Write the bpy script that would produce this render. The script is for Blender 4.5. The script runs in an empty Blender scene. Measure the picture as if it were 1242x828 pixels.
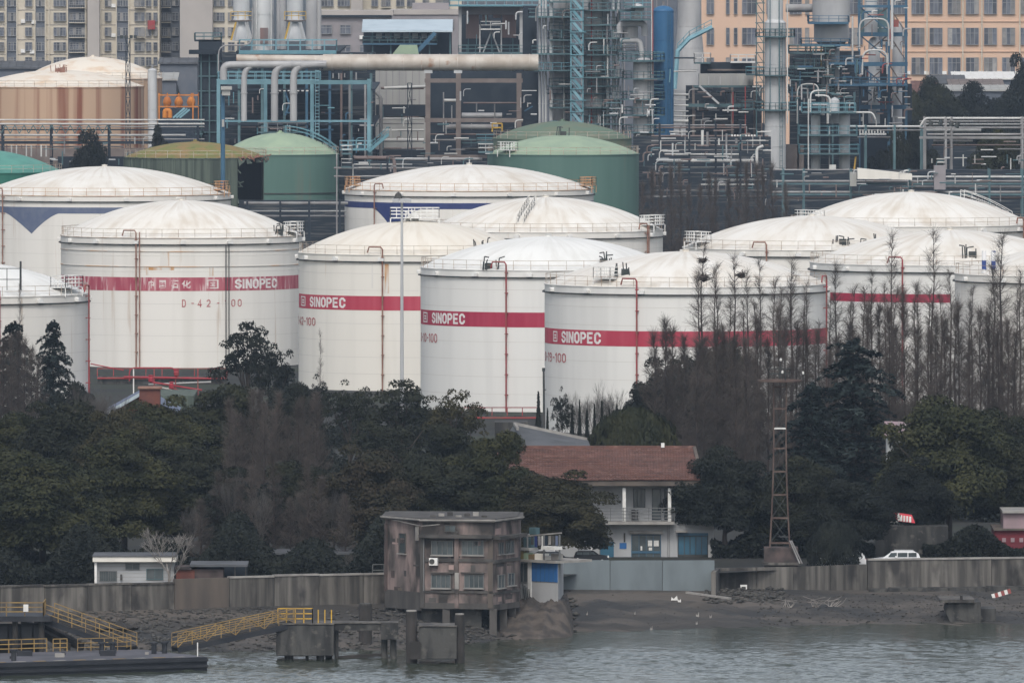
import bpy, math, random
import numpy as np
from mathutils import Vector, Matrix

scene = bpy.context.scene
C = scene.collection
random.seed(7)

# ------------------------------------------------------------------ camera, sky, sun, exposure
F = 16580.0            # focal length in pixels of the 1242 px wide photograph
H = 62.0               # camera height above the quay
PIT = math.atan(553.0 / F)
cam = bpy.data.cameras.new('camera')
cam.sensor_width = 36.0
cam.lens = 36.0 * F / 1242.0
cam.clip_start = 1.0
cam.clip_end = 20000.0
camo = bpy.data.objects.new('camera', cam)
camo.location = (0, 0, H)
camo.rotation_euler = (math.pi / 2 - PIT, 0, 0)
C.objects.link(camo)
scene.camera = camo

SUN_EL, SUN_AZ = math.radians(48), math.radians(184)     # azimuth clockwise from +Y
world = bpy.data.worlds.new('World')
scene.world = world
world.use_nodes = True
nt = world.node_tree
nt.nodes.clear()
sky = nt.nodes.new('ShaderNodeTexSky')
sky.sky_type = 'NISHITA'
sky.sun_disc = False
sky.sun_elevation = SUN_EL
sky.sun_rotation = SUN_AZ
sky.air_density = 1.0
sky.dust_density = 3.0
sky.ozone_density = 1.0
hsv = nt.nodes.new('ShaderNodeHueSaturation')
hsv.inputs['Saturation'].default_value = 0.42
bg = nt.nodes.new('ShaderNodeBackground')
bg.inputs['Strength'].default_value = 0.14
wo = nt.nodes.new('ShaderNodeOutputWorld')
nt.links.new(sky.outputs[0], hsv.inputs['Color'])
nt.links.new(hsv.outputs[0], bg.inputs['Color'])
nt.links.new(bg.outputs[0], wo.inputs['Surface'])

sun = bpy.data.lights.new('sun', 'SUN')
sun.energy = 0.85
sun.angle = math.radians(14)
sun.color = (1.0, 0.95, 0.88)
suno = bpy.data.objects.new('sun', sun)
d = Vector((math.sin(SUN_AZ) * math.cos(SUN_EL), math.cos(SUN_AZ) * math.cos(SUN_EL), math.sin(SUN_EL)))
suno.rotation_euler = d.to_track_quat('Z', 'Y').to_euler()
suno.location = (-200, 200, 400)
C.objects.link(suno)

vs = scene.view_settings
vs.view_transform = 'Standard'
vs.look = 'None'
vs.exposure = 0.42
vs.gamma = 1.0
vs.use_curve_mapping = False
scene.cycles.volume_bounces = 1
scene.cycles.max_bounces = 6
scene.cycles.diffuse_bounces = 3
scene.cycles.transparent_max_bounces = 4

# ------------------------------------------------------------------ geometry helpers
_fy, _fz, _uy, _uz = math.cos(PIT), -math.sin(PIT), math.sin(PIT), math.cos(PIT)

def W(px, py, Y):
    """world point seen at a place of the photograph, at distance Y"""
    a, b = (px - 621.0) / F, (414.0 - py) / F
    dy = _fy + b * _uy
    t = Y / dy
    return Vector((t * a, Y, H + t * (_fz + b * _uz)))

def XP(px, Y):
    return W(px, 414, Y).x

def ZP(py, Y):
    return W(621, py, Y).z

ORG = {}

def link(o):
    C.objects.link(o)
    return o

def thing(name, label, cat, loc=(0, 0, 0), group=None, kind=None):
    o = bpy.data.objects.new(name, None)
    o.empty_display_size = 0.5
    o.location = loc
    link(o)
    o['label'] = label
    o['category'] = cat
    if group: o['group'] = group
    o['kind'] = kind or 'thing'
    ORG[o.name] = Vector(loc)
    return o

def tag(o, label, cat, group=None, kind=None):
    o['label'] = label
    if cat: o['category'] = cat
    if group: o['group'] = group
    o['kind'] = kind or 'thing'
    return o

def np_mesh(name, v, f, smooth=False):
    """mesh from numpy arrays (all faces with the same number of corners)"""
    v = np.asarray(v, dtype=np.float32); f = np.asarray(f, dtype=np.int32)
    me = bpy.data.meshes.new(name)
    k = f.shape[1]
    me.vertices.add(len(v)); me.vertices.foreach_set('co', v.ravel())
    me.loops.add(f.size); me.loops.foreach_set('vertex_index', f.ravel())
    me.polygons.add(len(f))
    me.polygons.foreach_set('loop_start', np.arange(0, f.size, k, dtype=np.int32))
    me.polygons.foreach_set('loop_total', np.full(len(f), k, dtype=np.int32))
    if smooth: me.polygons.foreach_set('use_smooth', np.ones(len(f), dtype=bool))
    me.update(calc_edges=True)
    return me

class MB:
    def __init__(s):
        s.v = []; s.f = []
    def add(s, vs_, fs_):
        o = len(s.v)
        s.v.extend([tuple(p) for p in vs_])
        s.f.extend([tuple(i + o for i in f) for f in fs_])
        return s
    def box(s, x0, x1, y0, y1, z0, z1):
        return s.add([(x0,y0,z0),(x1,y0,z0),(x1,y1,z0),(x0,y1,z0),(x0,y0,z1),(x1,y0,z1),(x1,y1,z1),(x0,y1,z1)],
                     [(0,3,2,1),(4,5,6,7),(0,1,5,4),(1,2,6,5),(2,3,7,6),(3,0,4,7)])
    def pbox(s, px0, px1, py0, py1, Y, dep):
        """box whose front face covers a rectangle of the photograph at distance Y"""
        a = W(px0, py1, Y); b = W(px1, py0, Y)
        return s.box(a.x, b.x, Y, Y + dep, a.z, b.z)
    def beam(s, p, q, w, h=None):
        p, q = Vector(p), Vector(q); h = h or w
        d = q - p
        if d.length < 1e-6: return s
        d.normalize()
        up = Vector((0, 0, 1)) if abs(d.z) < .95 else Vector((0, 1, 0))
        r = d.cross(up).normalized() * (w / 2); u = r.cross(d).normalized() * (h / 2)
        vs_ = [p - r - u, p + r - u, p + r + u, p - r + u, q - r - u, q + r - u, q + r + u, q - r + u]
        return s.add(vs_, [(0,1,2,3),(7,6,5,4),(0,4,5,1),(1,5,6,2),(2,6,7,3),(3,7,4,0)])
    def cyl(s, p, q, r, r2=None, n=8, cap=True):
        p, q = Vector(p), Vector(q); r2 = r if r2 is None else r2
        d = (q - p).normalized()
        a = d.orthogonal().normalized(); b = d.cross(a)
        vs_ = []
        for c, rr in ((p, r), (q, r2)):
            for i in range(n):
                t = 2 * math.pi * i / n
                vs_.append(c + a * (rr * math.cos(t)) + b * (rr * math.sin(t)))
        fs_ = [(i, (i + 1) % n, n + (i + 1) % n, n + i) for i in range(n)]
        if cap: fs_ += [tuple(range(n - 1, -1, -1)), tuple(range(n, 2 * n))]
        return s.add(vs_, fs_)
    def tube(s, pts, r, n=8, r_end=None, cap=True):
        pts = [Vector(p) for p in pts]; m = len(pts)
        dirs = []
        for i in range(m):
            a = pts[max(i - 1, 0)]; b = pts[min(i + 1, m - 1)]
            dirs.append((b - a).normalized() if (b - a).length > 1e-9 else Vector((0, 0, 1)))
        ref = dirs[0].orthogonal().normalized()
        vs_ = []
        for i in range(m):
            d = dirs[i]
            ref = (ref - d * ref.dot(d))
            ref = ref.normalized() if ref.length > 1e-6 else d.orthogonal().normalized()
            b = d.cross(ref)
            rr = r if r_end is None else r + (r_end - r) * i / (m - 1)
            for k in range(n):
                t = 2 * math.pi * k / n
                vs_.append(pts[i] + ref * (rr * math.cos(t)) + b * (rr * math.sin(t)))
        fs_ = []
        for i in range(m - 1):
            for k in range(n):
                k2 = (k + 1) % n
                fs_.append((i * n + k, i * n + k2, (i + 1) * n + k2, (i + 1) * n + k))
        if cap: fs_ += [tuple(range(n - 1, -1, -1)), tuple(range((m - 1) * n, m * n))]
        return s.add(vs_, fs_)
    def lathe(s, cx, cy, prof, n=32, a0=0.0, a1=2 * math.pi, close=True):
        full = abs(a1 - a0 - 2 * math.pi) < 1e-6
        cols = n if full else n + 1
        vs_ = []
        for (r, z) in prof:
            for i in range(cols):
                t = a0 + (a1 - a0) * i / n
                vs_.append((cx + r * math.sin(t), cy - r * math.cos(t), z))
        fs_ = []
        for j in range(len(prof) - 1):
            for i in range(n):
                i2 = (i + 1) % cols if full else i + 1
                fs_.append((j * cols + i, j * cols + i2, (j + 1) * cols + i2, (j + 1) * cols + i))
        return s.add(vs_, fs_)
    def prism(s, poly, y0, y1):
        """polygon in x,z pulled from y0 to y1"""
        n = len(poly)
        vs_ = [(x, y0, z) for x, z in poly] + [(x, y1, z) for x, z in poly]
        fs_ = [tuple(range(n)), tuple(range(2 * n - 1, n - 1, -1))]
        fs_ += [(i, n + i, n + (i + 1) % n, (i + 1) % n) for i in range(n)]
        return s.add(vs_, fs_)
    def rail(s, pts, h=1.1, gap=1.6, w=0.07, mid=1):
        """guard rail: posts and rails along a floor-level line"""
        for a, b in zip(pts[:-1], pts[1:]):
            a, b = Vector(a), Vector(b)
            L = (b - a).length; k = max(1, int(round(L / gap)))
            for i in range(k + 1):
                p = a.lerp(b, i / k)
                s.beam(p, p + Vector((0, 0, h)), w)
            for j in range(mid + 1):
                z = Vector((0, 0, h * (j + 1) / (mid + 1)))
                s.beam(a + z, b + z, w)
        return s
    def build(s, name, m, parent=None, smooth=False, bevel=0.0):
        o0 = ORG.get(parent.name, Vector((0, 0, 0))) if parent else Vector((0, 0, 0))
        me = bpy.data.meshes.new(name)
        me.from_pydata([(x - o0.x, y - o0.y, z - o0.z) for x, y, z in s.v], [], s.f)
        if smooth:
            me.polygons.foreach_set('use_smooth', np.ones(len(me.polygons), dtype=bool))
            try: me.set_sharp_from_angle(angle=math.radians(40))
            except Exception: pass
        me.update()
        o = bpy.data.objects.new(name, me)
        link(o)
        if m: me.materials.append(m)
        if parent:
            o.parent = parent
            ORG[o.name] = o0
        if bevel:
            b = o.modifiers.new('bevel', 'BEVEL'); b.width = bevel; b.segments = 1
        return o

# ------------------------------------------------------------------ materials
def M(name, c, c2=None, scale=0.6, rough=0.75, metal=0.0, stretch=(1, 1, 1), lo=0.4, hi=0.65, detail=5.0,
      c3=None, scale3=0.3, stretch3=(1, 1, 1), lo3=0.6, hi3=0.7, bump=0.0, bscale=6.0, jitter=0.0, spec=0.3):
    m = bpy.data.materials.new(name)
    m.use_nodes = True
    n = m.node_tree; L = n.links
    p = n.nodes['Principled BSDF']
    p.inputs['Roughness'].default_value = rough
    p.inputs['Metallic'].default_value = metal
    p.inputs['Specular IOR Level'].default_value = spec
    tc = n.nodes.new('ShaderNodeTexCoord')
    col = None
    def noise(sc, st, lo_, hi_):
        mp = n.nodes.new('ShaderNodeMapping'); mp.inputs['Scale'].default_value = st
        oi = n.nodes.new('ShaderNodeObjectInfo')
        L.new(tc.outputs['Object'], mp.inputs['Vector'])
        vm = n.nodes.new('ShaderNodeVectorMath'); vm.operation = 'MULTIPLY_ADD'
        vm.inputs[1].default_value = (1, 1, 1)
        cm = n.nodes.new('ShaderNodeCombineXYZ')
        mu = n.nodes.new('ShaderNodeMath'); mu.operation = 'MULTIPLY'; mu.inputs[1].default_value = 40.0
        L.new(oi.outputs['Random'], mu.inputs[0]); L.new(mu.outputs[0], cm.inputs[0])
        L.new(mp.outputs[0], vm.inputs[0]); L.new(cm.outputs[0], vm.inputs[2])
        no = n.nodes.new('ShaderNodeTexNoise')
        no.inputs['Scale'].default_value = sc; no.inputs['Detail'].default_value = detail
        L.new(vm.outputs[0], no.inputs['Vector'])
        mr = n.nodes.new('ShaderNodeMapRange'); mr.inputs[1].default_value = lo_; mr.inputs[2].default_value = hi_
        L.new(no.outputs[0], mr.inputs[0])
        return mr.outputs[0]
    def mix(fac, a, b):
        mx = n.nodes.new('ShaderNodeMix'); mx.data_type = 'RGBA'
        L.new(fac, mx.inputs[0])
        if isinstance(a, tuple): mx.inputs[6].default_value = (*a, 1)
        else: L.new(a, mx.inputs[6])
        mx.inputs[7].default_value = (*b, 1)
        return mx.outputs[2]
    col = c
    if c2: col = mix(noise(scale, stretch, lo, hi), col, c2)
    if c3: col = mix(noise(scale3, stretch3, lo3, hi3), col, c3)
    if jitter:
        oi = n.nodes.new('ShaderNodeObjectInfo')
        hs = n.nodes.new('ShaderNodeHueSaturation')
        mr = n.nodes.new('ShaderNodeMapRange'); mr.inputs[3].default_value = 1 - jitter; mr.inputs[4].default_value = 1 + jitter
        L.new(oi.outputs['Random'], mr.inputs[0]); L.new(mr.outputs[0], hs.inputs['Value'])
        if isinstance(col, tuple): hs.inputs['Color'].default_value = (*col, 1)
        else: L.new(col, hs.inputs['Color'])
        col = hs.outputs[0]
    if isinstance(col, tuple): p.inputs['Base Color'].default_value = (*col, 1)
    else: L.new(col, p.inputs['Base Color'])
    if bump:
        no = n.nodes.new('ShaderNodeTexNoise'); no.inputs['Scale'].default_value = bscale; no.inputs['Detail'].default_value = 4
        L.new(tc.outputs['Object'], no.inputs['Vector'])
        bp = n.nodes.new('ShaderNodeBump'); bp.inputs['Distance'].default_value = bump; bp.inputs['Strength'].default_value = 1
        L.new(no.outputs[0], bp.inputs['Height']); L.new(bp.outputs[0], p.inputs['Normal'])
    return m

V = (1, 1, 0.06)       # vertical streaks
MT = {}
MT['shell'] = M('tank_shell_paint', (0.70, 0.68, 0.635), (0.63, 0.61, 0.565), .5, .6, stretch=(1, 1, .05), lo=.45, hi=.7, c3=(.42, .31, .22), scale3=1.2, stretch3=(1, 1, .05), lo3=.64, hi3=.82)
MT['seam'] = M('tank_seam', (.42, .40, .37), (.46, .26, .12), .25, .8, lo=.5, hi=.62)
MT['shell_grey'] = M('tank_shell_grey_paint', (0.68, 0.675, 0.645), (0.62, 0.615, 0.59), .5, .6, stretch=(1, 1, .05), lo=.45, hi=.7, c3=(.42, .36, .28), scale3=1.3, stretch3=(1, 1, .08), lo3=.72, hi3=.84)
MT['shell_cream'] = M('tank_shell_cream_paint', (0.70, 0.675, 0.615), (0.63, 0.61, 0.555), .5, .6, stretch=(1, 1, .05), lo=.45, hi=.7, c3=(.45, .33, .2), scale3=1.2, stretch3=(1, 1, .08), lo3=.69, hi3=.82)
def dome_mat(name, c, c2, c3):
    """roof paint with streaks running down from the crown"""
    m = M(name, c, c2, .25, .55, lo=.42, hi=.75)
    n = m.node_tree; L = n.links; p = n.nodes['Principled BSDF']
    src = p.inputs['Base Color'].links[0].from_socket
    tc = n.nodes.new('ShaderNodeTexCoord'); sx = n.nodes.new('ShaderNodeSeparateXYZ'); L.new(tc.outputs['Object'], sx.inputs[0])
    at = n.nodes.new('ShaderNodeMath'); at.operation = 'ARCTAN2'; L.new(sx.outputs[1], at.inputs[0]); L.new(sx.outputs[0], at.inputs[1])
    k = n.nodes.new('ShaderNodeMath'); k.operation = 'MULTIPLY'; k.inputs[1].default_value = 7.0; L.new(at.outputs[0], k.inputs[0])
    z = n.nodes.new('ShaderNodeMath'); z.operation = 'MULTIPLY'; z.inputs[1].default_value = .35; L.new(sx.outputs[2], z.inputs[0])
    oi = n.nodes.new('ShaderNodeObjectInfo'); r = n.nodes.new('ShaderNodeMath'); r.operation = 'MULTIPLY'; r.inputs[1].default_value = 30; L.new(oi.outputs['Random'], r.inputs[0])
    cb = n.nodes.new('ShaderNodeCombineXYZ'); L.new(k.outputs[0], cb.inputs[0]); L.new(z.outputs[0], cb.inputs[1]); L.new(r.outputs[0], cb.inputs[2])
    no = n.nodes.new('ShaderNodeTexNoise'); no.inputs['Scale'].default_value = 1.6; no.inputs['Detail'].default_value = 6; L.new(cb.outputs[0], no.inputs['Vector'])
    mr = n.nodes.new('ShaderNodeMapRange'); mr.inputs[1].default_value = .45; mr.inputs[2].default_value = .8; mr.inputs[4].default_value = .75; L.new(no.outputs[0], mr.inputs[0])
    mx = n.nodes.new('ShaderNodeMix'); mx.data_type = 'RGBA'; L.new(mr.outputs[0], mx.inputs[0]); L.new(src, mx.inputs[6]); mx.inputs[7].default_value = (*c3, 1)
    L.new(mx.outputs[2], p.inputs['Base Color'])
    return m
MT['dome'] = dome_mat('tank_dome_paint', (.74, .72, .67), (.66, .62, .55), (.50, .43, .34))
MT['dome_cream'] = dome_mat('tank_dome_cream_paint', (.72, .68, .60), (.68, .635, .55), (.58, .51, .41))
MT['dome_white'] = dome_mat('tank_dome_white_paint', (.76, .76, .73), (.68, .68, .65), (.58, .57, .53))
MT['white'] = M('white_paint', (.72, .72, .70), (.6, .59, .56), 1.5, .6)
MT['red_band'] = M('red_band_paint', (.32, .022, .055), (.37, .04, .075), .8, .6, stretch=V)
MT['red_band_worn'] = M('worn_red_band_paint', (.33, .06, .09), (.42, .13, .155), 1.2, .65, stretch=(1, 1, .12), lo=.4, hi=.6, c3=(.60, .45, .45), scale3=2.6, stretch3=(1, 1, .12), lo3=.53, hi3=.68)
MT['red_band_pale'] = M('pale_red_band_paint', (.38, .038, .068), (.43, .065, .095), .8, .6, stretch=V)
MT['letter_white'] = M('lettering_white', (.72, .70, .68), (.6, .55, .54), 1.5, .6)
MT['letter_worn'] = M('lettering_worn', (.66, .6, .58), (.5, .25, .27), 1.6, .6, lo=.5, hi=.62)
MT['letter_red'] = M('lettering_red', (.38, .08, .09), (.5, .25, .24), 2.0, .6, lo=.5, hi=.7)
MT['red_pipe'] = M('red_pipe_paint', (.30, .045, .05), (.22, .09, .07), 1.0, .6)
MT['red_bright'] = M('fire_red_paint', (.50, .03, .05), (.36, .05, .06), 1.0, .55)
MT['rust_pipe'] = M('rusty_pipe', (.22, .10, .07), (.32, .2, .15), .9, .8)
MT['line_dark'] = M('dark_line_pipe', (.035, .045, .045), (.07, .065, .06), .8, .7)
MT['rail'] = M('handrail_paint', (.46, .42, .37), (.34, .24, .17), 1.0, .7)
MT['rail_rust'] = M('rusty_handrail', (.42, .20, .09), (.5, .34, .2), .9, .8)
MT['rust_line'] = M('rust_rim', (.42, .20, .08), (.58, .44, .30), .7, .85)
MT['navy'] = M('navy_band_paint', (.022, .035, .13), (.03, .045, .15), .8, .5)
MT['slate'] = M('slate_blue_band_paint', (.10, .125, .20), (.13, .155, .22), .8, .6)
MT['weld'] = M('weld_line', (.53, .515, .48), (.58, .56, .52), .3, .7)
MT['rust_stain'] = M('rust_run', (.64, .62, .58), (.50, .27, .11), 1.1, .8, stretch=(1, 1, .12), lo=.44, hi=.60)
MT['green_shell'] = M('green_shell_paint', (.075, .145, .122), (.09, .165, .14), .4, .6, stretch=V, c3=(.12, .14, .11), scale3=.8, stretch3=(1, 1, .05), lo3=.6, hi3=.8)
MT['green_dome'] = M('pale_green_dome_paint', (.30, .385, .27), (.25, .33, .24), .4, .6)
MT['green_dark'] = M('faded_green_paint', (.115, .17, .125), (.15, .17, .12), .4, .75, c3=(.22, .13, .07), scale3=.7, lo3=.68, hi3=.75)
MT['teal_dome'] = M('teal_dome_paint', (.10, .29, .235), (.08, .24, .2), .4, .6)
MT['teal_shell'] = M('teal_shell_paint', (.02, .13, .095), (.03, .15, .11), .5, .6)
MT['olive'] = M('weathered_olive_roof', (.17, .18, .06), (.24, .17, .07), .5, .9, lo=.4, hi=.6, c3=(.11, .13, .05), scale3=.9)
MT['olive_shell'] = M('weathered_shell', (.10, .125, .10), (.05, .065, .055), 1.6, .85, stretch=(1, 1, .03), lo=.42, hi=.6)
MT['rust_shell'] = M('rusted_tan_shell', (.46, .32, .22), (.22, .085, .05), .55, .85, stretch=(1, 1, .02), lo=.5, hi=.66)
MT['rust_dome'] = M('rust_stained_dome', (.70, .64, .55), (.58, .42, .28), .35, .7, lo=.5, hi=.78)
MT['inside_shade'] = M('painted_interior_shade', (.012, .014, .017), rough=.9)  # near-black colour stands in for shade inside the torn tank
# ------------------------------------------------------------------ the setting: water, ground, bank, haze
WATER_Z = -3.6
def structure(o):
    o['kind'] = 'structure'
    return o

def water_material():
    m = bpy.data.materials.new('river_water'); m.use_nodes = True
    n = m.node_tree; L = n.links; p = n.nodes['Principled BSDF']
    p.inputs['Base Color'].default_value = (.040, .048, .034, 1)
    p.inputs['Roughness'].default_value = .10
    p.inputs['Specular Tint'].default_value = (.86, .91, .78, 1)
    p.inputs['IOR'].default_value = 1.33
    p.inputs['Specular IOR Level'].default_value = .34
    tc = n.nodes.new('ShaderNodeTexCoord')
    h = None
    for sc, st, amp in ((1.3, (1, 1.3, 1), .05), (3.1, (1, 1.2, 1), .022)):
        mp = n.nodes.new('ShaderNodeMapping'); mp.inputs['Scale'].default_value = st
        L.new(tc.outputs['Object'], mp.inputs['Vector'])
        no = n.nodes.new('ShaderNodeTexNoise'); no.inputs['Scale'].default_value = sc; no.inputs['Detail'].default_value = 3
        L.new(mp.outputs[0], no.inputs['Vector'])
        mu = n.nodes.new('ShaderNodeMath'); mu.operation = 'MULTIPLY'; mu.inputs[1].default_value = amp
        L.new(no.outputs[0], mu.inputs[0])
        if h is None: h = mu.outputs[0]
        else:
            ad = n.nodes.new('ShaderNodeMath'); ad.operation = 'ADD'
            L.new(h, ad.inputs[0]); L.new(mu.outputs[0], ad.inputs[1]); h = ad.outputs[0]
    bp = n.nodes.new('ShaderNodeBump'); bp.inputs['Strength'].default_value = 1; bp.inputs['Distance'].default_value = 1.0
    L.new(h, bp.inputs['Height']); L.new(bp.outputs[0], p.inputs['Normal'])
    return m

MT['water'] = water_material()
MT['ground'] = M('yard_ground', (.020, .021, .020), (.032, .032, .029), .08, .95, c3=(.028, .034, .02), scale3=.05, lo3=.5, hi3=.6)
MT['mud'] = M('bank_mud', (.045, .042, .039), (.095, .083, .072), .22, .85, stretch=(.25, 1, 1), lo=.42, hi=.62, bump=.12, bscale=1.2, c3=(.035, .035, .035), scale3=.12, lo3=.5, hi3=.6)

# waves as real relief where the camera looks, flat sheets beyond
wx = np.arange(-66, 66.01, .3); wy_ = np.arange(1085, 1236.01, .26)
gx_, gy_ = np.meshgrid(wx, wy_, indexing='ij'); wz = np.zeros_like(gx_); rw = np.random.RandomState(2)
for lam, amp, cnt in ((9, .012, 4), (4.2, .012, 5), (2.1, .011, 7), (1.15, .008, 9)):
    for _ in range(cnt):
        th = rw.normal(1.2, .75); k_ = 2 * math.pi / (lam * rw.uniform(.75, 1.3)); ph_ = rw.uniform(0, 6.28)
        a_ = k_ * (gx_ * math.cos(th) + gy_ * math.sin(th)) + ph_
        wz += amp * np.sin(a_ + .6 * np.sin(a_ * .37 + ph_)) * (1 + .7 * np.sin(.13 * gx_ + ph_) * np.sin(.11 * gy_ - ph_))
calm = np.clip((1196 + .14 * gx_ - gy_) / 30, .28, 1.0); edge = np.clip(np.minimum(np.minimum(gx_ + 66, 66 - gx_), gy_ - 1085) / 6, 0, 1)
wz = WATER_Z + wz * calm * edge
nyw = len(wy_); ii = (np.arange(len(wx) - 1)[:, None] * nyw + np.arange(nyw - 1)[None, :]).ravel()
me = np_mesh('river_water', np.stack([gx_, gy_, wz], 2).reshape(-1, 3), np.stack([ii, ii + nyw, ii + nyw + 1, ii + 1], 1), True); me.materials.append(MT['water'])
structure(link(bpy.data.objects.new('river_water', me)))
wm = MB()
for a, b, c, e in ((-3000, 3000, -500, 1085), (-3000, -66, 1085, 1240), (66, 3000, 1085, 1240)): wm.add([(a, c, WATER_Z), (b, c, WATER_Z), (b, e, WATER_Z), (a, e, WATER_Z)], [(0, 1, 2, 3)])
structure(wm.build('river_water_far', MT['water']))

# bank profile along the river: pixel column, wall distance, ground at the wall foot, distance of the waterline
BANK = [(-1500, 1170, -.9, 1150), (-100, 1180, -.9, 1165), (0, 1184.5, -.9, 1168), (250, 1193.5, -.95, 1171), (420, 1199, -1.0, 1172), (497, 1202, -1.0, 1174),
        (560, 1206, -1.0, 1182), (640, 1212, -1.1, 1192), (681, 1231, -1.33, 1200), (870, 1232, -1.5, 1208), (960, 1238, -1.7, 1211), (1053, 1243.2, -1.95, 1214), (1300, 1249, -2.0, 1216), (2800, 1262, -2.0, 1225)]
def bank_at(x):
    px = 621 + x * F / 1205.0
    for a, b in zip(BANK[:-1], BANK[1:]):
        if px <= b[0] or b is BANK[-1]:
            t = (px - a[0]) / (b[0] - a[0])
            return [a[i] + (b[i] - a[i]) * t for i in (1, 2, 3)]

def bank_z(x, y):
    wy, bz, wl = bank_at(x)
    t = (wy - y) / (wy - wl)
    z = bz + (WATER_Z - bz) * (t ** .9 if t > 0 else 0)
    n = .16 * math.sin(x * .9 + y * .7) * math.sin(x * .31 - y * .53) + .10 * math.sin(x * 2.3 + 1.3 * y) + .06 * math.sin(3.9 * x - 2.1 * y)
    return z + n * min(1, max(0, t * 3)) * (.9 if t < 1.3 else .3)

vb, fb = [], []
xs = [(-150 + 0.8 * i) for i in range(int(300 / .8) + 1)]
nt_ = 34
for x in xs:
    wy, bz, wl = bank_at(x)
    for j in range(nt_):
        t = j / (nt_ - 1) * 1.9
        y = wy + .3 - (wy + .3 - wl) * t
        vb.append((x, y, bank_z(x, y)))
for i in range(len(xs) - 1):
    for j in range(nt_ - 1):
        a = i * nt_ + j
        fb.append((a, a + 1, a + nt_ + 1, a + nt_))
me = np_mesh('mud_bank', vb, fb, True); me.materials.append(MT['mud'])
structure(link(bpy.data.objects.new('mud_bank', me)))

# quay ground: one sheet from the river walls to beyond the horizon in view
gx = [-2500] + [-150 + 4 * i for i in range(76)] + [2500]
vg, fg = [], []
for x in gx:
    wy = bank_at(max(-150, min(150, x)))[0]
    if 26 < x < 75: wy = 1258.0
    vg += [(x, wy + .2, 0), (x, 8000, 0)]
for i in range(len(gx) - 1):
    fg.append((2 * i, 2 * i + 2, 2 * i + 3, 2 * i + 1))
me = np_mesh('ground', vg, fg); me.materials.append(MT['ground'])
structure(link(bpy.data.objects.new('ground', me)))

def haze():
    mb = MB().box(-2700, 2700, -600, 8200, -8, 150)
    m = bpy.data.materials.new('haze_air'); m.use_nodes = True
    n = m.node_tree; n.nodes.clear()
    o = n.nodes.new('ShaderNodeOutputMaterial'); v = n.nodes.new('ShaderNodeVolumePrincipled')
    v.inputs['Color'].default_value = (.62, .78, 1.0, 1)
    v.inputs['Density'].default_value = HAZE
    v.inputs['Anisotropy'].default_value = 0.0
    n.links.new(v.outputs[0], o.inputs['Volume'])
    h = mb.build('haze', m)
    h['kind'] = 'stuff'
    h['label'] = 'thin pale haze over the river and refinery'
HAZE = 0.000034
haze()

# ------------------------------------------------------------------ storage tanks
RING_Z = 15.8
def wrap(cx, cy, R, a, z):
    return (cx + R * math.sin(a), cy - R * math.cos(a), z)

def text_polys(s, offset=0.0):
    cu = bpy.data.curves.new('t', 'FONT'); cu.body = s; cu.size = 1.0; cu.offset = offset
    cu.resolution_u = 3
    o = bpy.data.objects.new('t', cu); C.objects.link(o)
    dg = bpy.context.evaluated_depsgraph_get(); dg.update()
    me = o.evaluated_get(dg).to_mesh()
    vs_ = [(v.co.x, v.co.y) for v in me.vertices]; fs_ = [tuple(p.vertices) for p in me.polygons]
    o.evaluated_get(dg).to_mesh_clear()
    bpy.data.objects.remove(o); bpy.data.curves.remove(cu)
    if not vs_: return [], []
    x0 = min(v[0] for v in vs_); x1 = max(v[0] for v in vs_); y0 = min(v[1] for v in vs_); y1 = max(v[1] for v in vs_)
    return [((v[0] - x0) / (x1 - x0), (v[1] - y0) / (y1 - y0)) for v in vs_], fs_

GLY = {}
def _glyphs():
    l, r, b, t, m, c = .1, .56, .09, .91, .5, .15
    O = [(l, b + c), (l + c, b), (r - c, b), (r, b + c), (r, t - c), (r - c, t), (l + c, t), (l, t - c), (l, b + c)]
    G = GLY
    G['O'] = G['0'] = [O]
    G['C'] = [[(r, t - .3), (r, t - c), (r - c, t), (l + c, t), (l, t - c), (l, b + c), (l + c, b), (r - c, b), (r, b + c), (r, b + .3)]]
    G['S'] = [[(r, t - .24), (r, t - c), (r - c, t), (l + c, t), (l, t - c), (l, m + .14), (l + .1, m + .04), (r - .1, m - .04), (r, m - .14), (r, b + c), (r - c, b), (l + c, b), (l, b + c), (l, b + .24)]]
    G['N'] = [[(l, 0), (l, 1)], [(l + .02, .97), (r - .02, .03)], [(r, 0), (r, 1)]]
    G['P'] = [[(l, 0), (l, 1)], [(l + .08, t), (r - c, t), (r, t - c), (r, m + c - .05), (r - c, m - .05), (l + .08, m - .05)]]
    G['E'] = [[(l, 0), (l, 1)], [(l + .08, t), (r + .04, t)], [(l + .08, m), (r - .02, m)], [(l + .08, b), (r + .04, b)]]
    G['I'] = [[(l, 0), (l, 1)]]
    G['D'] = [[(l, b), (l, t), (r - c, t), (r, t - c), (r, b + c), (r - c, b), (l, b)]]
    G['-'] = [[(l + .02, m), (r - .08, m)]]
    G['1'] = [[(.3, 0), (.3, 1)], [(.12, .74), (.25, .9)]]
    G['2'] = [[(l, t - .22), (l, t - c), (l + c, t), (r - c, t), (r, t - c), (r, m + .06), (l, b), (r + .04, b)]]
    G['4'] = [[(.44, 0), (.44, .96), (.06, .3), (.64, .3)]]
    G['9'] = [[(r, m + .1), (r - c, m - .03), (l + c, m - .03), (l, m + .1), (l, t - c), (l + c, t), (r - c, t), (r, t - c), (r, b + c), (r - c, b), (l + .04, b)]]
_glyphs()
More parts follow.
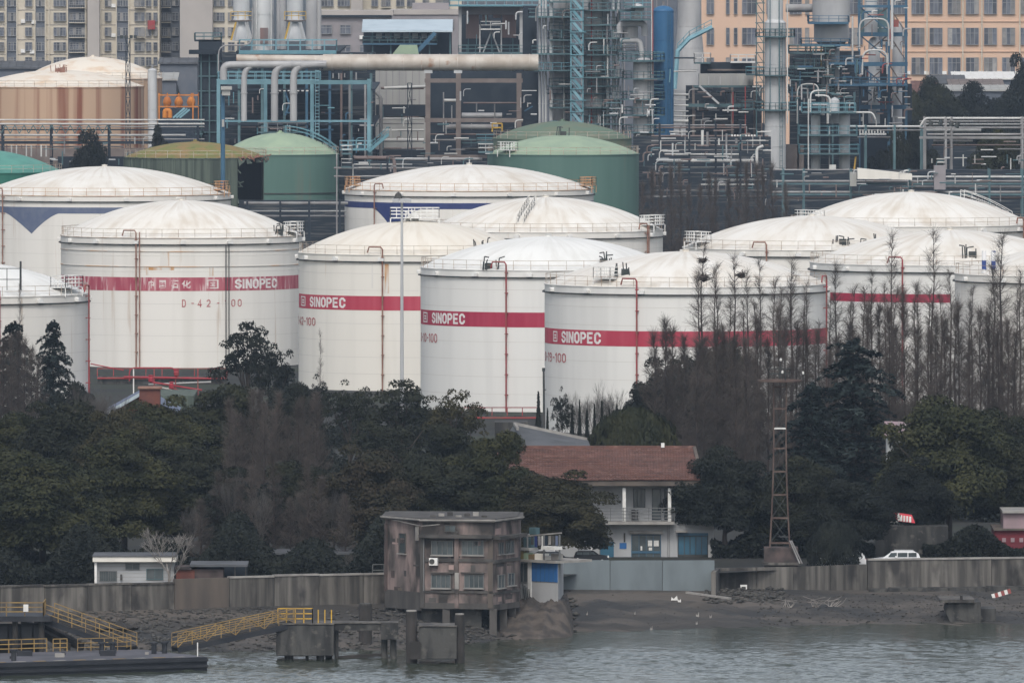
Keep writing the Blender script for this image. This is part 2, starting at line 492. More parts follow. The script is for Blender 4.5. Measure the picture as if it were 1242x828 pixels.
def stroke_text(mb, s, place, hw=.085):
    """block capitals from mitred strokes; place(u, v, lift) puts a point of the unit text box"""
    adv = {'I': .30, '-': .56, '1': .5}; tot = sum(adv.get(c, .74) for c in s) - .08; x = 0.0; lift = 0
    for ch in s:
        for st in GLY[ch]:
            closed = st[0] == st[-1] and len(st) > 2; P_ = st[:-1] if closed else st; n = len(P_); L_, R_ = [], []
            for i in range(n):
                a = Vector(P_[i - 1]) if (i or closed) else None; p = Vector(P_[i]); b = Vector(P_[(i + 1) % n]) if (i < n - 1 or closed) else None
                d1 = (p - a).normalized() if a is not None else (b - p).normalized(); d2 = (b - p).normalized() if b is not None else d1
                nm = Vector((-(d1 + d2).y, (d1 + d2).x)); nm = nm.normalized() if nm.length > 1e-6 else Vector((-d1.y, d1.x))
                k = hw / max(.45, nm.dot(Vector((-d1.y, d1.x)))); L_.append(p + nm * k); R_.append(p - nm * k)
            o = [place((x + q.x) / tot, q.y, lift) for q in L_] + [place((x + q.x) / tot, q.y, lift) for q in R_]
            mb.add(o, [(i, n + i, n + (i + 1) % n, (i + 1) % n) for i in range(n if closed else n - 1)])
            lift += 1
        x += adv.get(ch, .74)

def wrap_text(mb, s, cx, cy, R, a0, width, z0, height, offset=.03, proud=.035):
    vs_, fs_ = text_polys(s, offset)
    mb.add([wrap(cx, cy, R + proud, a0 + v[0] * width / R, z0 + v[1] * height) for v in vs_], fs_)

def band(mb, cx, cy, R, a0, a1, z0, z1, n=48, proud=.02):
    mb.lathe(cx, cy, [(R + proud, z0), (R + proud, z1)], n, a0, a1)

class Tank: pass
def tank(label, cx, hw, ring, apex, shell='shell', dome='dome', rim=None, base=0.0, ring_z=RING_Z, group='large storage tanks', rail='rail',
         vents=16, vent0=.1, ringpipe=True, seams=(), rust_rim=False, name='storage_tank'):
    """ring: photo row of the front of the ring pipe; apex: photo row of the roof's top"""
    t = Tank()
    s = (ring + 139) / (H - ring_z)
    Yf = F / s
    R = hw * Yf / (F - hw); Yc = Yf + R
    X = XP(cx, Yc); zt = ZP(apex, Yc)
    t.X, t.Y, t.R, t.s, t.zt, t.hw, t.cx = X, Yc, R, s, zt, hw, cx
    zr = ring_z + .85
    t.zr = zr
    root = t.root = thing(name, label, 'storage tank', (X, Yc, base), group)
    sh = MB().lathe(X, Yc, [(R, base), (R, zr)], 128)
    t.shell = sh.build('shell', MT[shell], root, True)
    k = MB().lathe(X, Yc, [(R - .02, zr - .04), (R + .09, zr - .04), (R + .09, zr + .05), (R - .02, zr + .05)], 96)
    k.build('rim_band', MT['rust_line'] if rust_rim else MT['rail'] if seams else MT[shell], root)
    # domed roof: spherical cap
    rise = zt - zr; RS = (R * R + rise * rise) / (2 * rise); amax = math.asin(min(1, R / RS))
    prof = []
    for i in range(19):
        a = amax * (1 - i / 18.0)
        prof.append((max(.01, RS * math.sin(a)), zr + .02 + RS * (math.cos(a) - math.cos(amax))))
    t.roof_z = lambda r: zr + .02 + math.sqrt(max(0, RS * RS - r * r)) - RS * math.cos(amax)
    roof = MB().lathe(X, Yc, prof, 96).build('roof', MT[dome], root, True)
    t.roof = roof
    cap = MB().lathe(X, Yc, [(.9, zt - .15), (.9, zt + .02), (.4, zt + .04), (.4, zt + .22), (.5, zt + .25), (.05, zt + .32)], 16)
    cap.build('vent_cap', MT[dome], root)
    # guard rail round the rim
    rl = MB(); nP = int(2 * math.pi * R / 2.1)
    for i in range(nP):
        a = 2 * math.pi * i / nP
        p = Vector(wrap(X, Yc, R - .12, a, zr + .05)); rl.beam(p, p + Vector((0, 0, 1.1)), .055)
    for hgt in (.58, 1.12):
        rl.lathe(X, Yc, [(R - .145, zr + hgt), (R - .095, zr + hgt), (R - .095, zr + hgt + .05), (R - .145, zr + hgt + .05)], 72)
    rl.build('guard_rail', MT[rail], root)
    if ringpipe:
        rp = MB().lathe(X, Yc, [(R + .2 + .1 * math.cos(q), ring_z + .1 * math.sin(q)) for q in [2 * math.pi * j / 6 for j in range(7)]], 96)
        for i in range(24):
            a = 2 * math.pi * i / 24 + .05
            rp.beam(wrap(X, Yc, R - .02, a, ring_z - .05), wrap(X, Yc, R + .3, a, ring_z - .05), .1)
        rp.build('ring_pipe', MT['line_dark'], root)
    for z in seams:
        MB().lathe(X, Yc, [(R - .01, z), (R + .09, z), (R + .09, z + .08), (R - .01, z + .08)], 96).build('stiffener_ring', MT['seam'], root)
    for z in [base + 2.05 * i for i in range(1, 8)]:
        MB().lathe(X, Yc, [(R, z), (R + .012, z), (R + .012, z + .045), (R, z + .045)], 96).build('weld_seam', MT['weld'], root)
    fm = None
    for i in range(vents):
        a = 2 * math.pi * i / vents + vent0
        if math.cos(a) < -.1: continue
        if fm is None:
            b = MB()
            b.box(-.36, .36, -.45, 0, -.22, .1); b.prism([(-.36, .1), (.36, .1), (.24, .24), (-.24, .24)], -.45, -.0)
            fm = b.build('foam_chamber', MT['white'], None)
            o = fm; o.parent = root
        else:
            o = fm.copy(); link(o); o.parent = root
        o.location = (R * math.sin(a), -R * math.cos(a), ring_z - base + .35); o.rotation_euler = (0, 0, a)
    t.ang = lambda px: math.asin(max(-1, min(1, (px - cx) / hw)))
    return t

def riser(t, px, mat='red_pipe', top=None, hook=-1, twin=False, w=.1, flip=0):
    a = t.ang(px); top = (t.zr + 1.0) if top is None else top
    pts = [wrap(t.X, t.Y, t.R + .35, a, 0), wrap(t.X, t.Y, t.R + .35, a, top - .3), wrap(t.X, t.Y, t.R + .35, a + hook * .2 / t.R, top),
           wrap(t.X, t.Y, t.R + .35, a + hook * 1.7 / t.R, top), wrap(t.X, t.Y, t.R + .35, a + hook * 1.9 / t.R, top - .7)]
    mb = MB().tube(pts, w, 6)
    z = 2.0
    while z < top - 1:
        mb.beam(wrap(t.X, t.Y, t.R - .02, a, z), wrap(t.X, t.Y, t.R + .5, a, z), .3, .1); z += 2.4
    if twin:
        mb.tube([wrap(t.X, t.Y, t.R + .3, a + .45 / t.R, 0), wrap(t.X, t.Y, t.R + .3, a + .45 / t.R, top - .2)], w * .8, 6)
    return mb.build('riser_pipe', MT[mat], t.root)

def red_band(t, px0, px1, zc, hgt, mat='red_band'):
    mb = MB(); band(mb, t.X, t.Y, t.R, t.ang(px0), t.ang(px1), zc - hgt / 2, zc + hgt / 2)
    return mb.build('painted_band', MT[mat], t.root)

def words(t, s, px0, px1, zc, hgt, mat='letter_white', offset=.03):
    a0, a1 = t.ang(px0), t.ang(px1)
    mb = MB()
    if all(c in GLY for c in s): stroke_text(mb, s, lambda u, v, k: wrap(t.X, t.Y, t.R + .035 + .004 * (k % 4), a0 + (a1 - a0) * u, zc - hgt / 2 + v * hgt), .10 if mat == 'letter_white' else .062)
    else: wrap_text(mb, s, t.X, t.Y, t.R, a0, (a1 - a0) * t.R, zc - hgt / 2, hgt, offset)
    return mb.build('lettering', MT[mat], t.root)

def emblem(t, px0, px1, zc, hgt, mat='letter_white'):
    """small badge: frame with three bars, as painted beside the letters"""
    a0, a1 = t.ang(px0), t.ang(px1); mb = MB(); d = a1 - a0
    for (u0, u1, v0, v1) in ((0, 1, 0, .12), (0, 1, .88, 1), (0, .14, .12, .88), (.86, 1, .12, .88), (.28, .72, .28, .40), (.28, .72, .58, .70), (.42, .58, .40, .58)):
        mb.lathe(t.X, t.Y, [(t.R + .04, zc - hgt / 2 + v0 * hgt), (t.R + .04, zc - hgt / 2 + v1 * hgt)], 3, a0 + d * u0, a0 + d * u1)
    return mb.build('emblem', MT[mat], t.root)

def roof_platform(t, px, r_frac=.97, w=3.0, dpt=1.6, mat='white', h=1.2, name='roof_platform'):
    """small railed landing on the roof edge"""
    a = t.ang(px) if isinstance(px, (int, float)) else px[0]
    r = t.R * r_frac; z = t.roof_z(r) + .35
    c = Vector(wrap(t.X, t.Y, r, a, z)); tx = Vector((math.cos(a), math.sin(a), 0)); rn = Vector((math.sin(a), -math.cos(a), 0))
    A, B, D, E = c - tx * w / 2 - rn * dpt / 2, c + tx * w / 2 - rn * dpt / 2, c + tx * w / 2 + rn * dpt / 2, c - tx * w / 2 + rn * dpt / 2
    mb = MB(); mb.add([A, B, D, E] + [p + Vector((0, 0, .1)) for p in (A, B, D, E)], [(0, 3, 2, 1), (4, 5, 6, 7), (0, 1, 5, 4), (1, 2, 6, 5), (2, 3, 7, 6), (3, 0, 4, 7)])
    mb.rail([p + Vector((0, 0, .1)) for p in (A, B, D, E, A)], h, .8, .08, 2)
    for p in (A, B, D, E): mb.beam(p, p - Vector((0, 0, 1.0)), .12)
    return mb.build(name, MT[mat], t.root)

def roof_stair(t, a, r0, r1, mat='white'):
    """railed steps running up the roof"""
    mb = MB()
    for sd in (-.45, .45):
        pts = []
        for i in range(9):
            r = r0 + (r1 - r0) * i / 8
            pts.append(Vector(wrap(t.X, t.Y, r, a + sd / max(r, 1), t.roof_z(r) + .08)))
        mb.rail(pts, 1.1, 1.2, .08, 1)
    return mb.build('roof_steps', MT[mat], t.root)

def roof_gear(t, px, r_frac, seed=1, name='gauge_gear', mat='line_dark', n=6):
    rg = random.Random(seed); a = t.ang(px); r = t.R * r_frac; z = t.roof_z(r)
    c = Vector(wrap(t.X, t.Y, r, a, z)); mb = MB()
    for i in range(n):
        p = c + Vector((rg.uniform(-1.2, 1.2), rg.uniform(-.8, .8), -.2))
        q = p + Vector((rg.uniform(-.2, .2), 0, rg.uniform(.7, 1.7)))
        mb.beam(p, q, .14)
        if i % 2: mb.beam(q, q + Vector((rg.uniform(-.9, .9), 0, rg.uniform(-.2, .2))), .14)
    mb.box(c.x - .4, c.x + .5, c.y - .3, c.y + .3, c.z - .2, c.z + .6)
    return mb.build(name, MT[mat], t.root)

SB = 1.75
def rust_patch(t, px0, px1, z0, z1):
    mb = MB(); band(mb, t.X, t.Y, t.R, t.ang(px0), t.ang(px1), z0, z1, 8, .016)
    return mb.build('rust_stain', MT['rust_stain'], t.root)
t1 = tank('white tank with worn red band, Chinese characters and D-42-100 painted below', 220, 146, 297, 243, seams=(14.9, 12.95), vents=16, vent0=.04)
red_band(t1, 75, 363, 10.75, SB, 'red_band_worn')
words(t1, '中', 184, 190.5, 10.75, 1.05, 'letter_worn'); words(t1, '国', 197, 205, 10.75, 1.05, 'letter_worn'); words(t1, '石', 211, 220, 10.75, 1.05, 'letter_worn'); words(t1, '化', 224, 235, 10.75, 1.05, 'letter_worn')
emblem(t1, 254, 268, 10.75, 1.15, 'letter_worn'); words(t1, 'SINOPEC', 287.5, 337, 10.75, 1.22, 'letter_white', .035)
for ch, px in zip('D-42-100', (224, 234.5, 243, 253.5, 265, 275, 283, 290.5)):
    words(t1, ch, px, px + (5.2 if ch in 'D420' else 2.6 if ch == '1' else 4), 8.3, 1.0, 'letter_red', .012)
riser(t1, 170, 'rust_pipe', twin=True); 
cp = MB(); 
for px in (276, 279.5): 
    a = t1.ang(px); cp.tube([wrap(t1.X, t1.Y, t1.R + .3, a, 0), wrap(t1.X, t1.Y, t1.R + .3, a, RING_Z)], .07, 5)
cp.build('down_pipe', MT['line_dark'], t1.root)
for a_, b_, z0_, z1_ in ((198, 209, 13.1, 14.85), (257, 262, 11.8, 12.9), (181, 184, 11.9, 12.9), (170, 215, 12.55, 12.93)): rust_patch(t1, a_, b_, z0_, z1_)
roof_platform(t1, 360, .98, 3.2, 1.8); roof_gear(t1, 345, .96, 3)

t2 = tank('cream tank with SINOPEC on red band, left of centre behind white lamp pole', 503, 141, 318, 268, 'shell_cream', 'dome_cream', vents=14, vent0=.17)
red_band(t2, 363, 643, 10.75, SB, 'red_band_worn' if 0 else 'red_band_pale'); emblem(t2, 366, 371.5, 10.75, 1.2); words(t2, 'SINOPEC', 377, 420.5, 10.75, 1.25)
words(t2, 'D-42-100', 362.2, 384, 8.3, 1.05, 'letter_red', .012); riser(t2, 466, 'rust_pipe'); rust_patch(t2, 468, 473, 12.0, 15.6); rust_patch(t2, 452, 454, 12.6, 15.6)
roof_platform(t2, 505, .06, 6.0, 2.5); roof_gear(t2, 508, .03, 8, mat='white', n=9)
roof_gear(t2, 592, .93, 11)

t3 = tank('white tank in the middle with deep crimson SINOPEC band', 665, 155, 337, 287, 'shell_grey', 'dome_white', vents=14, vent0=.3)
red_band(t3, 510.6, 816, 10.85, SB, 'red_band'); emblem(t3, 514, 519, 10.85, 1.2); words(t3, 'SINOPEC', 524.5, 564.5, 10.85, 1.25)
words(t3, 'D-10-100', 511, 531, 8.45, 1.1, 'letter_red', .016); riser(t3, 615, 'red_pipe'); roof_gear(t3, 738, .9, 5); roof_gear(t3, 590, .97, 15)

t4 = tank('nearest white tank with pale red SINOPEC band beside the bare redwoods', 832, 171.5, 358, 305, 'shell_grey', 'dome', vents=14, vent0=.12)
red_band(t4, 661, 1003, 10.85, SB, 'red_band_pale'); emblem(t4, 671, 676, 10.85, 1.2); words(t4, 'SINOPEC', 681, 728, 10.85, 1.3)
words(t4, 'D-19-100', 661.4, 686.5, 8.45, 1.1, 'letter_red', .016); riser(t4, 772, 'red_pipe'); riser(t4, 998, 'red_pipe'); roof_gear(t4, 738, .8, 9)
roof_platform(t4, 726, .93, 2.4, 1.4)

t5 = tank('white domed tank behind the crimson banded tank, white landing on its edge', 662, 142, 290, 239, 'shell', 'dome', vents=14, vent0=.2)
riser(t5, 782, 'rust_pipe', twin=True); roof_platform(t5, 796, .96, 4.5, 2.0); roof_stair(t5, -.25, t5.R * .9, t5.R * .45, 'shell_cream')
t6 = tank('white domed tank with a landing left of its roof behind redwoods', 985, 157, 312, 262, 'shell', 'dome', vents=14, vent0=.32)
riser(t6, 928, 'rust_pipe'); roof_platform(t6, 838, .95, 4.0, 2.0); roof_gear(t6, 1022, .9, 21); roof_gear(t6, 1052, .93, 22, n=4)
t7 = tank('rearmost white tank of the right cluster, with roof steps', 1105, 147, 283, 233, 'shell', 'dome', vents=14, vent0=.15)
roof_stair(t7, 2.1, t7.R * .97, t7.R * .5, 'white'); roof_platform(t7, 975, .96, 4.5, 2); riser(t7, 1236, 'rust_pipe', twin=True)
t8 = tank('white tank with a plain red band seen through bare redwoods', 1152, 170, 331, 279, 'shell_grey', 'dome', vents=14, vent0=.05)
red_band(t8, 1005, 1147, 11.9 + .85, 1.0, 'red_band'); riser(t8, 1091, 'red_pipe', twin=False, hook=-1); roof_gear(t8, 1178, .86, 31)
t9 = tank('white tank cut off by the right edge of the picture', 1330, 172, 345, 296, 'shell', 'dome', vents=14, vent0=.15)
ld = MB()
for k in range(7):
    c = Vector(W(1184 + (0 if k < 3 else 4), 299 + 2.5 * (k % 6), t9.Y - t9.R * .75))
for sx in (-.55, .55):
    a = t9.ang(1186); c = Vector(wrap(t9.X, t9.Y, t9.R * .93, a, t9.roof_z(t9.R * .93)))
    ld.cyl(c + Vector((sx, 0, -.3)), c + Vector((sx, .5, 2.3)), .26, n=8)
ld.build('banded_vent_pipe', M('blue_white_bands', (.03, .06, .22), (.7, .7, .7), 1.1, .5, stretch=(.1, .1, 1), lo=.5, hi=.52, detail=0), t9.root)
t10 = tank('white tank cut off by the left edge above the cedar', -58, 165, 370, 316, 'shell', 'dome_white', vents=14, vent0=.28)
riser(t10, 105, 'red_pipe', hook=-1); riser(t10, 4, 'red_pipe', hook=-1); roof_platform(t10, 92, .94, 4.2, 1.8)
mp_ = MB(); c = Vector(W(25, 352, t10.Y - t10.R * .9)); mp_.cyl(c, c + Vector((0, 0, 3.2)), .12, n=6); mp_.rail([c, c - Vector((3, 0, 0))], 2.4, 2, .08); mp_.build('gauge_pole', MT['line_dark'], t10.root)

def vee(t, px0, px1, pxm, z_top, z_bot, z_tip, mat, full=True):
    """painted band with a curved V hanging from it"""
    mb = MB(); band(mb, t.X, t.Y, t.R, -1.5, 1.5, z_bot, z_top, 60)
    a0, a1, am = t.ang(px0), t.ang(px1), t.ang(pxm); n = 14; vs_, fs_ = [], []
    for i in range(2 * n + 1):
        u = i / n - 1
        a = am + (a0 - am) * -u if u < 0 else am + (a1 - am) * u
        z = z_tip + (z_bot - z_tip) * (1 - (1 - abs(u)) ** 1.35)
        vs_ += [wrap(t.X, t.Y, t.R + .02, a, z_bot), wrap(t.X, t.Y, t.R + .02, a, z)]
    for i in range(2 * n): fs_.append((2 * i, 2 * i + 1, 2 * i + 3, 2 * i + 2))
    mb.add(vs_, fs_)
    mb.build('painted_band', MT[mat], t.root)

tb1 = tank('wide white tank with slate blue band and V, behind the D-42 tank', 127, 153, 245, 202, 'shell', 'dome', rail='rail_rust', rust_rim=True, vents=14, vent0=.2, group='wide tanks with blue V band')
vee(tb1, 10, 76, 43, 15.0, 14.1, 11.1, 'slate'); riser(tb1, 9, 'rust_pipe'); roof_platform(tb1, 274, .97, 2.2, 1.6, 'rail_rust')
tb2 = tank('wide white tank with navy blue band and V, in front of the concrete frame', 569, 151, 239, 200, 'shell', 'dome', rail='rail_rust', rust_rim=True, vents=14, vent0=.33, group='wide tanks with blue V band')
vee(tb2, 454, 512, 478, 14.9, 14.0, 10.9, 'navy'); riser(tb2, 457, 'rust_pipe', hook=1); roof_platform(tb2, 424, .97, 2.4, 1.8, 'rail_rust'); roof_platform(tb2, 716, .98, 3.0, 1.8, 'rail_rust')

# green, weathered and rusted tanks: placed by distance
def small_tank(label, cx, hw, rim, apex, Y, shell, dome, group, rail='rail', base_z=0, ribs=0, a0=0, a1=2 * math.pi, railing=True):
    R = hw * Y / F; X = XP(cx, Y); zr = ZP(rim, Y - R * .9); zt = ZP(apex, Y)
    t = Tank(); t.X, t.Y, t.R, t.zr, t.zt = X, Y, R, zr, zt
    t.ang = lambda px: math.asin(max(-1, min(1, (px - cx) / hw)))
    t.root = thing('green_tank' if 'green' in dome or 'teal' in dome else 'old_tank', label, 'storage tank', (X, Y, 0), group)
    t.shell = MB().lathe(X, Y, [(R, 0), (R, zr)], 96, a0, a1).build('shell', MT[shell], t.root, True)
    rise = zt - zr; RS = (R * R + rise * rise) / (2 * rise); am = math.asin(min(1, R / RS))
    t.roof_z = lambda r: zr + math.sqrt(max(0, RS * RS - r * r)) - RS * math.cos(am)
    MB().lathe(X, Y, [(max(.01, RS * math.sin(am * (1 - i / 14.0))), zr + RS * (math.cos(am * (1 - i / 14.0)) - math.cos(am))) for i in range(15)], 72).build('roof', MT[dome], t.root, True)
    MB().lathe(X, Y, [(R - .02, zr - .12), (R + .12, zr - .12), (R + .12, zr + .04), (R - .02, zr + .04)], 72, a0, a1).build('rim_band', MT[shell], t.root)
    if railing:
        rl = MB(); nP = int(2 * math.pi * R / 2.0)
        for i in range(nP):
            a = 2 * math.pi * i / nP; p = Vector(wrap(X, Y, R - .1, a, zr)); rl.beam(p, p + Vector((0, 0, 1.15)), .06)
        for hgt in (.6, 1.12): rl.lathe(X, Y, [(R - .13, zr + hgt), (R - .07, zr + hgt), (R - .07, zr + hgt + .06), (R - .13, zr + hgt + .06)], 60)
        rl.build('guard_rail', MT[rail], t.root)
    MB().lathe(X, Y, [(.6, zt - .1), (.6, zt + .08), (.3, zt + .1), (.3, zt + .3), (.02, zt + .35)], 12).build('vent_cap', MT[dome], t.root)
    if ribs:
        rb = MB()
        for i in range(ribs):
            a = 2 * math.pi * i / ribs
            if a0 == 0 or a0 <= a <= a1 or a0 <= a - 2 * math.pi <= a1: rb.beam(wrap(X, Y, R + .05, a, .5), wrap(X, Y, R + .05, a, zr - .2), .16)
        rb.build('shell_ribs', MT[shell], t.root)
    return t

g_front = small_tank('green tank with pale green dome, front one of the right pair', 683, 92, 188, 164, 2128, 'green_shell', 'green_dome', 'green domed tanks')
roof_gear(g_front, 682, .05, 4); roof_platform(g_front, 612, .95, 3, 1.6, 'white')
g_back = small_tank('faded dark green tank behind the pale domed one', 682, 84, 169, 147, 2172, 'green_dark', 'green_dark', 'green domed tanks')
g_mid = small_tank('green tank with pale dome below the light blue steel frame', 340, 71, 188, 161, 2135, 'green_shell', 'green_dome', 'green domed tanks')
MB().lathe(g_mid.X, g_mid.Y, [(g_mid.R, 14.0), (g_mid.R + .14, 14.0), (g_mid.R + .14, 14.16), (g_mid.R, 14.16)], 72).build('stiffener_ring', MT['line_dark'], g_mid.root)
ws = MB()
for sd in (-.5, .5):
    pts = [Vector(wrap(g_mid.X, g_mid.Y, r, 1.35 + sd / max(r, 1.2), g_mid.roof_z(r))) for r in [1.0 + (g_mid.R - 1.2) * i / 8 for i in range(9)]]
    ws.rail(pts, 1.1, 1.3, .1, 1)
MT['cyan'] = M('cyan_steel_paint', (.10, .23, .28), (.13, .26, .30), .6, .6, jitter=.1)
ws.build('roof_steps', MT['cyan'], g_mid.root)
g_left = small_tank('teal tank cut off by the left edge of the picture', -28, 104, 210, 181, 2100, 'teal_shell', 'teal_dome', 'green domed tanks')
g_old = small_tank('weathered olive tank with torn open shell, being dismantled', 237, 86, 192, 172, 2085, 'olive_shell', 'olive', 'old tanks', ribs=70, a0=-4.4, a1=.66, railing=True)
# torn edge: ragged shell strips and the hollow behind them, its shade painted on
rg = random.Random(5)
for i in range(11):
    a = .66 + i * .075
    top = g_old.zr - .05; bot = top - rg.uniform(.2, .9) * (1 if i % 4 else 2.0)
    vs_ = [wrap(g_old.X, g_old.Y, g_old.R + rg.uniform(-.1, .5), a, bot), wrap(g_old.X, g_old.Y, g_old.R + rg.uniform(0, .9), a + .06, bot + rg.uniform(0, .8)),
           wrap(g_old.X, g_old.Y, g_old.R + .1, a + .06, top - .2), wrap(g_old.X, g_old.Y, g_old.R + .1, a, top)]
    vs2 = [(x, y + .06, z) for x, y, z in vs_]
    MB().add(vs_ + vs2, [(0, 1, 2, 3), (7, 6, 5, 4), (0, 4, 5, 1), (1, 5, 6, 2), (2, 6, 7, 3), (3, 7, 4, 0)]).build('torn_plate', MT['olive_shell'], g_old.root)
for i in range(14):
    a = .655 + rg.uniform(0, .03); z = rg.uniform(8, 19); p = Vector(wrap(g_old.X, g_old.Y, g_old.R, a, z))
    MB().beam(p, p + Vector((rg.uniform(.1, .9), rg.uniform(-.4, .1), rg.uniform(-.9, .3))), .14).build('bent_bar', MT['olive_shell'], g_old.root)
rim_ = MB()
for i in range(22):
    a = .66 + i * .045; p = Vector(wrap(g_old.X, g_old.Y, g_old.R + rg.uniform(-.3, .4), a, g_old.zr + rg.uniform(-.1, .25))); q = p + Vector((rg.uniform(.1, .8), rg.uniform(-.3, .3), rg.uniform(-.8, .35)))
    rim_.beam(p, q, rg.uniform(.1, .35), rg.uniform(.08, .3))
rim_.build('buckled_rim', MT['rust_pipe'], g_old.root)
MB().lathe(g_old.X, g_old.Y, [(g_old.R - .25, 0), (g_old.R - .25, g_old.zr - .3)], 60, -4.4, .66).build('inner_wall', MT['inside_shade'], g_old.root)

r_back = small_tank('rust stained white domed tank behind the tan rusted one', 113, 84, 96, 69, 2570, 'rust_shell', 'rust_dome', 'old tanks')
r_front = small_tank('tan rusted tank with pale dome below the apartment blocks', 72, 103, 106, 85, 2500, 'rust_shell', 'rust_dome', 'old tanks')
for i, (px, ff) in enumerate(((68, .3), (86, .35), (97, .2))): roof_gear(r_front, px, ff, 40 + i, mat='rust_pipe', n=5)
# ------------------------------------------------------------------ trees and shrubs
def leaf_mat(name, c, c2, scale=.35, jitter=.15):
    m = M(name, c, c2, scale, .7, lo=.38, hi=.62, detail=3, jitter=jitter, spec=.15)
    return m
LM = {
    'camphor': leaf_mat('camphor_leaves', (.0195, .0235, .011), (.036, .037, .0145)),
    'olive': leaf_mat('olive_leaves', (.026, .026, .013), (.040, .036, .016)),
    'yellow': leaf_mat('yellowish_leaves', (.050, .052, .018), (.028, .031, .014)),
    'dark': leaf_mat('dark_leaves', (.013, .016, .010), (.024, .026, .0135)),
    'black': leaf_mat('blackish_leaves', (.008, .011, .009), (.0145, .017, .012)),
    'brownish': leaf_mat('brownish_leaves', (.030, .024, .015), (.022, .022, .0125)),
    'cedar': leaf_mat('cedar_needles', (.010, .017, .016), (.026, .036, .034), .5),
    'twig': M('bare_twigs', (.072, .060, .053), (.105, .087, .077), .2, .9, jitter=.2),
    'twig_grey': M('grey_twigs', (.10, .092, .086), (.075, .066, .06), .3, .9, jitter=.15),
    'twig_pale': M('pale_bark', (.30, .28, .26), (.17, .155, .14), .9, .9),
    'bark': M('bark', (.045, .036, .030), (.075, .062, .052), .7, .9),
    'bark_red': M('redwood_bark', (.050, .038, .033), (.034, .028, .026), .7, .9, jitter=.15),
    'blossom': M('white_blossom', (.6, .58, .55), (.45, .42, .4), .9, .8),
}

def leaf_quads(pos, nrm, size, rs, droop=0.0, aspect=.55):
    """diamond leaves at pos, facing nrm"""
    k = len(pos)
    t = rs.normal(size=(k, 3)); t -= nrm * (t * nrm).sum(1, keepdims=True)
    t[:, 2] -= droop
    t /= np.linalg.norm(t, axis=1, keepdims=True) + 1e-9
    b = np.cross(nrm, t); b /= np.linalg.norm(b, axis=1, keepdims=True) + 1e-9
    sz = (size * rs.uniform(.6, 1.35, k))[:, None]
    v = np.stack([pos - t * sz, pos + b * sz * aspect, pos + t * sz, pos - b * sz * aspect], 1).reshape(-1, 3)
    f = np.arange(4 * k).reshape(-1, 4)
    return v, f

def unit(rs, k):
    d = rs.normal(size=(k, 3)); return d / np.linalg.norm(d, axis=1, keepdims=True)

def trunk_mesh(name, h, r, tips, seed, lean=.4, split=.35):
    rg = random.Random(seed); mb = MB()
    top = Vector((rg.uniform(-lean, lean), rg.uniform(-lean, lean), h * .8))
    pts = [Vector((0, 0, -.3)), Vector((rg.uniform(-.15, .15), rg.uniform(-.15, .15), h * .25)), top * .6 + Vector((0, 0, h * .05)), top]
    mb.tube(pts, r, 7, r * .3)
    for q in tips:
        q = Vector(q); s_ = top * rg.uniform(split, .85)
        mid = s_.lerp(q, .5) + Vector((rg.uniform(-.4, .4), rg.uniform(-.4, .4), rg.uniform(0, .5)))
        mb.tube([s_, mid, q], r * .36, 5, r * .08)
    o = mb.build(name, None); me = o.data; bpy.data.objects.remove(o)
    return me

def broadleaf(seed, rx=5.0, ch=7.0, base=2.5, clumps=62, per=260, leaf=.24, hollow=.45, spread=(1.0, 1.8), lobes=.25, low=.42):
    """crown of leaf clumps round limbs; base = height of the crown's underside, ch = crown height"""
    rs = np.random.RandomState(seed)
    d = unit(rs, clumps); d[:, 2] = np.abs(d[:, 2]) * (.95 + low) - low
    d /= np.linalg.norm(d, axis=1, keepdims=True)
    rad = rs.uniform(hollow, 1.0, clumps) ** .7
    ph = rs.uniform(0, 6.28, 3); az = np.arctan2(d[:, 1], d[:, 0])
    rad = rad * (1 + lobes * np.sin(2 * az + ph[0]) * np.cos(3 * d[:, 2] + ph[1]) + lobes * .6 * np.sin(5 * az + ph[2]))
    c = d * rad[:, None] * np.array([rx - 1.1, rx - 1.1, ch * .5 - .6]); c[:, 2] += base + ch * .5
    rc = rs.uniform(*spread, clumps)
    P, N = [], []
    for i in range(clumps):
        k = int(per * (rc[i] / 1.4) ** 2)
        u = unit(rs, k); u[:, 2] = np.where(u[:, 2] < -.35, -u[:, 2], u[:, 2])
        r_ = rc[i] * rs.uniform(.45, 1.0, k) ** .6
        p = c[i] + u * r_[:, None] * np.array([1, 1, .68])
        P.append(p); N.append(u + unit(rs, k) * .75 + np.array([0, 0, .35]))
    P = np.concatenate(P); N = np.concatenate(N); N /= np.linalg.norm(N, axis=1, keepdims=True)
    v, f = leaf_quads(P, N, leaf, rs)
    crown = np_mesh('crown', v, f); crown.materials.append(LM['camphor'])
    tr = trunk_mesh('trunk', base + ch * .75, .32, [tuple(q) for q in c[rs.choice(clumps, 12, False)]], seed)
    tr.materials.append(LM['bark'])
    return tr, crown, base + ch

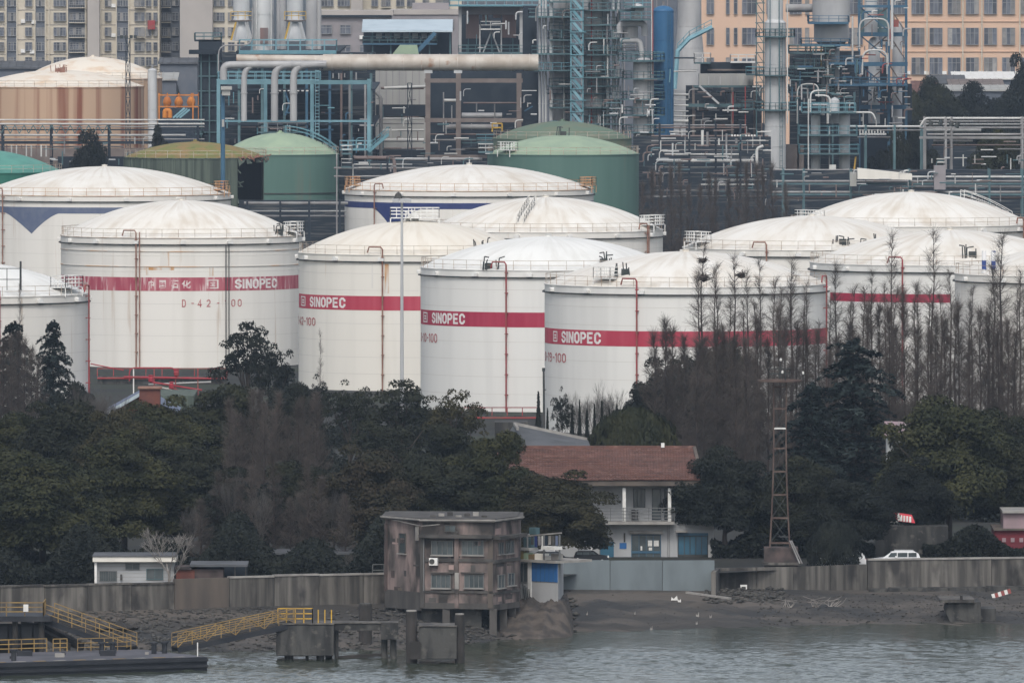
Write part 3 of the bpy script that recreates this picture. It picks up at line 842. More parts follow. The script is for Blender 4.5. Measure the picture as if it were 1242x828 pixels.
def redwood(seed, h=26.0, spread=2.9, nb=150, low=.12, twigs=13, thick=.012, reach=1.0):
    """leafless dawn redwood: straight trunk, fine rising branches, uneven sides"""
    rs = np.random.RandomState(seed)
    wob = [(0, 0, -.3)] + [(rs.uniform(-.22, .22), rs.uniform(-.22, .22), h * q) for q in (.2, .4, .6, .8)] + [(rs.uniform(-.2, .2), 0, h)]
    tm = MB(); tm.tube(wob, .23, 6, .018)
    o = tm.build('trunk', LM['bark_red']); tr = o.data; bpy.data.objects.remove(o)
    wob = np.array(wob); A, B, RA, RB = [], [], [], []
    pa = rs.uniform(0, 6.28, 4); gaps = rs.uniform(low, 1, 4)
    for i in range(nb):
        u = low + (1 - low) * (i + rs.rand()) / nb
        if np.min(np.abs(gaps - u)) < .012: continue
        z = h * u; az = rs.uniform(0, 6.283)
        side = .72 + .38 * math.sin(az + pa[0] + 4 * u) + .2 * math.sin(2 * az + pa[1] - 9 * u)
        L = (spread * (1 - u) ** .8 * rs.uniform(.5, 1.25) * max(.3, side) + .3)
        if rs.rand() < .06: L *= 1.5
        up = rs.uniform(.25, 1.0) if u < .8 else rs.uniform(.8, 1.8)
        d = np.array([math.cos(az), math.sin(az), up]); d /= np.linalg.norm(d)
        p = np.array([np.interp(z, wob[:, 2], wob[:, 0]), np.interp(z, wob[:, 2], wob[:, 1]), z]); q = p + d * L; q[2] += .15 * L
        m_ = (p + q) / 2 - np.array([rs.uniform(-.05, .05) * L, rs.uniform(-.05, .05) * L, .08 * L])
        A += [p, m_]; B += [m_, q]; RA += [.032, .02]; RB += [.02, .007]
        for k in range(int(twigs * (.4 + .6 * L / spread))):
            t = rs.uniform(.12, 1.0) ** .7
            s0 = p + (m_ - p) * (t * 2) if t < .5 else m_ + (q - m_) * (t * 2 - 1)
            dd = d * .75 + rs.normal(size=3) * .6; dd[2] = dd[2] * .8 + .25; dd /= np.linalg.norm(dd)
            A.append(s0); B.append(s0 + dd * rs.uniform(.3, 1.25) * reach); RA.append(thick); RB.append(thick * .5)
    crown = sticks(np.array(A), np.array(B), np.array(RA), np.array(RB), rs)
    crown.materials.append(LM['twig'])
    return tr, crown, h

def sticks(A, B, RA, RB, rs):
    """many thin three-sided sticks as one mesh"""
    d = B - A; d = d / (np.linalg.norm(d, axis=1, keepdims=True) + 1e-9)
    a = np.cross(d, rs.normal(size=d.shape)); a /= np.linalg.norm(a, axis=1, keepdims=True) + 1e-9
    b = np.cross(d, a)
    rings = []
    for P, R in ((A, RA), (B, RB)):
        for k in range(3):
            t = 2 * math.pi * k / 3
            rings.append(P + (a * math.cos(t) + b * math.sin(t)) * R[:, None])
    v = np.stack(rings, 1).reshape(-1, 3)
    n = len(A); o = np.arange(n)[:, None] * 6
    f = np.concatenate([o + np.array([[k, (k + 1) % 3, 3 + (k + 1) % 3, 3 + k]]) for k in range(3)], 0)
    return np_mesh('crown', v, f)

def bare_round(seed, h=9.0, w=3.2, n0=9, depth=4, mat='twig_grey', thick=.16, base=.25, twist=.5):
    """leafless rounded tree by repeated forking"""
    rg = random.Random(seed); A, B, RA, RB = [], [], [], []
    def grow(p, d, L, r, k):
        q = p + d * L
        A.append(p[:]); B.append(q[:]); RA.append(r); RB.append(r * .7)
        if k == 0: return
        for i in range(3 if k > 1 else 4):
            nd = (d + Vector((rg.gauss(0, twist), rg.gauss(0, twist), rg.gauss(.12, twist * .6)))).normalized()
            grow(p.lerp(q, rg.uniform(.55, 1)), nd, L * rg.uniform(.6, .85), max(r * .58, .012), k - 1)
    for i in range(n0):
        a = 6.283 * i / n0 + rg.uniform(-.3, .3)
        d = Vector((math.cos(a) * w / h, math.sin(a) * w / h, 1)).normalized()
        grow(Vector((0, 0, h * base * rg.uniform(.5, 1.1))), d, h * .28, thick * .45, depth)
    rs = np.random.RandomState(seed)
    crown = sticks(np.array([tuple(x) for x in A]), np.array([tuple(x) for x in B]), np.array(RA), np.array(RB), rs); crown.materials.append(LM[mat])
    mb = MB(); mb.tube([(0, 0, -.3), (0, 0, h * base * 1.15)], thick, 6, thick * .7); o = mb.build('trunk', LM[mat]); tr = o.data; bpy.data.objects.remove(o)
    return tr, crown, h

def conifer(seed, h=18.0, w=5.5, levels=17, pads=7, per=95, leaf=.26, droop=.28, start=.08):
    """cedar: flat drooping sprays in tiers"""
    rs = np.random.RandomState(seed); P, N = [], []; tips = []
    for j in range(levels):
        u = start + (1 - start) * j / (levels - 1); z = h * u; L = w * max(0.0, 1 - u) ** .5 * (.75 + .35 * math.sin(j * 2.1)) + .5
        for i in range(pads):
            az = 6.283 * (i + rs.uniform(-.4, .4)) / pads + j * 1.3; Lr = L * rs.uniform(.45, 1.2); z = h * u + rs.uniform(-.5, .5)
            d = np.array([math.cos(az), math.sin(az), 0.0]); sd = np.array([-d[1], d[0], 0])
            k = int(per * (Lr / w + .25)); t = rs.uniform(.1, 1, k) ** .7
            wd = .5 + .22 * Lr
            zz = z + .28 * Lr * np.sin(t * 2.2) - droop * Lr * t ** 2 + rs.normal(size=k) * .10
            p = d * (t * Lr)[:, None] + sd * (rs.normal(size=k) * wd * .5 * (1.15 - t))[:, None]; p[:, 2] = zz
            P.append(p); n_ = unit(rs, k) * .5 + np.array([0, 0, 1.0]) + d * .2; N.append(n_)
            tips.append((tuple(d * Lr * .8 + np.array([0, 0, z + .1 * Lr])), z))
    P = np.concatenate(P); N = np.concatenate(N); N /= np.linalg.norm(N, axis=1, keepdims=True)
    v, f = leaf_quads(P, N, leaf, rs, droop=.25, aspect=.4)
    crown = np_mesh('crown', v, f); crown.materials.append(LM['cedar'])
    mb = MB(); mb.tube([(0, 0, -.3), (0, 0, h * .97)], .3, 7, .04)
    for q, z in tips[::2]: mb.tube([(0, 0, z), q], .05, 4, .015)
    o = mb.build('trunk', LM['bark']); tr = o.data; bpy.data.objects.remove(o)
    return tr, crown, h

def cone_bush(seed, h=4.0, w=.9, n=2600, leaf=.16, power=1.0, dome=False):
    rs = np.random.RandomState(seed)
    u = rs.uniform(0, 1, n) ** (1.4 if not dome else .45); az = rs.uniform(0, 6.283, n)
    r = (w * (1 - u) ** power if not dome else w * np.sqrt(np.maximum(0, 1 - u ** 5))) * rs.uniform(.72, 1.05, n) * (1 + .12 * np.sin(az * 4 + u * 9) + .08 * np.sin(az * 9 - u * 14))
    P = np.stack([r * np.cos(az), r * np.sin(az), h * u * rs.uniform(.93, 1.04, n)], 1)
    N = np.stack([np.cos(az), np.sin(az), .5 + 0 * u], 1) + unit(rs, n) * .7; N /= np.linalg.norm(N, axis=1, keepdims=True)
    v, f = leaf_quads(P, N, leaf, rs); crown = np_mesh('crown', v, f); crown.materials.append(LM['dark'])
    mb = MB(); mb.tube([(0, 0, -.2), (0, 0, h * .8)], .1, 5, .02); o = mb.build('trunk', LM['bark']); tr = o.data; bpy.data.objects.remove(o)
    return tr, crown, h

BL = [broadleaf(11 + i, 5.2, 9.6, .3, 120, 520, .14, low=.95) for i in range(4)]            # full camphor crowns
BA = [broadleaf(31 + i, 4.6, 7.0, 4.0, 78, 170, .15, .35, (.5, 1.05), .4) for i in range(3)]     # airy crowns
RW = [redwood(51 + i, 26, 3.3, 150 + 14 * i, .10, 22, thick=.0095) for i in range(6)]
RS_ = [redwood(61 + i, 17, 2.9, 190, .05, 34, thick=.013) for i in range(5)]
CD = [conifer(71, 18, 6.5, 24, 9, 120), conifer(72, 15, 5.4, 24, 9, 110)]
BR = [bare_round(81 + i) for i in range(3)]
CB = [cone_bush(91), cone_bush(92, 4, .8, 2400, .16, .8)]
SH = [cone_bush(95, 4.2, 5.2, 16000, .17, dome=True)]

def plant(var, px, Y, top, label, group=None, leaf=None, wide=None, name='tree', cat='tree', z0=0.0, rot=None, bark=None):
    """tree standing at a pixel column and distance, its top at a photo row; wide = half-width in pixels"""
    tr, cr, h0 = var
    X = XP(px, Y); zt = ZP(top, Y); sz = (zt - z0) / h0
    root = thing(name, label, cat, (X, Y, z0), group)
    rot = random.uniform(0, 6.283) if rot is None else rot
    sx = sz
    if wide:
        w0 = getattr(plant, 'w', {}).get(cr.name)
        if w0 is None:
            a = np.empty(len(cr.vertices) * 3, dtype=np.float32); cr.vertices.foreach_get('co', a); a = a.reshape(-1, 3)
            w0 = float(np.percentile(np.hypot(a[:, 0], a[:, 1]), 97)); plant.w[cr.name] = w0
        sx = wide * Y / F / w0
    for nm, me in (('trunk', tr), ('crown', cr)):
        o = bpy.data.objects.new(nm, me); link(o); o.parent = root
        o.scale = (sx, sx, sz); o.rotation_euler = (0, 0, rot)
        m = leaf if nm == 'crown' else bark
        if m:
            o.material_slots[0].link = 'OBJECT'; o.material_slots[0].material = LM[m]
    return root
plant.w = {}

GL_, GR_ = 'evergreen trees along the quay', 'dark evergreens right of the white house'
# left mass, front to back: (variant, px, distance, top row, half width px, leaves, label)
for v, px, Y, top, wd, lf, lab in (
    (BL[0], 52, 1222, 556, 92, 'camphor', 'broad camphor tree in the lower left corner behind the quay wall'),
    (BL[1], -30, 1240, 540, 70, 'yellow', 'yellowish green tree cut by the left edge'),
    (BL[2], 150, 1252, 532, 74, 'camphor', 'rounded dark green tree behind the small white hut'),
    (BL[3], 222, 1262, 548, 66, 'dark', 'dark tree above the rust red shed'),
    (BL[1], 300, 1246, 590, 70, 'black', 'low blackish tree between the red shed and the pink building'),
    (BL[0], 372, 1250, 566, 62, 'dark', 'dark tree with brown twigs left of the pink building'),
    (BL[2], 440, 1246, 548, 66, 'brownish', 'brownish green tree directly behind the pink building roof'),
    (BL[3], 520, 1252, 560, 72, 'dark', 'dark dense tree above the pink building'),
    (BL[0], 596, 1254, 532, 62, 'camphor', 'green tree at the left end of the red tiled roof'),
    (BL[2], 672, 1243, 578, 70, 'olive', 'olive green tree spreading in front of the white house'),
    (BL[1], 78, 1318, 494, 78, 'dark', 'dark tree standing behind the lower left camphor'),
    (BL[3], 12, 1330, 505, 60, 'camphor', 'mid green tree at the left edge below the cedar'),
    (BL[2], 190, 1325, 490, 62, 'camphor', 'green tree below the brick chimney'),
    (BL[0], 262, 1345, 474, 62, 'dark', 'leafy tree below the fan shaped evergreen'),
    (BL[1], 136, 1300, 505, 52, 'olive', 'olive tinted tree below the blue shed roof'),
    (BL[3], 350, 1370, 470, 48, 'black', 'blackish tree behind the brown bare redwoods'),
    (BL[0], 545, 1330, 520, 60, 'dark', 'dense tree below the airy one beside the crimson band tank'),
): plant(v, px, Y, top, lab, GL_, lf, wd, 'evergreen_tree')
plant(BA[0], 305, 1480, 388, 'fan shaped dark evergreen standing in front of the D-42 tank', GL_, 'black', 50, 'evergreen_tree')
plant(BA[1], 330, 1440, 412, 'dark evergreen joined to the right of the fan shaped one', GL_, 'black', 38, 'evergreen_tree')
plant(BA[2], 425, 1400, 462, 'thin leaved tree in front of the cream tank', GL_, 'dark', 42, 'evergreen_tree')
plant(BA[0], 492, 1380, 458, 'airy tree with tank white showing through, left of the pair', GL_, 'dark', 56, 'evergreen_tree')
plant(BA[1], 552, 1370, 468, 'airy tree with tank white showing through, right of the pair', GL_, 'olive', 50, 'evergreen_tree')
plant(BA[2], 470, 1340, 505, 'loose leaved tree below the airy pair', GL_, 'dark', 58, 'evergreen_tree')
plant(BA[2], 385, 1420, 455, 'spindly dark tree beside the thin bare spire', GL_, 'black', 26, 'evergreen_tree')
plant(CD[1], 64, 1500, 394, 'layered dark cedar in front of the left edge tank', GL_, None, 36, 'cedar_tree')
plant(CD[1], 16, 1470, 396, 'layered dark cedar cut by the left edge', GL_, None, 46, 'cedar_tree')
plant(BL[1], 88, 1440, 470, 'dark bush below the layered cedar', GL_, 'black', 36, 'evergreen_tree')
# right mass
for v, px, Y, top, wd, lf, lab in (
    (BL[1], 880, 1262, 548, 62, 'black', 'dark tree hiding the right end of the white house'),
    (BL[2], 965, 1262, 560, 62, 'dark', 'dark tree behind the rusty lattice tower'),
    (BL[0], 1030, 1258, 585, 52, 'black', 'blackish tree hanging over the quay wall by the cars'),
    (BL[3], 1150, 1275, 488, 82, 'camphor', 'large camphor tree right of the pink roofed hut'),
    (BL[0], 1225, 1282, 505, 62, 'dark', 'dark tree at the right edge above the red building'),
    (BL[2], 1106, 1268, 562, 50, 'black', 'dark low tree over the red awning'),
    (BL[1], 1098, 1300, 530, 34, 'dark', 'dark tree in front of the pink roofed hut wall'),
    (BL[1], 818, 1420, 440, 60, 'black', 'dark leafy tree in front of the nearest tank, left of the redwoods'),
    (BL[3], 872, 1440, 420, 56, 'dark', 'tall dark leafy tree among the redwood trunks'),
    (BL[0], 776, 1400, 470, 34, 'black', 'small dark tree at the foot of the nearest tank'),
): plant(v, px, Y, top, lab, GR_, lf, wd, 'evergreen_tree')
plant(CD[0], 1035, 1345, 418, 'large layered blue green cedar behind the lattice tower', GR_, None, 92, 'cedar_tree')
plant(CD[1], 985, 1340, 470, 'smaller layered cedar left of the large one', GR_, None, 56, 'cedar_tree')
plant(SH[0], 768, 1335, 500, 'clipped dome of dark green leaves behind the red tiled roof', None, 'camphor', 66, 'round_shrub', 'shrub')
plant(CB[0], 653, 1420, 479, 'pointed dark cypress beside the black post', None, 'black', 9, 'cypress', 'cypress')
plant(BA[2], 682, 1400, 470, 'small dark tree between the cypress and pale twigs', GR_, 'black', 14, 'evergreen_tree')
ORD2 = 'first second third fourth fifth sixth seventh eighth'.split()
for k, px in enumerate((664, 694, 703, 712, 721, 730, 739, 748)):
    plant(CB[k % 2], px, 1390 + k, 499 - (k % 3) * 5, 'small pointed cypress above the grey shed roof, %s from the left in its row' % ORD2[k], 'hedge row of small cypresses', 'black', 6.5, 'cypress', 'cypress')
for k, (px, top) in enumerate(((700, 470), (716, 462), (732, 460), (746, 466))):
    plant(BR[k % 3], px, 1430 + 3 * k, top, 'pale leafless shrub at the nearest tank base, %s from the left' % ORD2[k], 'pale leafless shrubs', 'twig_grey', 17, 'bare_shrub', 'shrub', bark='twig_grey')

# bare dawn redwoods
GW = 'bare dawn redwoods'
ORD = 'first second third fourth fifth sixth seventh eighth ninth tenth eleventh twelfth thirteenth fourteenth fifteenth sixteenth seventeenth eighteenth nineteenth'.split()
ORD2 = ORD[:]
for px, top, Y, wd in ((853, 297, 1400, 20), (868, 318, 1412, 16), (890, 312, 1420, 22), (906, 330, 1405, 18), (921, 318, 1425, 20), (940, 335, 1410, 18), (960, 316, 1400, 20), (979, 345, 1416, 17),
                       (1013, 322, 1420, 19), (1036, 345, 1410, 17), (1058, 330, 1425, 19), (1082, 285, 1400, 22), (1110, 345, 1420, 18), (1131, 282, 1405, 24), (1152, 330, 1420, 20), (1180, 345, 1425, 16), (1204, 318, 1415, 22), (1216, 282, 1400, 24), (1238, 330, 1420, 20)):
    plant(RW[(px * 7) % 6], px, Y, top, 'tall leafless redwood against the right hand tanks, %s from the left' % ORD.pop(0), GW, None, wd * 1.45, 'bare_redwood', 'tree')
rg = random.Random(3)
for k in range(38):
    px = 795 + k * 12.2 + rg.uniform(-4, 4); Y = 1352 + rg.uniform(0, 40)
    top = 396 + rg.uniform(-26, 24) + (18 if px < 850 else 0) - (14 if 1085 < px < 1140 or px > 1185 else 0)
    plant(RS_[k % 4], px, Y, top, 'leafless brown redwood in the dense lower stand at right', 'dense lower redwood stand', None, 23, 'bare_redwood', 'tree')
for k in range(22):
    px = 848 + k * 18.5 + rg.uniform(-7, 7)
    plant(RW[k % 6], px, 1396 + rg.uniform(0, 40), 352 + rg.uniform(-22, 26) + (25 if 985 < px < 1005 else 0), 'half height leafless redwood between the tall ones at right', 'half height redwoods', None, 28, 'bare_redwood', 'tree')
for k in range(14):
    px = 232 + k * 14.5 + rg.uniform(-5, 5)
    plant(RS_[k % 5] if k % 3 else BR[k % 3], px, 1231 + rg.uniform(0, 12), 575 + rg.uniform(-28, 36), 'thin leafless tree mixed among the dark evergreens left of the pink building', 'thin bare trees among evergreens', None, 17, 'bare_tree', 'tree')
for k in range(13):
    px = 278 + k * 9 + rg.uniform(-3, 3)
    plant(RS_[(k + 1) % 4], px, 1288 + rg.uniform(0, 24), 488 + rg.uniform(-12, 22), 'leafless brown redwood in the clump left of the airy trees', 'left redwood clump', None, 19, 'bare_redwood', 'tree')
for k in range(7):
    plant(RS_[(k + 2) % 4], -4 + k * 8.5, 1425 + 4 * k, 400 + rg.uniform(-10, 18) + 5 * k, 'leafless brown redwood at the left edge in front of the cedars', 'left edge redwoods', None, 16, 'bare_redwood', 'tree')
plant(RW[1], 388, 1480, 403, 'thin bare spire of a redwood in front of the cream tank', GW, None, 9, 'bare_redwood', 'tree')
plant(RW[2], 24, 1500, 345, 'lone bare spire at the left edge before the tank rim', GW, None, 10, 'bare_redwood', 'tree')
for k in range(6):
    plant(BR[k % 3], 100 + k * 9, 1420 + 5 * k, 458 + 4 * k, 'grey leafless bush beside the blue shed roof', 'grey leafless bushes', 'twig_grey', 20, 'bare_bush', 'bush', bark='twig_grey')
for k, (px, py, w_) in enumerate(((853, 316, .35), (853.5, 337, .55), (899, 334, .4))):
    c = W(px, py, 1399 if k < 2 else 1404); mb = MB(); rn = random.Random(k)
    for j in range(46):
        a, b = rn.uniform(0, 6.28), rn.uniform(-.6, .9); p = c + Vector((math.cos(a) * w_ * math.cos(b), math.sin(a) * w_ * math.cos(b), w_ * .8 * math.sin(b)))
        q = p + Vector((rn.uniform(-1, 1), rn.uniform(-1, 1), rn.uniform(-.4, .4))).normalized() * w_ * 1.1; mb.beam(p, q, .05)
    mb.lathe(c.x, c.y, [(.02, c.z - w_ * .8), (w_ * .7, c.z - w_ * .4), (w_ * .9, c.z + .1), (w_ * .5, c.z + w_ * .5), (.02, c.z + w_ * .45)], 9)
    tag(mb.build('bird_nest', LM['bark']), ['small twig nest near the top of the leftmost tall redwood', 'large twig nest lower on the leftmost tall redwood', 'twig nest in a redwood right of the two-nest tree'][k], 'nest')
# brown bare trees behind the tanks, and evergreens among the pipe racks
for k in range(16):
    px = 778 + k * 11.5 + rg.uniform(-3, 3)
    plant(RS_[k % 4], px, 1985 + rg.uniform(0, 30), 212 + rg.uniform(-14, 20), 'brown leafless tree in the strip between the tanks and the pipe rack', 'brown strip behind the tanks', None, 13, 'bare_redwood', 'tree')
for px, Y, top, wd, lf, lab in (
    (105, 2150, 168, 32, 'black', 'dark round tree below the pipe rack near the rusted tank'),
    (190, 2160, 164, 22, 'black', 'low dark bush behind the torn olive tank'),
    (1085, 2230, 165, 26, 'dark', 'dark evergreen right of the twin small columns'),
    (1112, 2240, 158, 30, 'black', 'blackish evergreen below the white pipe bend'),
    (1060, 2225, 190, 24, 'black', 'low dark evergreen behind the rearmost tank'),
    (1200, 2200, 166, 36, 'camphor', 'green tree under the right pipe rack'),
    (1240, 2210, 172, 24, 'dark', 'dark tree at the right edge under the pipe rack'),
    (1135, 2600, 100, 40, 'dark', 'dark tree below the peach building, left one'),
    (1185, 2610, 108, 44, 'black', 'dark tree below the peach building, middle one'),
    (1238, 2590, 78, 36, 'black', 'tall dark tree at the right edge before the peach building'),
    (1108, 2590, 118, 22, 'camphor', 'small green tree at the foot of the blue steel frame'),
    (1045, 2130, 216, 34, 'camphor', 'green tree between the rearmost tank and the pipe rack'),
    (203, 2640, 96, 26, 'dark', 'dark tree between the rusted tanks and the dark heater'),
    (222, 2650, 104, 20, 'black', 'blackish tree behind the orange vessels'),
): plant(BL[int(px) % 4], px, Y, top, lab, 'evergreens among the works', lf, wd, 'evergreen_tree')
# ------------------------------------------------------------------ refinery behind the tanks
MT['steel'] = M('grey_insulation_cladding', (.40, .40, .40), (.31, .31, .315), .35, .55, metal=.05, stretch=(1, 1, .4), c3=(.26, .19, .14), scale3=.5, stretch3=(1, 1, .1), lo3=.66, hi3=.8, jitter=.12)
MT['steel_light'] = M('silver_cladding', (.50, .51, .51), (.40, .41, .42), .35, .5, metal=.05, stretch=(1, 1, .3), jitter=.1)
MT['duct'] = M('weathered_duct', (.50, .46, .41), (.38, .33, .28), .4, .6, metal=.1, c3=(.30, .15, .08), scale3=.5, lo3=.64, hi3=.76)
MT['pipe_white'] = M('white_pipe_cladding', (.55, .55, .53), (.42, .42, .41), .3, .5, jitter=.15)
MT['pipe_grey'] = M('grey_pipe', (.27, .27, .27), (.19, .18, .18), .4, .6, jitter=.2)
MT['pipe_brown'] = M('brown_pipe', (.15, .11, .10), (.2, .16, .15), .4, .7)
MT['cyan_light'] = M('light_blue_steel_paint', (.19, .35, .41), (.15, .29, .34), .5, .6, jitter=.1)
MT['teal_steel'] = M('grey_green_steel_paint', (.085, .15, .165), (.06, .11, .125), .5, .65, jitter=.15)
MT['blue_steel'] = M('deep_blue_steel_paint', (.035, .095, .16), (.05, .12, .18), .5, .6, jitter=.1)
MT['blue_vessel'] = M('blue_vessel_paint', (.03, .115, .24), (.04, .14, .27), .3, .55)
MT['dark_steel'] = M('dark_steel', (.015, .023, .034), (.024, .033, .044), .4, .8, jitter=.2)
MT['concrete_brown'] = M('brown_concrete', (.19, .16, .145), (.14, .115, .105), .5, .85)
MT['panel_red'] = M('reddish_panels', (.20, .13, .12), (.14, .115, .115), .6, .8, stretch=V)
MT['cladding_pale'] = M('pale_wall_cladding', (.36, .36, .34), (.3, .3, .29), .4, .8, stretch=V)
MT['orange'] = M('orange_paint', (.55, .20, .03), (.45, .15, .03), .7, .6)
MT['roof_blue'] = M('pale_blue_roof', (.45, .53, .58), (.38, .46, .51), .3, .6)
MT['yellow'] = M('yellow_paint', (.50, .31, .04), (.36, .23, .06), 1.0, .65)
MT['grey_render'] = M('grey_render', (.27, .25, .26), (.22, .21, .22), .3, .85)

MT['shaded_far_pipes'] = M('shaded_pipework', (.016, .024, .034), (.085, .088, .09), 1.3, .8, stretch=(.16, 1, 2.6), lo=.52, hi=.66, detail=6)  # streaks paint far pipework with the shade between pipes in the colour
def bend_path(pts, r=1.0, k=4):
    pts = [Vector(p) for p in pts]; out = [pts[0]]
    for a, b, c in zip(pts[:-2], pts[1:-1], pts[2:]):
        u, v = (a - b), (c - b); q = min(r, u.length * .45, v.length * .45)
        p0, p1 = b + u.normalized() * q, b + v.normalized() * q
        for i in range(k + 1):
            t = i / k; out.append(p0 * (1 - t) ** 2 + b * 2 * t * (1 - t) + p1 * t * t)
    out.append(pts[-1]); return out

def pipe(parent, pts, Y, rpx, mat='pipe_grey', name='pipe', n=10, bend=1.6):
    """pipe through photo points at distance Y (a point may carry its own distance)"""
    P_ = [W(p[0], p[1], p[2] if len(p) > 2 else Y) for p in pts]
    mb = MB().tube(bend_path(P_, bend), rpx * Y / F, n)
    # flanged joints
    for a, b in zip(P_[:-1], P_[1:]):
        L = (b - a).length; k = int(L / 7)
        for i in range(1, k + 1):
            c = a.lerp(b, i / (k + 1)); d = (b - a).normalized() * .09
            mb.cyl(c - d, c + d, rpx * Y / F * 1.18, n=n)
    return mb.build(name, MT[mat], parent, True)

def posts(parent, pxs, py0, py1, Y, wpx, mat, dep=None, name='column'):
    for px in pxs:
        for yy in ([Y] if not dep else [Y, Y + dep]):
            mb = MB().pbox(px - wpx / 2, px + wpx / 2, py0, py1, yy, wpx * yy / F); mb.build(name, MT[mat], parent)

def beams(parent, px0, px1, pys, Y, hpx, mat, dep=None, name='beam', off=.02):
    for py in pys:
        for yy in ([Y] if not dep else [Y, Y + dep]):
            MB().pbox(px0, px1, py - hpx / 2, py + hpx / 2, yy - off, hpx * yy / F * .8).build(name, MT[mat], parent)

def deck(parent, px0, px1, py, Y, dep, mat='teal_steel', rail_mat=None, h=1.15, t=.22, name='platform', gap=1.5):
    a, b = XP(px0, Y), XP(px1, Y); z = ZP(py, Y)
    o = MB().box(a, b, Y, Y + dep, z - t, z).build(name, MT[mat], parent)
    r = MB().rail([(a, Y + .05, z), (b, Y + .05, z), (b, Y + dep, z), (a, Y + dep, z), (a, Y + .05, z)], h, gap, .09, 1)
    r.build('guard_rail', MT[rail_mat or mat], o)
    return o

def ring_deck(parent, cx, wpx, py, Y, R, mat='teal_steel', rail=True, h=1.1):
    X = XP(cx, Y); z = ZP(py, Y - R); r = wpx / 2 * Y / F
    o = MB().lathe(X, Y, [(R * .9, z - .2), (r, z - .2), (r, z), (R * .9, z)], 24).build('platform', MT[mat], parent)
    if rail:
        mb = MB(); n = 20
        mb.rail([(X + (r - .05) * math.sin(6.2832 * i / n), Y - (r - .05) * math.cos(6.2832 * i / n), z) for i in range(n + 1)], h, 3, .085, 1)
        mb.build('guard_rail', MT[mat], o)
    for i in range(6):
        a = 6.2832 * i / 6 + .3
    return o

def column(label, cx, w, top, bot, Y, mat='steel', decks=(), deck_w=1.6, head=True, deck_mat='teal_steel', ladder=True, group=None, name='process_column', base_z=None, profile=None, seam=3.2):
    """vertical vessel: cladding with joints, domed head, ring platforms, caged ladder"""
    R = w / 2 * Y / F; X = XP(cx, Y); z1 = ZP(top, Y); z0 = ZP(bot, Y) if base_z is None else base_z
    root = thing(name, label, 'column', (X, Y, z0), group)
    prof = []
    segs = profile or [(1.0, 1.0, 0.0, 1.0)]
    for (ra, rb, ta, tb) in segs:
        za, zb = z0 + (z1 - z0) * ta, z0 + (z1 - z0) * tb; k = max(1, int((zb - za) / seam))
        for i in range(k):
            u0, u1 = i / k, (i + 1) / k; q0, q1 = R * (ra + (rb - ra) * u0), R * (ra + (rb - ra) * u1)
            y0_, y1_ = za + (zb - za) * u0, za + (zb - za) * u1
            prof += [(q0, y0_ + .05), (q1, y1_ - .05), (q1 + .05, y1_ - .04), (q1 + .05, y1_ + .04)]
    MB().lathe(X, Y, prof, 28).build('shell', MT[mat], root, True)
    rt = R * segs[-1][1]
    if head:
        MB().lathe(X, Y, [(rt * math.cos(a), z1 + rt * .55 * math.sin(a)) for a in [math.pi / 2 * i / 8 * .999 for i in range(9)]], 28).build('head', MT[mat], root, True)
        MB().cyl((X, Y, z1 + rt * .5), (X, Y, z1 + rt * .5 + .8), .22, n=8).build('nozzle', MT['pipe_grey'], root)
    for py in decks:
        u = (ZP(py, Y) - z0) / (z1 - z0); f_ = 1.0
        for (ra, rb, ta, tb) in segs:
            if ta <= u <= tb: f_ = ra + (rb - ra) * (u - ta) / (tb - ta)
        ring_deck(root, cx, w * f_ + 2 * deck_w * F / Y, py, Y, R * f_, deck_mat)
    if ladder:
        a = .5; mb = MB()
        for q in (-.22, .22): mb.beam(wrap(X, Y, R + .25, a + q / R, z0), wrap(X, Y, R + .25, a + q / R, z1), .07)
        z = z0
        while z < z1:
            mb.beam(wrap(X, Y, R + .25, a - .22 / R, z), wrap(X, Y, R + .25, a + .22 / R, z), .05); z += .8
        mb.build('ladder', MT[deck_mat], root)
    return root

# black heater house and the dark hall under the reactor
hh = thing('heater_house', 'black steel heater house left of the light blue pipe frame', 'heater', W(254, 300, 2262), 'refinery units')
MB().pbox(241, 268, 49, 330, 2262, 9).build('casing', MT['dark_steel'], hh)
MB().pbox(229, 262, 61, 66, 2260, 6).build('ledge', MT['dark_steel'], hh)
for py in (74, 92, 110, 128, 146, 160): MB().pbox(240, 269, py, py + 1.2, 2261.7, 1).build('ledge', MT['teal_steel'], hh)
for px in (244, 254, 264): MB().pbox(px - .8, px + .8, 66, 200, 2261.5, .4).build('stiffener', MT['teal_steel'], hh)
deck(hh, 237, 246, 162, 2258, 3, 'teal_steel'); deck(hh, 236, 268, 49, 2262, 9, 'dark_steel', 'teal_steel')

hall = thing('reactor_hall', 'dark open process hall under the reactor platform', 'process hall', W(360, 300, 2300), 'refinery units')
MB().pbox(269, 455, 64, 330, 2312, 6).build('rear_wall', MT['shaded_far_pipes'], hall)  # dark sheet standing in for the hall's shaded void
for py in (108, 150, 178): MB().pbox(269, 455, py, py + 2, 2226, 80).build('floor_slab', MT['dark_steel'], hall)
MB().pbox(286, 412, 62.5, 65, 2224, 84).build('roof_slab', MT['dark_steel'], hall)
for px in (290, 318, 345, 372, 400, 426, 450):
    MB().pbox(px - 1.5, px + 1.5, 65, 320, 2226, .5).build('column', MT['teal_steel' if px % 4 else 'blue_steel'], hall)
for k in range(26):
    rx = random.Random(k); px = 272 + rx.uniform(0, 170); py = 152 + rx.uniform(0, 30); L = rx.uniform(4, 22)
    pipe(hall, [(px, py), (px + L, py)] if k % 2 else [(px, py), (px, py + L * .7)], 2221 - rx.uniform(0, 3), rx.uniform(.5, 1.1), rx.choice(['pipe_grey', 'pipe_white', 'pipe_brown', 'cyan', 'pipe_grey']))
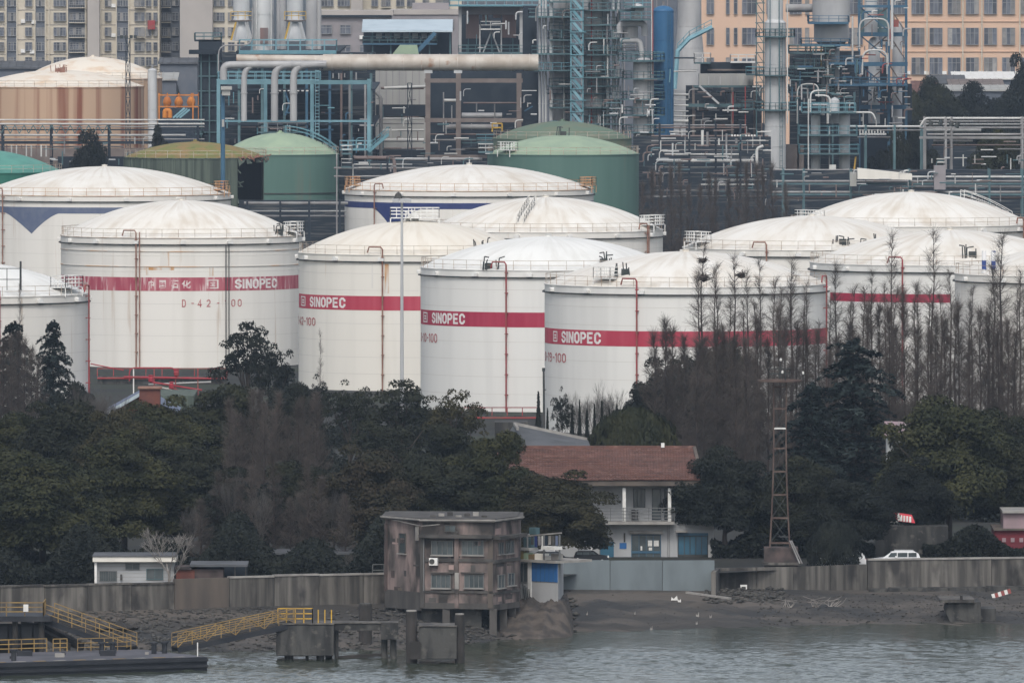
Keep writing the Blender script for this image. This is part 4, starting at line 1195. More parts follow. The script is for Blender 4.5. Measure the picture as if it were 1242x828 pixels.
for k in range(9): MB().pbox(338 + k * 5.5, 341 + k * 5.5, 109.5, 111, 2223, .4).build('lamp', MT['pipe_white'], hall)
for a, b in (((346, 140), (356, 112)), ((346, 112), (356, 140))): MB().beam(W(*a, 2224), W(*b, 2224), .3).build('brace', MT['blue_steel'], hall)

rp = thing('reactor_platform', 'reactor column with two lantern shaped hoppers on a light blue railed platform', 'reactor', W(320, 64, 2240), 'refinery units')
deck(rp, 290, 408, 62, 2222, 9, 'cyan', 'cyan_light', 1.75, .5, gap=2.0)
def part_lathe(parent, name, cx, Y, prof, mat, n=24):
    """profile as (half width px, row)"""
    return MB().lathe(XP(cx, Y), Y, [(max(.01, w * Y / F), ZP(py, Y)) for w, py in prof], n).build(name, MT[mat], parent, True)
part_lathe(rp, 'column_shell', 319.5, 2238, [(13, 63), (13, 40), (12.6, 40), (12.6, 18), (13, 18), (13, -25), (8, -32), (.1, -34)], 'steel_light')
MB().pbox(315.5, 325, 34, 53, 2235.9, .4).build('painted_panel', MT['panel_red'], rp)
for px in (311, 329): pipe(rp, [(px, 60), (px, -25)], 2236, .7, 'pipe_white')
for cx in (293, 358):
    part_lathe(rp, 'hopper', cx, 2236, [(12, 50), (11, 44), (6, 29), (10, 26), (10, 24), (9, 22), (9, 16), (10, 15.5), (10, 0), (9, -1), (9, -20), (.1, -24)], 'steel_light')
    part_lathe(rp, 'collar', cx, 2236, [(11, 26), (13, 26), (13, 24.5), (11, 24.5)], 'concrete_brown')
    for dx in (-11, 11, 8, -8):
        MB().beam(W(cx + dx * .6, 27, 2232), W(cx + dx * 1.15, 49, 2232), .3).build('support_leg', MT['yellow' if dx < -9 else 'steel'], rp)
    MB().rail([W(cx - 13, 24, 2231), W(cx + 13, 24, 2231)], 1.3, 1.3, .1).build('guard_rail', MT['yellow'], rp)
for px, w in ((343, 4.5), (378, 7), (338, 2.5), (387, 3)): part_lathe(rp, 'riser_column', px, 2246, [(w, 60), (w, -25), (.1, -26)], 'steel')
pipe(rp, [(265, 92), (265, 55), (306, 55), (306, 10)], 2218, .9, 'pipe_grey')

# light blue pipe frame
fr = thing('pipe_gantry', 'light blue steel frame carrying four bent pipes', 'pipe frame', W(355, 300, 2190), 'refinery units')
posts(fr, (265, 322, 378.5, 447.5), 96, 330, 2190, 4.2, 'cyan_light', 12); posts(fr, (424, 443), 103, 330, 2196, 2.4, 'pipe_grey')
beams(fr, 263, 450, (100,), 2190, 5, 'cyan_light', 12); beams(fr, 268, 446, (147,), 2190, 2.6, 'cyan_light', 12)
deck(fr, 264, 388, 97.5, 2190.2, 12, 'cyan', 'cyan_light', 1.25)
lad = MB()
for px in (382.5, 387): lad.beam(W(px, 85, 2189.5), W(px, 166, 2189.5), .1)
for py in range(86, 166, 4): lad.beam(W(382.5, py, 2189.5), W(387, py, 2189.5), .12)
lad.build('ladder', MT['cyan_light'], fr)
deck(fr, 412, 452, 181, 2187, 6, 'cyan', 'cyan_light', 1.3); deck(fr, 313, 372, 160, 2189, 3, 'teal_steel', 'pipe_grey', 1.4)
for sd in (0, 1.2): MB().beam(W(447, 184, 2187 + sd), W(471, 163, 2187 + sd), .35, .5).build('stringer', MT['cyan'], fr)
st_ = MB(); st_.rail([W(447, 184, 2187), W(471, 163, 2187)], 1.2, 1.5, .1); st_.build('guard_rail', MT['cyan'], fr)
for px, py, h in ((404, 95, 6), (411, 96, 8), (418, 94, 5), (432, 97, 9)): pipe(fr, [(px, py), (px, py - h)], 2192, .9, 'pipe_grey')
pipe(fr, [(414, 190), (414, 86)], 2200, 1.5, 'pipe_brown')

dc = thing('gas_duct', 'long weathered horizontal duct running right to the tall columns', 'duct', W(470, 76, 2184), 'refinery units')
X0, X1 = XP(392, 2184), XP(653, 2184); zc = ZP(76, 2184)
MB().cyl((X0, 2184, zc), (X1, 2184, zc), 10 * 2184 / F, n=24).build('duct_shell', MT['duct'], dc, True)
MB().cyl((XP(287, 2184), 2184, ZP(71.5, 2184)), (X0, 2184, ZP(72.5, 2184)), 5.2 * 2184 / F, n=16).build('duct_shell', MT['duct'], dc, True)
MB().cyl((X0 - 1.3, 2184, ZP(72.5, 2184)), (X0 + .05, 2184, zc), 5.2 * 2184 / F, 10 * 2184 / F, n=20).build('reducer', MT['duct'], dc, True)
for k in range(12):
    x = X0 + (X1 - X0) * (k + .5) / 12; MB().cyl((x - .07, 2184, zc), (x + .07, 2184, zc), 10.4 * 2184 / F, n=24).build('joint_ring', MT['duct'], dc)
for px0, yb in ((271, 97), (296, 147), (333, 147), (356, 147)):
    pipe(dc, [(px0, yb), (px0, 79), (396, 78)], 2182.2, 4.4 if px0 != 296 else 3.6, 'steel', 'branch_pipe', 14, 2.2)
for px in (519.5, 555.5, 410, 450, 630):
    MB().pbox(px - 5, px + 5, 85, 89, 2183.4, 1.4).build('saddle', MT['steel_light' if px > 500 and px < 600 else 'dark_steel'], dc)

# brown concrete frame under the duct with dark bays
cf = thing('concrete_bay', 'brown concrete frame with dark bays under the long duct', 'frame', W(580, 300, 2212), 'refinery units')
posts(cf, (519, 556, 629.5), 88, 330, 2212, 6, 'concrete_brown', 16); beams(cf, 515, 634, (98, 146), 2212, 5, 'concrete_brown', 16)
beams(cf, 515, 634, (190,), 2212, 4, 'concrete_brown')
MB().pbox(516, 655, 86, 330, 2234, 6).build('rear_wall', MT['dark_steel'], cf); MB().pbox(634, 651, 8, 330, 2216, 14).build('dark_panel', MT['dark_steel'], cf)
for a, b, py, r, m in ((560, 609, 140, 3.2, 'steel'), (540, 604, 154, 3.4, 'pipe_grey'), (562, 650, 125, 1, 'pipe_brown'), (538, 556, 122, 2, 'pipe_white'), (520, 640, 163, 1, 'pipe_brown'), (525, 640, 170, 1.2, 'pipe_grey'), (560, 640, 181, 1.6, 'pipe_grey')):
    pipe(cf, [(a, py), (b, py)], 2217, r, m)
for px, a, b in ((538, 112, 160), (548, 128, 150), (578, 125, 136), (600, 126, 150), (640, 130, 124)): pipe(cf, [(px, a), (px, b)], 2216, .8, 'pipe_grey')
deck(cf, 578, 600, 172, 2209, 3, 'teal_steel', 'cyan'); deck(cf, 560, 640, 178, 2213.5, 3, 'dark_steel', 'teal_steel')
MB().beam(W(636, 135, 2213), W(646, 129, 2213), .2).build('brace', MT['blue_steel'], cf)
yl = MB(); yl.rail([W(597, 160, 2206), W(609, 160, 2206)], 1.35, 1.4, .22); yl.build('yellow_gate', MT['yellow'], cf)

# furnace house above the duct
fu = thing('furnace_house', 'open furnace house with reddish panels above the duct', 'furnace', W(600, 63, 2290), 'refinery units')
MB().pbox(556, 650, 8, 330, 2306, 5).build('rear_wall', MT['dark_steel'], fu)
MB().pbox(558, 634, 8, 18, 2294, 2).build('top_panel', MT['grey_render'], fu)
for a, b, t_, bt in ((565, 581, 15, 47), (609, 626, 18, 46), (585, 592, 12, 26), (598, 608, 12, 22)): MB().pbox(a, b, t_, bt, 2295, 2).build('wall_panel', MT['panel_red'], fu)
posts(fu, (558, 632), 7, 66, 2290, 3.6, 'steel', 10); posts(fu, (582, 608), 30, 64, 2291, 1.6, 'steel'); posts(fu, (568, 596, 622), 40, 64, 2297, 1.2, 'teal_steel')
deck(fu, 545, 690, 6.5, 2288, 12, 'cyan', 'cyan_light', 1.4); deck(fu, 556, 660, 64, 2289, 8, 'teal_steel', 'teal_steel', 1.2); deck(fu, 583, 607, 35, 2289, 3, 'pipe_white', 'pipe_white', 1.2)
for a, b in (((586, 64), (596, 38)), ((606, 64), (596, 38))): MB().beam(W(*a, 2292), W(*b, 2292), .25).build('brace', MT['steel'], fu)

# pale clad building and white pipes between frame and blue steel
pc = thing('clad_building', 'pale clad building with white pipes in front, left of the concrete frame', 'building', W(488, 300, 2330), 'refinery units')
MB().pbox(455, 516, 84, 330, 2330, 14).build('wall', MT['cladding_pale'], pc)
for px in range(460, 516, 8): MB().pbox(px, px + .8, 86, 128, 2329.9, .2).build('cladding_joint', MT['grey_render'], pc)
MB().pbox(456, 516, 127, 141, 2329.6, .3).build('window_band', MT['dark_steel'], pc)
for py, r, m in ((107, 1.6, 'pipe_brown'), (144, 1.2, 'pipe_white'), (150, .9, 'pipe_grey'), (158, 1.3, 'pipe_white'), (170, 2.2, 'pipe_white'), (180, 1, 'pipe_brown'), (187, 1.5, 'pipe_grey')): pipe(pc, [(460 + (py % 7), py), (514, py)], 2318, r, m)
pipe(pc, [(466, 107), (516, 105)], 2314, 1.8, 'pipe_white')
pipe(pc, [(462, 190), (462, 118), (456, 112)], 2312, 2.2, 'pipe_grey')
MB().pbox(455, 516, 182, 330, 2316, 6).build('dark_base', MT['dark_steel'], pc)

bs = thing('blue_roofed_shed', 'open shed with pale blue roof above the duct', 'shed', W(494, 300, 2400), 'refinery units')
a, b = W(439, 37, 2400), W(549, 24.5, 2400)
MB().add([(a.x, 2398, a.z), (b.x, 2398, a.z), (b.x, 2412, b.z), (a.x, 2412, b.z), (a.x, 2398, a.z - .3), (b.x, 2398, a.z - .3), (b.x, 2412, b.z - .3), (a.x, 2412, b.z - .3)], [(0, 1, 2, 3), (7, 6, 5, 4), (0, 4, 5, 1), (1, 5, 6, 2), (2, 6, 7, 3), (3, 7, 4, 0)]).build('roof', MT['roof_blue'], bs)
MB().pbox(441, 548, 38, 330, 2413, 3).build('rear_wall', MT['dark_steel'], bs); posts(bs, (452, 474, 497, 521, 546), 37, 330, 2400, 1.6, 'teal_steel')
deck(bs, 440, 530, 53, 2399, 10, 'blue_steel', 'teal_steel')
for k in range(7): MB().pbox(456 + k * 11, 463 + k * 11, 41, 47, 2405, 2).build('crate', MT['steel' if k % 2 else 'pipe_white'], bs)
MB().prism([(XP(476, 2392), ZP(66, 2392)), (XP(508, 2392), ZP(66, 2392)), (XP(506, 2392), ZP(55, 2392)), (XP(485, 2392), ZP(55, 2392))], 2390, 2396).build('green_tarpaulin', MT['green_dome'], bs)
for sd in (0, 1.2): MB().beam(W(505, 64, 2394 + sd), W(528, 40, 2394 + sd), .4, .7).build('stair_stringer', MT['blue_steel'], bs)

# twin tall columns with zigzag stair tower
tw = column('fat grey column with red riser and ring platforms, right of the zigzag stair', 723, 34, -30, 330, 2212, 'steel', (12, 46, 66, 93, 113, 140), 1.7, group='tall process columns', base_z=0)
pipe(tw, [(717.5, -20), (717.5, 160)], 2208.4, .9, 'red_pipe')
for px, t_, r in ((744, -20, 1.6), (750, -20, 1.5), (736, 52, 1.2), (737.5, 60, 1.2), (746.5, 20, 1.0), (755, 30, .9)): pipe(tw, [(px, t_), (px, 170)], 2208.5, r, 'steel_light')
deck(tw, 706, 756, 46, 2205, 5, 'teal_steel'); deck(tw, 712, 748, 66, 2205.5, 5, 'teal_steel'); deck(tw, 700, 757, 93.5, 2205, 5, 'teal_steel'); deck(tw, 735, 790, 120, 2206, 5, 'teal_steel'); deck(tw, 730, 780, 139, 2206, 5, 'teal_steel'); deck(tw, 715, 770, 12, 2205, 6, 'teal_steel')
pipe(tw, [(737, 100), (737, 54)], 2206, .9, 'pipe_white')
tl = column('grey column with four slim vertical pipes at its left side', 682, 22, -30, 330, 2218, 'steel', (20, 46, 64, 85, 113), 1.4, group='tall process columns', base_z=0)
for px, r in ((654.5, 1.5), (658.5, 1.0), (662, 1.5), (668.5, 2.2)): pipe(tl, [(px, -20), (px, 320)], 2212, r, 'steel_light')
pipe(tl, [(684, 12), (684, 320)], 2213, .9, 'pipe_white')
deck(tl, 641, 692, 20, 2208, 6, 'teal_steel'); deck(tl, 645, 694, 65, 2208, 6, 'teal_steel'); deck(tl, 648, 692, 85, 2208, 6, 'teal_steel', 'cyan')
pipe(tl, [(650, 26), (650, 10), (655, 5)], 2207, .8, 'pipe_grey')
sz_ = thing('stair_tower', 'light blue zigzag stair tower between the two grey columns', 'stair tower', W(700, 300, 2206), 'refinery units')
posts(sz_, (692.5, 707), -20, 320, 2204, 1.7, 'cyan', 3); lv = [-16 + 13.8 * i for i in range(13)]
for i, py in enumerate(lv):
    fl = MB()
    for sd in (.1, 1.1):
        a = W(694, py, 2204 + sd); b = W(705.5, py + 13.8, 2204 + sd)
        fl.beam(a, b, .12, .45)
        fl.beam(a + Vector((0, 0, 1.1)), b + Vector((0, 0, 1.1)), .1)
    for k in range(8):
        p = W(694, py, 2204.1).lerp(W(705.5, py + 13.8, 2204.1), k / 7); fl.box(p.x - .15, p.x + .15, 2204.1, 2205.1, p.z - .03, p.z + .03)
    fl.build('stair_flight', MT['cyan_light' if i % 2 else 'cyan'], sz_)
    MB().pbox(691.5, 708 + (3 if i % 3 == 0 else 0), py + 13.2, py + 14.2, 2203.8, 3.4).build('landing', MT['cyan'], sz_)

cj = column('grey column with ring platforms between the stair tower and blue vessel', 780.5, 25, 77, 330, 2200, 'steel', (73.5, 95, 120, 139, 160, 179), 1.8, group='tall process columns', base_z=0, head=True, deck_mat='teal_steel')
pipe(cj, [(752, 40), (752, 29), (782, 28), (782, 44)], 2204, 4, 'steel', n=14, bend=2.6); pipe(cj, [(752, 49.5), (776, 49.5), (778, 60), (780, 76)], 2203, 3.2, 'steel', n=12, bend=1.8)
part_lathe(cj, 'condenser', 773, 2206, [(7, 30), (8, 22), (8, 10), (6, 6), (.1, 4)], 'steel_light'); part_lathe(cj, 'drum', 764, 2206, [(10, 47), (10, 33), (9.5, 33), (9.5, 30)], 'steel')
deck(cj, 752, 791, 23.5, 2200, 8, 'teal_steel', 'cyan'); deck(cj, 750, 792, 73, 2197, 8, 'teal_steel', 'teal_steel', 1.3); deck(cj, 757, 791, 8, 2200, 8, 'teal_steel', 'cyan')
MB().cyl(W(785, 137, 2197), W(788, 137, 2197), .6, n=12).build('manhole', MT['steel_light'], cj)
for px in (790.5, 791.8): pipe(cj, [(px, 90), (px, -10)], 2199, .6, 'red_pipe' if px > 791 else 'pipe_white')
for k in range(8): pipe(cj, [(753 + k * 3, 55 + 3 * (k % 3)), (753 + k * 3 + 9, 55 + 3 * (k % 3))], 2205 + k * .3, .7, 'pipe_white' if k % 3 == 0 else 'pipe_grey')

bv = column('bright blue vertical vessel with domed top', 804.5, 25, 14, 330, 2222, 'blue_vessel', (), 1.2, group='tall process columns', base_z=0, deck_mat='blue_steel', seam=4.5, name='blue_vessel')
for py in (72, 96, 112): deck(bv, 793, 805, py, 2217.5, 3, 'blue_steel', 'cyan')
pipe(bv, [(812, 100), (813, 84)], 2219, .8, 'cyan_light')

sk = column('pale grey stack behind the blue vessel, flaring towards its foot', 836, 34, -30, 330, 2450, 'steel', (), 1.2, group='tall process columns', base_z=0, ladder=False, head=False, profile=[(1.35, 1.25, 0, .55), (1.25, .86, .55, .80), (.86, .84, .80, 1.0)], name='flue_stack')
cv = thing('conveyor_bridge', 'sloping blue conveyor bridge leaning against the pale stack', 'conveyor', W(840, 60, 2436), 'refinery units')
for o_ in (0, 2): 
    MB().tube([W(818, 108, 2436 + o_), W(822, 62, 2436 + o_), W(836, 47, 2436 + o_), W(864, 33, 2436 + o_)], .42, 6).build('girder', MT['cyan_light'], cv)
MB().rail([W(822, 62, 2436), W(836, 47, 2436), W(863, 33, 2436)], 1.3, 1.6, .12).build('guard_rail', MT['cyan'], cv)

# low process block
lb = thing('process_block', 'low process block with pale flat hopper and dark bays', 'process block', W(872, 300, 2236), 'refinery units')
MB().pbox(848, 914, 90, 104, 2236, 8).build('hopper', MT['cladding_pale'], lb)
for k in range(9): MB().pbox(852 + k * 7, 853.2 + k * 7, 93, 103, 2235.8, .3).build('rib', MT['steel'], lb)
MB().pbox(850, 912, 76, 90, 2242, 6).build('dark_roof', MT['dark_steel'], lb); MB().pbox(858, 908, 84, 86, 2241.5, 1).build('ledge', MT['concrete_brown'], lb)
MB().pbox(832, 924, 104, 330, 2254, 4).build('rear_wall', MT['shaded_far_pipes'], lb)
posts(lb, (841, 888, 915), 104, 330, 2236, 3, 'concrete_brown', 10); beams(lb, 833, 910, (128,), 2235, 4, 'teal_steel', 8); beams(lb, 841, 915, (105,), 2235, 2.5, 'teal_steel', 8)
MB().beam(W(848, 104, 2234.5), W(872, 126, 2234.5), .32).build('brace', MT['steel_light'], lb); MB().beam(W(914, 118, 2234.5), W(934, 98, 2234.5), .25).build('brace', MT['concrete_brown'], lb)
deck(lb, 900, 926, 132, 2230, 5, 'teal_steel', 'teal_steel'); deck(lb, 905, 928, 90, 2230, 5, 'teal_steel', 'cyan'); deck(lb, 886, 916, 75, 2240, 6, 'pipe_white', 'pipe_white', 1.1); deck(lb, 842, 862, 76, 2239, 5, 'teal_steel', 'pipe_white', 1.5)
for k in range(22):
    rx = random.Random(100 + k); px = 838 + rx.uniform(0, 60); py = rx.choice([108, 112, 118, 122, 134, 140, 146]); L = rx.uniform(6, 24)
    pipe(lb, [(px, py), (px + L, py)] if k % 3 else [(px, py), (px, py + 12)], 2244 + rx.uniform(0, 6), rx.uniform(.5, 1.2), rx.choice(['pipe_grey', 'pipe_brown', 'pipe_white', 'teal_steel']))
pipe(lb, [(889, 112), (889, 150)], 2233, .9, 'red_pipe'); pipe(lb, [(904, 105), (904, 175)], 2231, .8, 'red_pipe')
for py, r in ((115, 1.4), (121, .7), (128, 1.0), (135, .8), (141, 1.1), (147, 1.9)): pipe(lb, [(817, py), (835, py)], 2228, r, 'pipe_white')
pipe(lb, [(817, 87), (845, 86)], 2238, .9, 'pipe_white')
MB().pbox(818, 845, 70, 71.5, 2240, 6).build('ledge', MT['dark_steel'], lb)
gf = thing('ladder_frame', 'slim grey green ladder frame beside the silver column', 'frame', W(921, 300, 2216), 'refinery units')
posts(gf, (917.5, 926), -20, 330, 2216, 1.4, 'teal_steel', 3); beams(gf, 916, 928, [-8 + 12 * i for i in range(12)], 2216, 1.2, 'teal_steel', 3)
for i in range(11): MB().beam(W(918, -8 + 12 * i, 2216), W(926, 4 + 12 * i, 2216), .12).build('brace', MT['teal_steel'], gf)

cn = column('tall silver column with three ring platforms, right of centre', 940, 26, 28, 330, 2205, 'steel_light', (44, 91, 133), 1.5, group='tall process columns', base_z=0, head=False)
part_lathe(cn, 'upper_shell', 940, 2205, [(13, 28), (9.5, 24), (9.5, -25), (.1, -28)], 'steel_light'); pipe(cn, [(955, 150), (955, -10)], 2202, .8, 'pipe_white'); pipe(cn, [(934, 133), (934, -10)], 2202.5, .6, 'teal_steel'); pipe(cn, [(945, 133), (945, -10)], 2202.3, .7, 'teal_steel')
deck(cn, 928, 963, 44, 2203, 4, 'teal_steel', 'teal_steel'); deck(cn, 948, 966, 133, 2203, 4, 'teal_steel', 'cyan')

co = column('fat weathered column narrowing downwards, with dark blue platforms', 1008, 46, -30, 122, 2215, 'steel', (), 1.2, group='tall process columns', head=False, ladder=False, profile=[(.25, .42, 0, .03), (.42, .44, .03, .42), (.44, .82, .42, .47), (.92, .92, .47, .62), (1, 1, .62, 1.0)])
for py, a, b in ((27, 981, 1029), (54, 972, 1031), (76, 1005, 1045), (102, 1005, 1045)): deck(co, a, b, py, 2208, 12, 'blue_steel', 'blue_steel', .9 if py == 54 else 1.0, .35)
deck(co, 963, 1000, 82, 2206, 8, 'teal_steel', 'teal_steel', 1.4)
part_lathe(co, 'hood', 980, 2211, [(14, 84), (14, 90), (10, 97), (6, 98)], 'dark_steel'); pipe(co, [(953, 10), (986, 10)], 2218, 5, 'pipe_grey', 'cross_duct', 16)
for k, px in enumerate((977, 983, 990, 996, 1001)): pipe(co, [(px, 56), (px, 80)], 2210 + k, .7 + .3 * (k % 2), 'pipe_grey' if k != 3 else 'yellow')
pipe(co, [(1004, 66), (1004, 150)], 2209, 1.6, 'pipe_white'); pipe(co, [(998, 80), (998, 140)], 2212, 2.6, 'steel'); pipe(co, [(1034, 20), (1034, 80)], 2209, 1.2, 'pipe_white')
posts(co, (968, 994, 1010, 1024), 82, 330, 2212, 2.2, 'teal_steel', 10); pipe(co, [(967, 150), (967, 102), (992, 102), (993, 118)], 2206, .9, 'pipe_white')
MB().pbox(958, 1042, 62, 330, 2228, 4).build('dark_backing', MT['shaded_far_pipes'], co)
MB().pbox(953, 975, 176, 330, 2212, 8).build('brown_base', MT['concrete_brown'], co)

tc_ = thing('twin_columns', 'pair of small silver columns joined by three railed decks', 'columns', W(1006, 300, 2180), 'tall process columns')
for cx, w in ((989, 5.7), (1024, 6.8)): part_lathe(tc_, 'column_shell', cx, 2182, [(w, 320), (w, 186), (w * 1.04, 186), (w * 1.04, 184), (w, 184), (w, 163), (w * 1.04, 163), (w * 1.04, 161), (w, 161), (w, 140), (w * .5, 137), (.1, 136)], 'steel_light')
for py, a, b in ((136, 973, 1038), (163.5, 970, 1040), (186, 970, 1042)): deck(tc_, a, b, py, 2177, 10, 'teal_steel', 'cyan', 1.35)
pipe(tc_, [(980.5, 206), (980.5, 120)], 2176, .8, 'pipe_white'); pipe(tc_, [(983, 137), (983, 110), (1002, 110)], 2178, 1.1, 'pipe_white'); pipe(tc_, [(989, 116), (1007, 116), (1007, 140)], 2177.5, 1.2, 'pipe_white')
pipe(tc_, [(1006, 153), (1006, 206)], 2179, 1.0, 'pipe_grey'); part_lathe(tc_, 'inner_vessel', 1012, 2186, [(6, 150), (6, 122), (3, 119), (.1, 118)], 'steel_light')
pipe(tc_, [(1035, 136.5), (1058, 136.5), (1062, 145)], 2178, 1.2, 'pipe_white')
MB().pbox(1006, 1014, 200, 206, 2178, 2).build('cabinet', MT['pipe_white'], tc_); pipe(tc_, [(1036, 206), (1038, 190)], 2178, 1.2, 'yellow')

bl = thing('blue_lattice_frame', 'deep blue steel lattice frame round a silver vessel, left of the peach building', 'steel frame', W(1070, 300, 2250), 'refinery units')
posts(bl, (1042, 1078, 1099), -20, 330, 2250, 3.4, 'blue_steel', 10); beams(bl, 1040, 1101, (42, 78, 103, 130), 2250, 5, 'blue_steel', 10)
beams(bl, 1040, 1101, (8,), 2250, 3, 'blue_steel', 10)
for y0 in (8, 42, 78, 103):
    for a, b in (((1042, y0), (1078, y0 + 30)), ((1078, y0), (1042, y0 + 30)), ((1078, y0), (1099, y0 + 32))): MB().beam(W(*a, 2251), W(*b, 2251), .22).build('brace', MT['concrete_brown' if a[0] == 1078 else 'blue_steel'], bl)
part_lathe(bl, 'vessel', 1060, 2255, [(7, 150), (7, 50), (4, 46), (.1, 45)], 'steel_light')
pipe(bl, [(1042.5, 60), (1042.5, 23), (1078, 23), (1078, 56)], 2247, 1.1, 'pipe_white'); pipe(bl, [(1046, 90), (1046, 61), (1076, 61), (1076, 90)], 2247, 1.1, 'pipe_white'); pipe(bl, [(1082, -10), (1082, 60)], 2247, 1.6, 'steel_light')
for k in range(28):
    rx = random.Random(300 + k); px = 1044 + rx.uniform(0, 46); py = rx.choice([12, 20, 34, 48, 56, 70, 84, 94, 99, 110, 118, 124, 136, 142]); L = rx.uniform(5, 16)
    pipe(bl, [(px, py), (px + L, py)] if k % 2 else [(px, py), (px, py + L)], 2249 + rx.uniform(0, 8), rx.uniform(.5, 1.3), rx.choice(['pipe_grey', 'pipe_white', 'steel', 'red_pipe', 'blue_steel']))
MB().pbox(1045, 1076, 80, 101, 2258, .4).build('wall_panel', MT['dark_steel'], bl); MB().pbox(1044, 1077, 12, 40, 2259, .4).build('wall_panel', MT['teal_steel'], bl); part_lathe(bl, 'vessel', 1088, 2255, [(6, 330), (6, 30), (3, 26), (.1, 25)], 'steel'); part_lathe(bl, 'vessel', 1056, 2254, [(8, 44), (8, -20), (.1, -24)], 'steel_light')
deck(bl, 1030, 1100, 103, 2244, 8, 'blue_steel', 'blue_steel'); MB().pbox(1084, 1090, 24, 33, 2248, 1).build('red_sign', MT['red_pipe'], bl)

# ------------------------------------------------------------------ pipe racks and masts
def rack(label, px0, px1, Y, rows, post_px, top, dep=5.0, mat='teal_steel', name='pipe_rack', pw=2.4, beams_at=()):
    root = thing(name, label, 'pipe rack', W((px0 + px1) / 2, 300, Y), 'pipe racks'); root.location.z = 0; ORG[root.name] = Vector(root.location)
    for px in post_px: MB().box(XP(px - pw / 2, Y), XP(px + pw / 2, Y), Y, Y + .4, 0, ZP(top, Y)).build('column', MT[mat], root)
    for px in post_px: MB().box(XP(px - pw / 2, Y), XP(px + pw / 2, Y), Y + dep, Y + dep + .4, 0, ZP(top, Y)).build('column', MT[mat], root)
    for py, h in beams_at: MB().pbox(px0, px1, py - h / 2, py + h / 2, Y - .05, .5).build('beam', MT[mat], root)
    for i, (py, r, m, a, b) in enumerate(rows): pipe(root, [(a or px0, py), (b or px1, py)], Y + .6 + (i % 4) * 1.1, r, m)
    return root

r1 = rack('long pale pipe rack crossing before the rusted tanks', -20, 248, 2230, [(145.5, .9, 'pipe_white', 0, 0), (150.5, 1.2, 'pipe_white', 0, 0), (154, .7, 'pipe_grey', 0, 0), (164, 1.3, 'pipe_white', 0, 225), (169, .8, 'pipe_grey', 0, 0), (178, 1.0, 'pipe_grey', 0, 150)], (3, 62, 132, 190, 240), 152, beams_at=((157.5, 1.6), (173, 3.5)), mat='dark_steel', pw=2.6)
for i in range(26): MB().beam(W(-10 + i * 5.6, 152 + (0 if i % 2 else 10), 2229.5), W(-10 + (i + 1) * 5.6, 152 + (10 if i % 2 else 0), 2229.5), .15).build('lattice_bar', MT['teal_steel'], r1)
for k in range(10): pipe(r1, [(8 + k * 6, 190), (8 + k * 6, 176)], 2228, .9, 'pipe_white' if k % 3 else 'pipe_brown')
MB().pbox(-20, 250, 180, 330, 2250, 3).build('rear_wall', MT['concrete_brown'], r1)
MB().pbox(70, 180, 190, 330, 2249, 1).build('dark_lower_wall', MT['dark_steel'], r1)
r2 = rack('pipe rack with brown elbow pipe left of the navy band tank', 405, 600, 2120, [(191.5, 2.4, 'pipe_brown', 428, 478), (193, 1.8, 'pipe_grey', 478, 585), (199.5, .8, 'pipe_white', 428, 500), (204, 1.4, 'pipe_grey', 0, 0), (214, 1.2, 'pipe_grey', 0, 0)], (428, 470, 520), 190, mat='dark_steel')
pipe(r2, [(428, 232), (428, 199)], 2118, .9, 'pipe_white'); pipe(r2, [(470, 191.5), (478, 192), (479, 210)], 2117, 2.2, 'pipe_brown')
deck(r2, 414, 427, 186, 2116, 4, 'teal_steel', 'pipe_white'); deck(r2, 414, 427, 202, 2116, 4, 'teal_steel', 'pipe_white'); deck(r2, 580, 598, 184, 2118, 4, 'teal_steel', 'pipe_white')
MB().pbox(400, 610, 196, 330, 2140, 3).build('dark_rear', MT['shaded_far_pipes'], r2)
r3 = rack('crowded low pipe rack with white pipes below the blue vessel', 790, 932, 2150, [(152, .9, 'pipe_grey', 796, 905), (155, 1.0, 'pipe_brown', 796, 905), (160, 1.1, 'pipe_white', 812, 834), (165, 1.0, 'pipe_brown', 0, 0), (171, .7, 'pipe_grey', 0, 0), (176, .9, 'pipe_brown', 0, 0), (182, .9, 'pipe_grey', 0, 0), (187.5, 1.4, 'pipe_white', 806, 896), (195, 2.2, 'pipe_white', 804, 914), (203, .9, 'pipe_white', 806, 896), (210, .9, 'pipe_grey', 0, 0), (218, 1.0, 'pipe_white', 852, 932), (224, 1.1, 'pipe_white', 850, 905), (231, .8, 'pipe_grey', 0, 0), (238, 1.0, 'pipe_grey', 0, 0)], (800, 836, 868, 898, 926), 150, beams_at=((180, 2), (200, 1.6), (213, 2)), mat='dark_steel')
MB().pbox(768, 935, 166, 330, 2176, 3).build('dark_rear', MT['shaded_far_pipes'], r3)
pipe(r3, [(918, 200), (918, 180), (926, 177)], 2146, 1.8, 'pipe_white')
for px, a, b, r in ((852, 158, 176, 1.8), (858, 160, 178, 1.6), (872, 168, 176, 1.2), (881, 162, 178, 1.2), (831, 166, 178, .9), (893, 168, 174, 1.6)): pipe(r3, [(px, a), (px, b)], 2147, r, 'pipe_white' if px in (852, 872) else 'pipe_grey')
for k in range(9): MB().pbox(887 + k * 3.4, 889 + k * 3.4, 163.5, 165.5, 2146, .4).build('lamp', MT['white'], r3)
for k in range(26):
    rx = random.Random(500 + k); px = 800 + rx.uniform(0, 120); py = rx.choice([158, 163, 168, 174, 206, 221, 228, 234]); L = rx.uniform(4, 18)
    pipe(r3, [(px, py), (px + L, py)] if k % 2 else [(px, py), (px, py + 8)], 2148 + rx.uniform(0, 4), rx.uniform(.4, 1.1), rx.choice(['pipe_grey', 'pipe_brown', 'pipe_white', 'teal_steel', 'concrete_brown']))
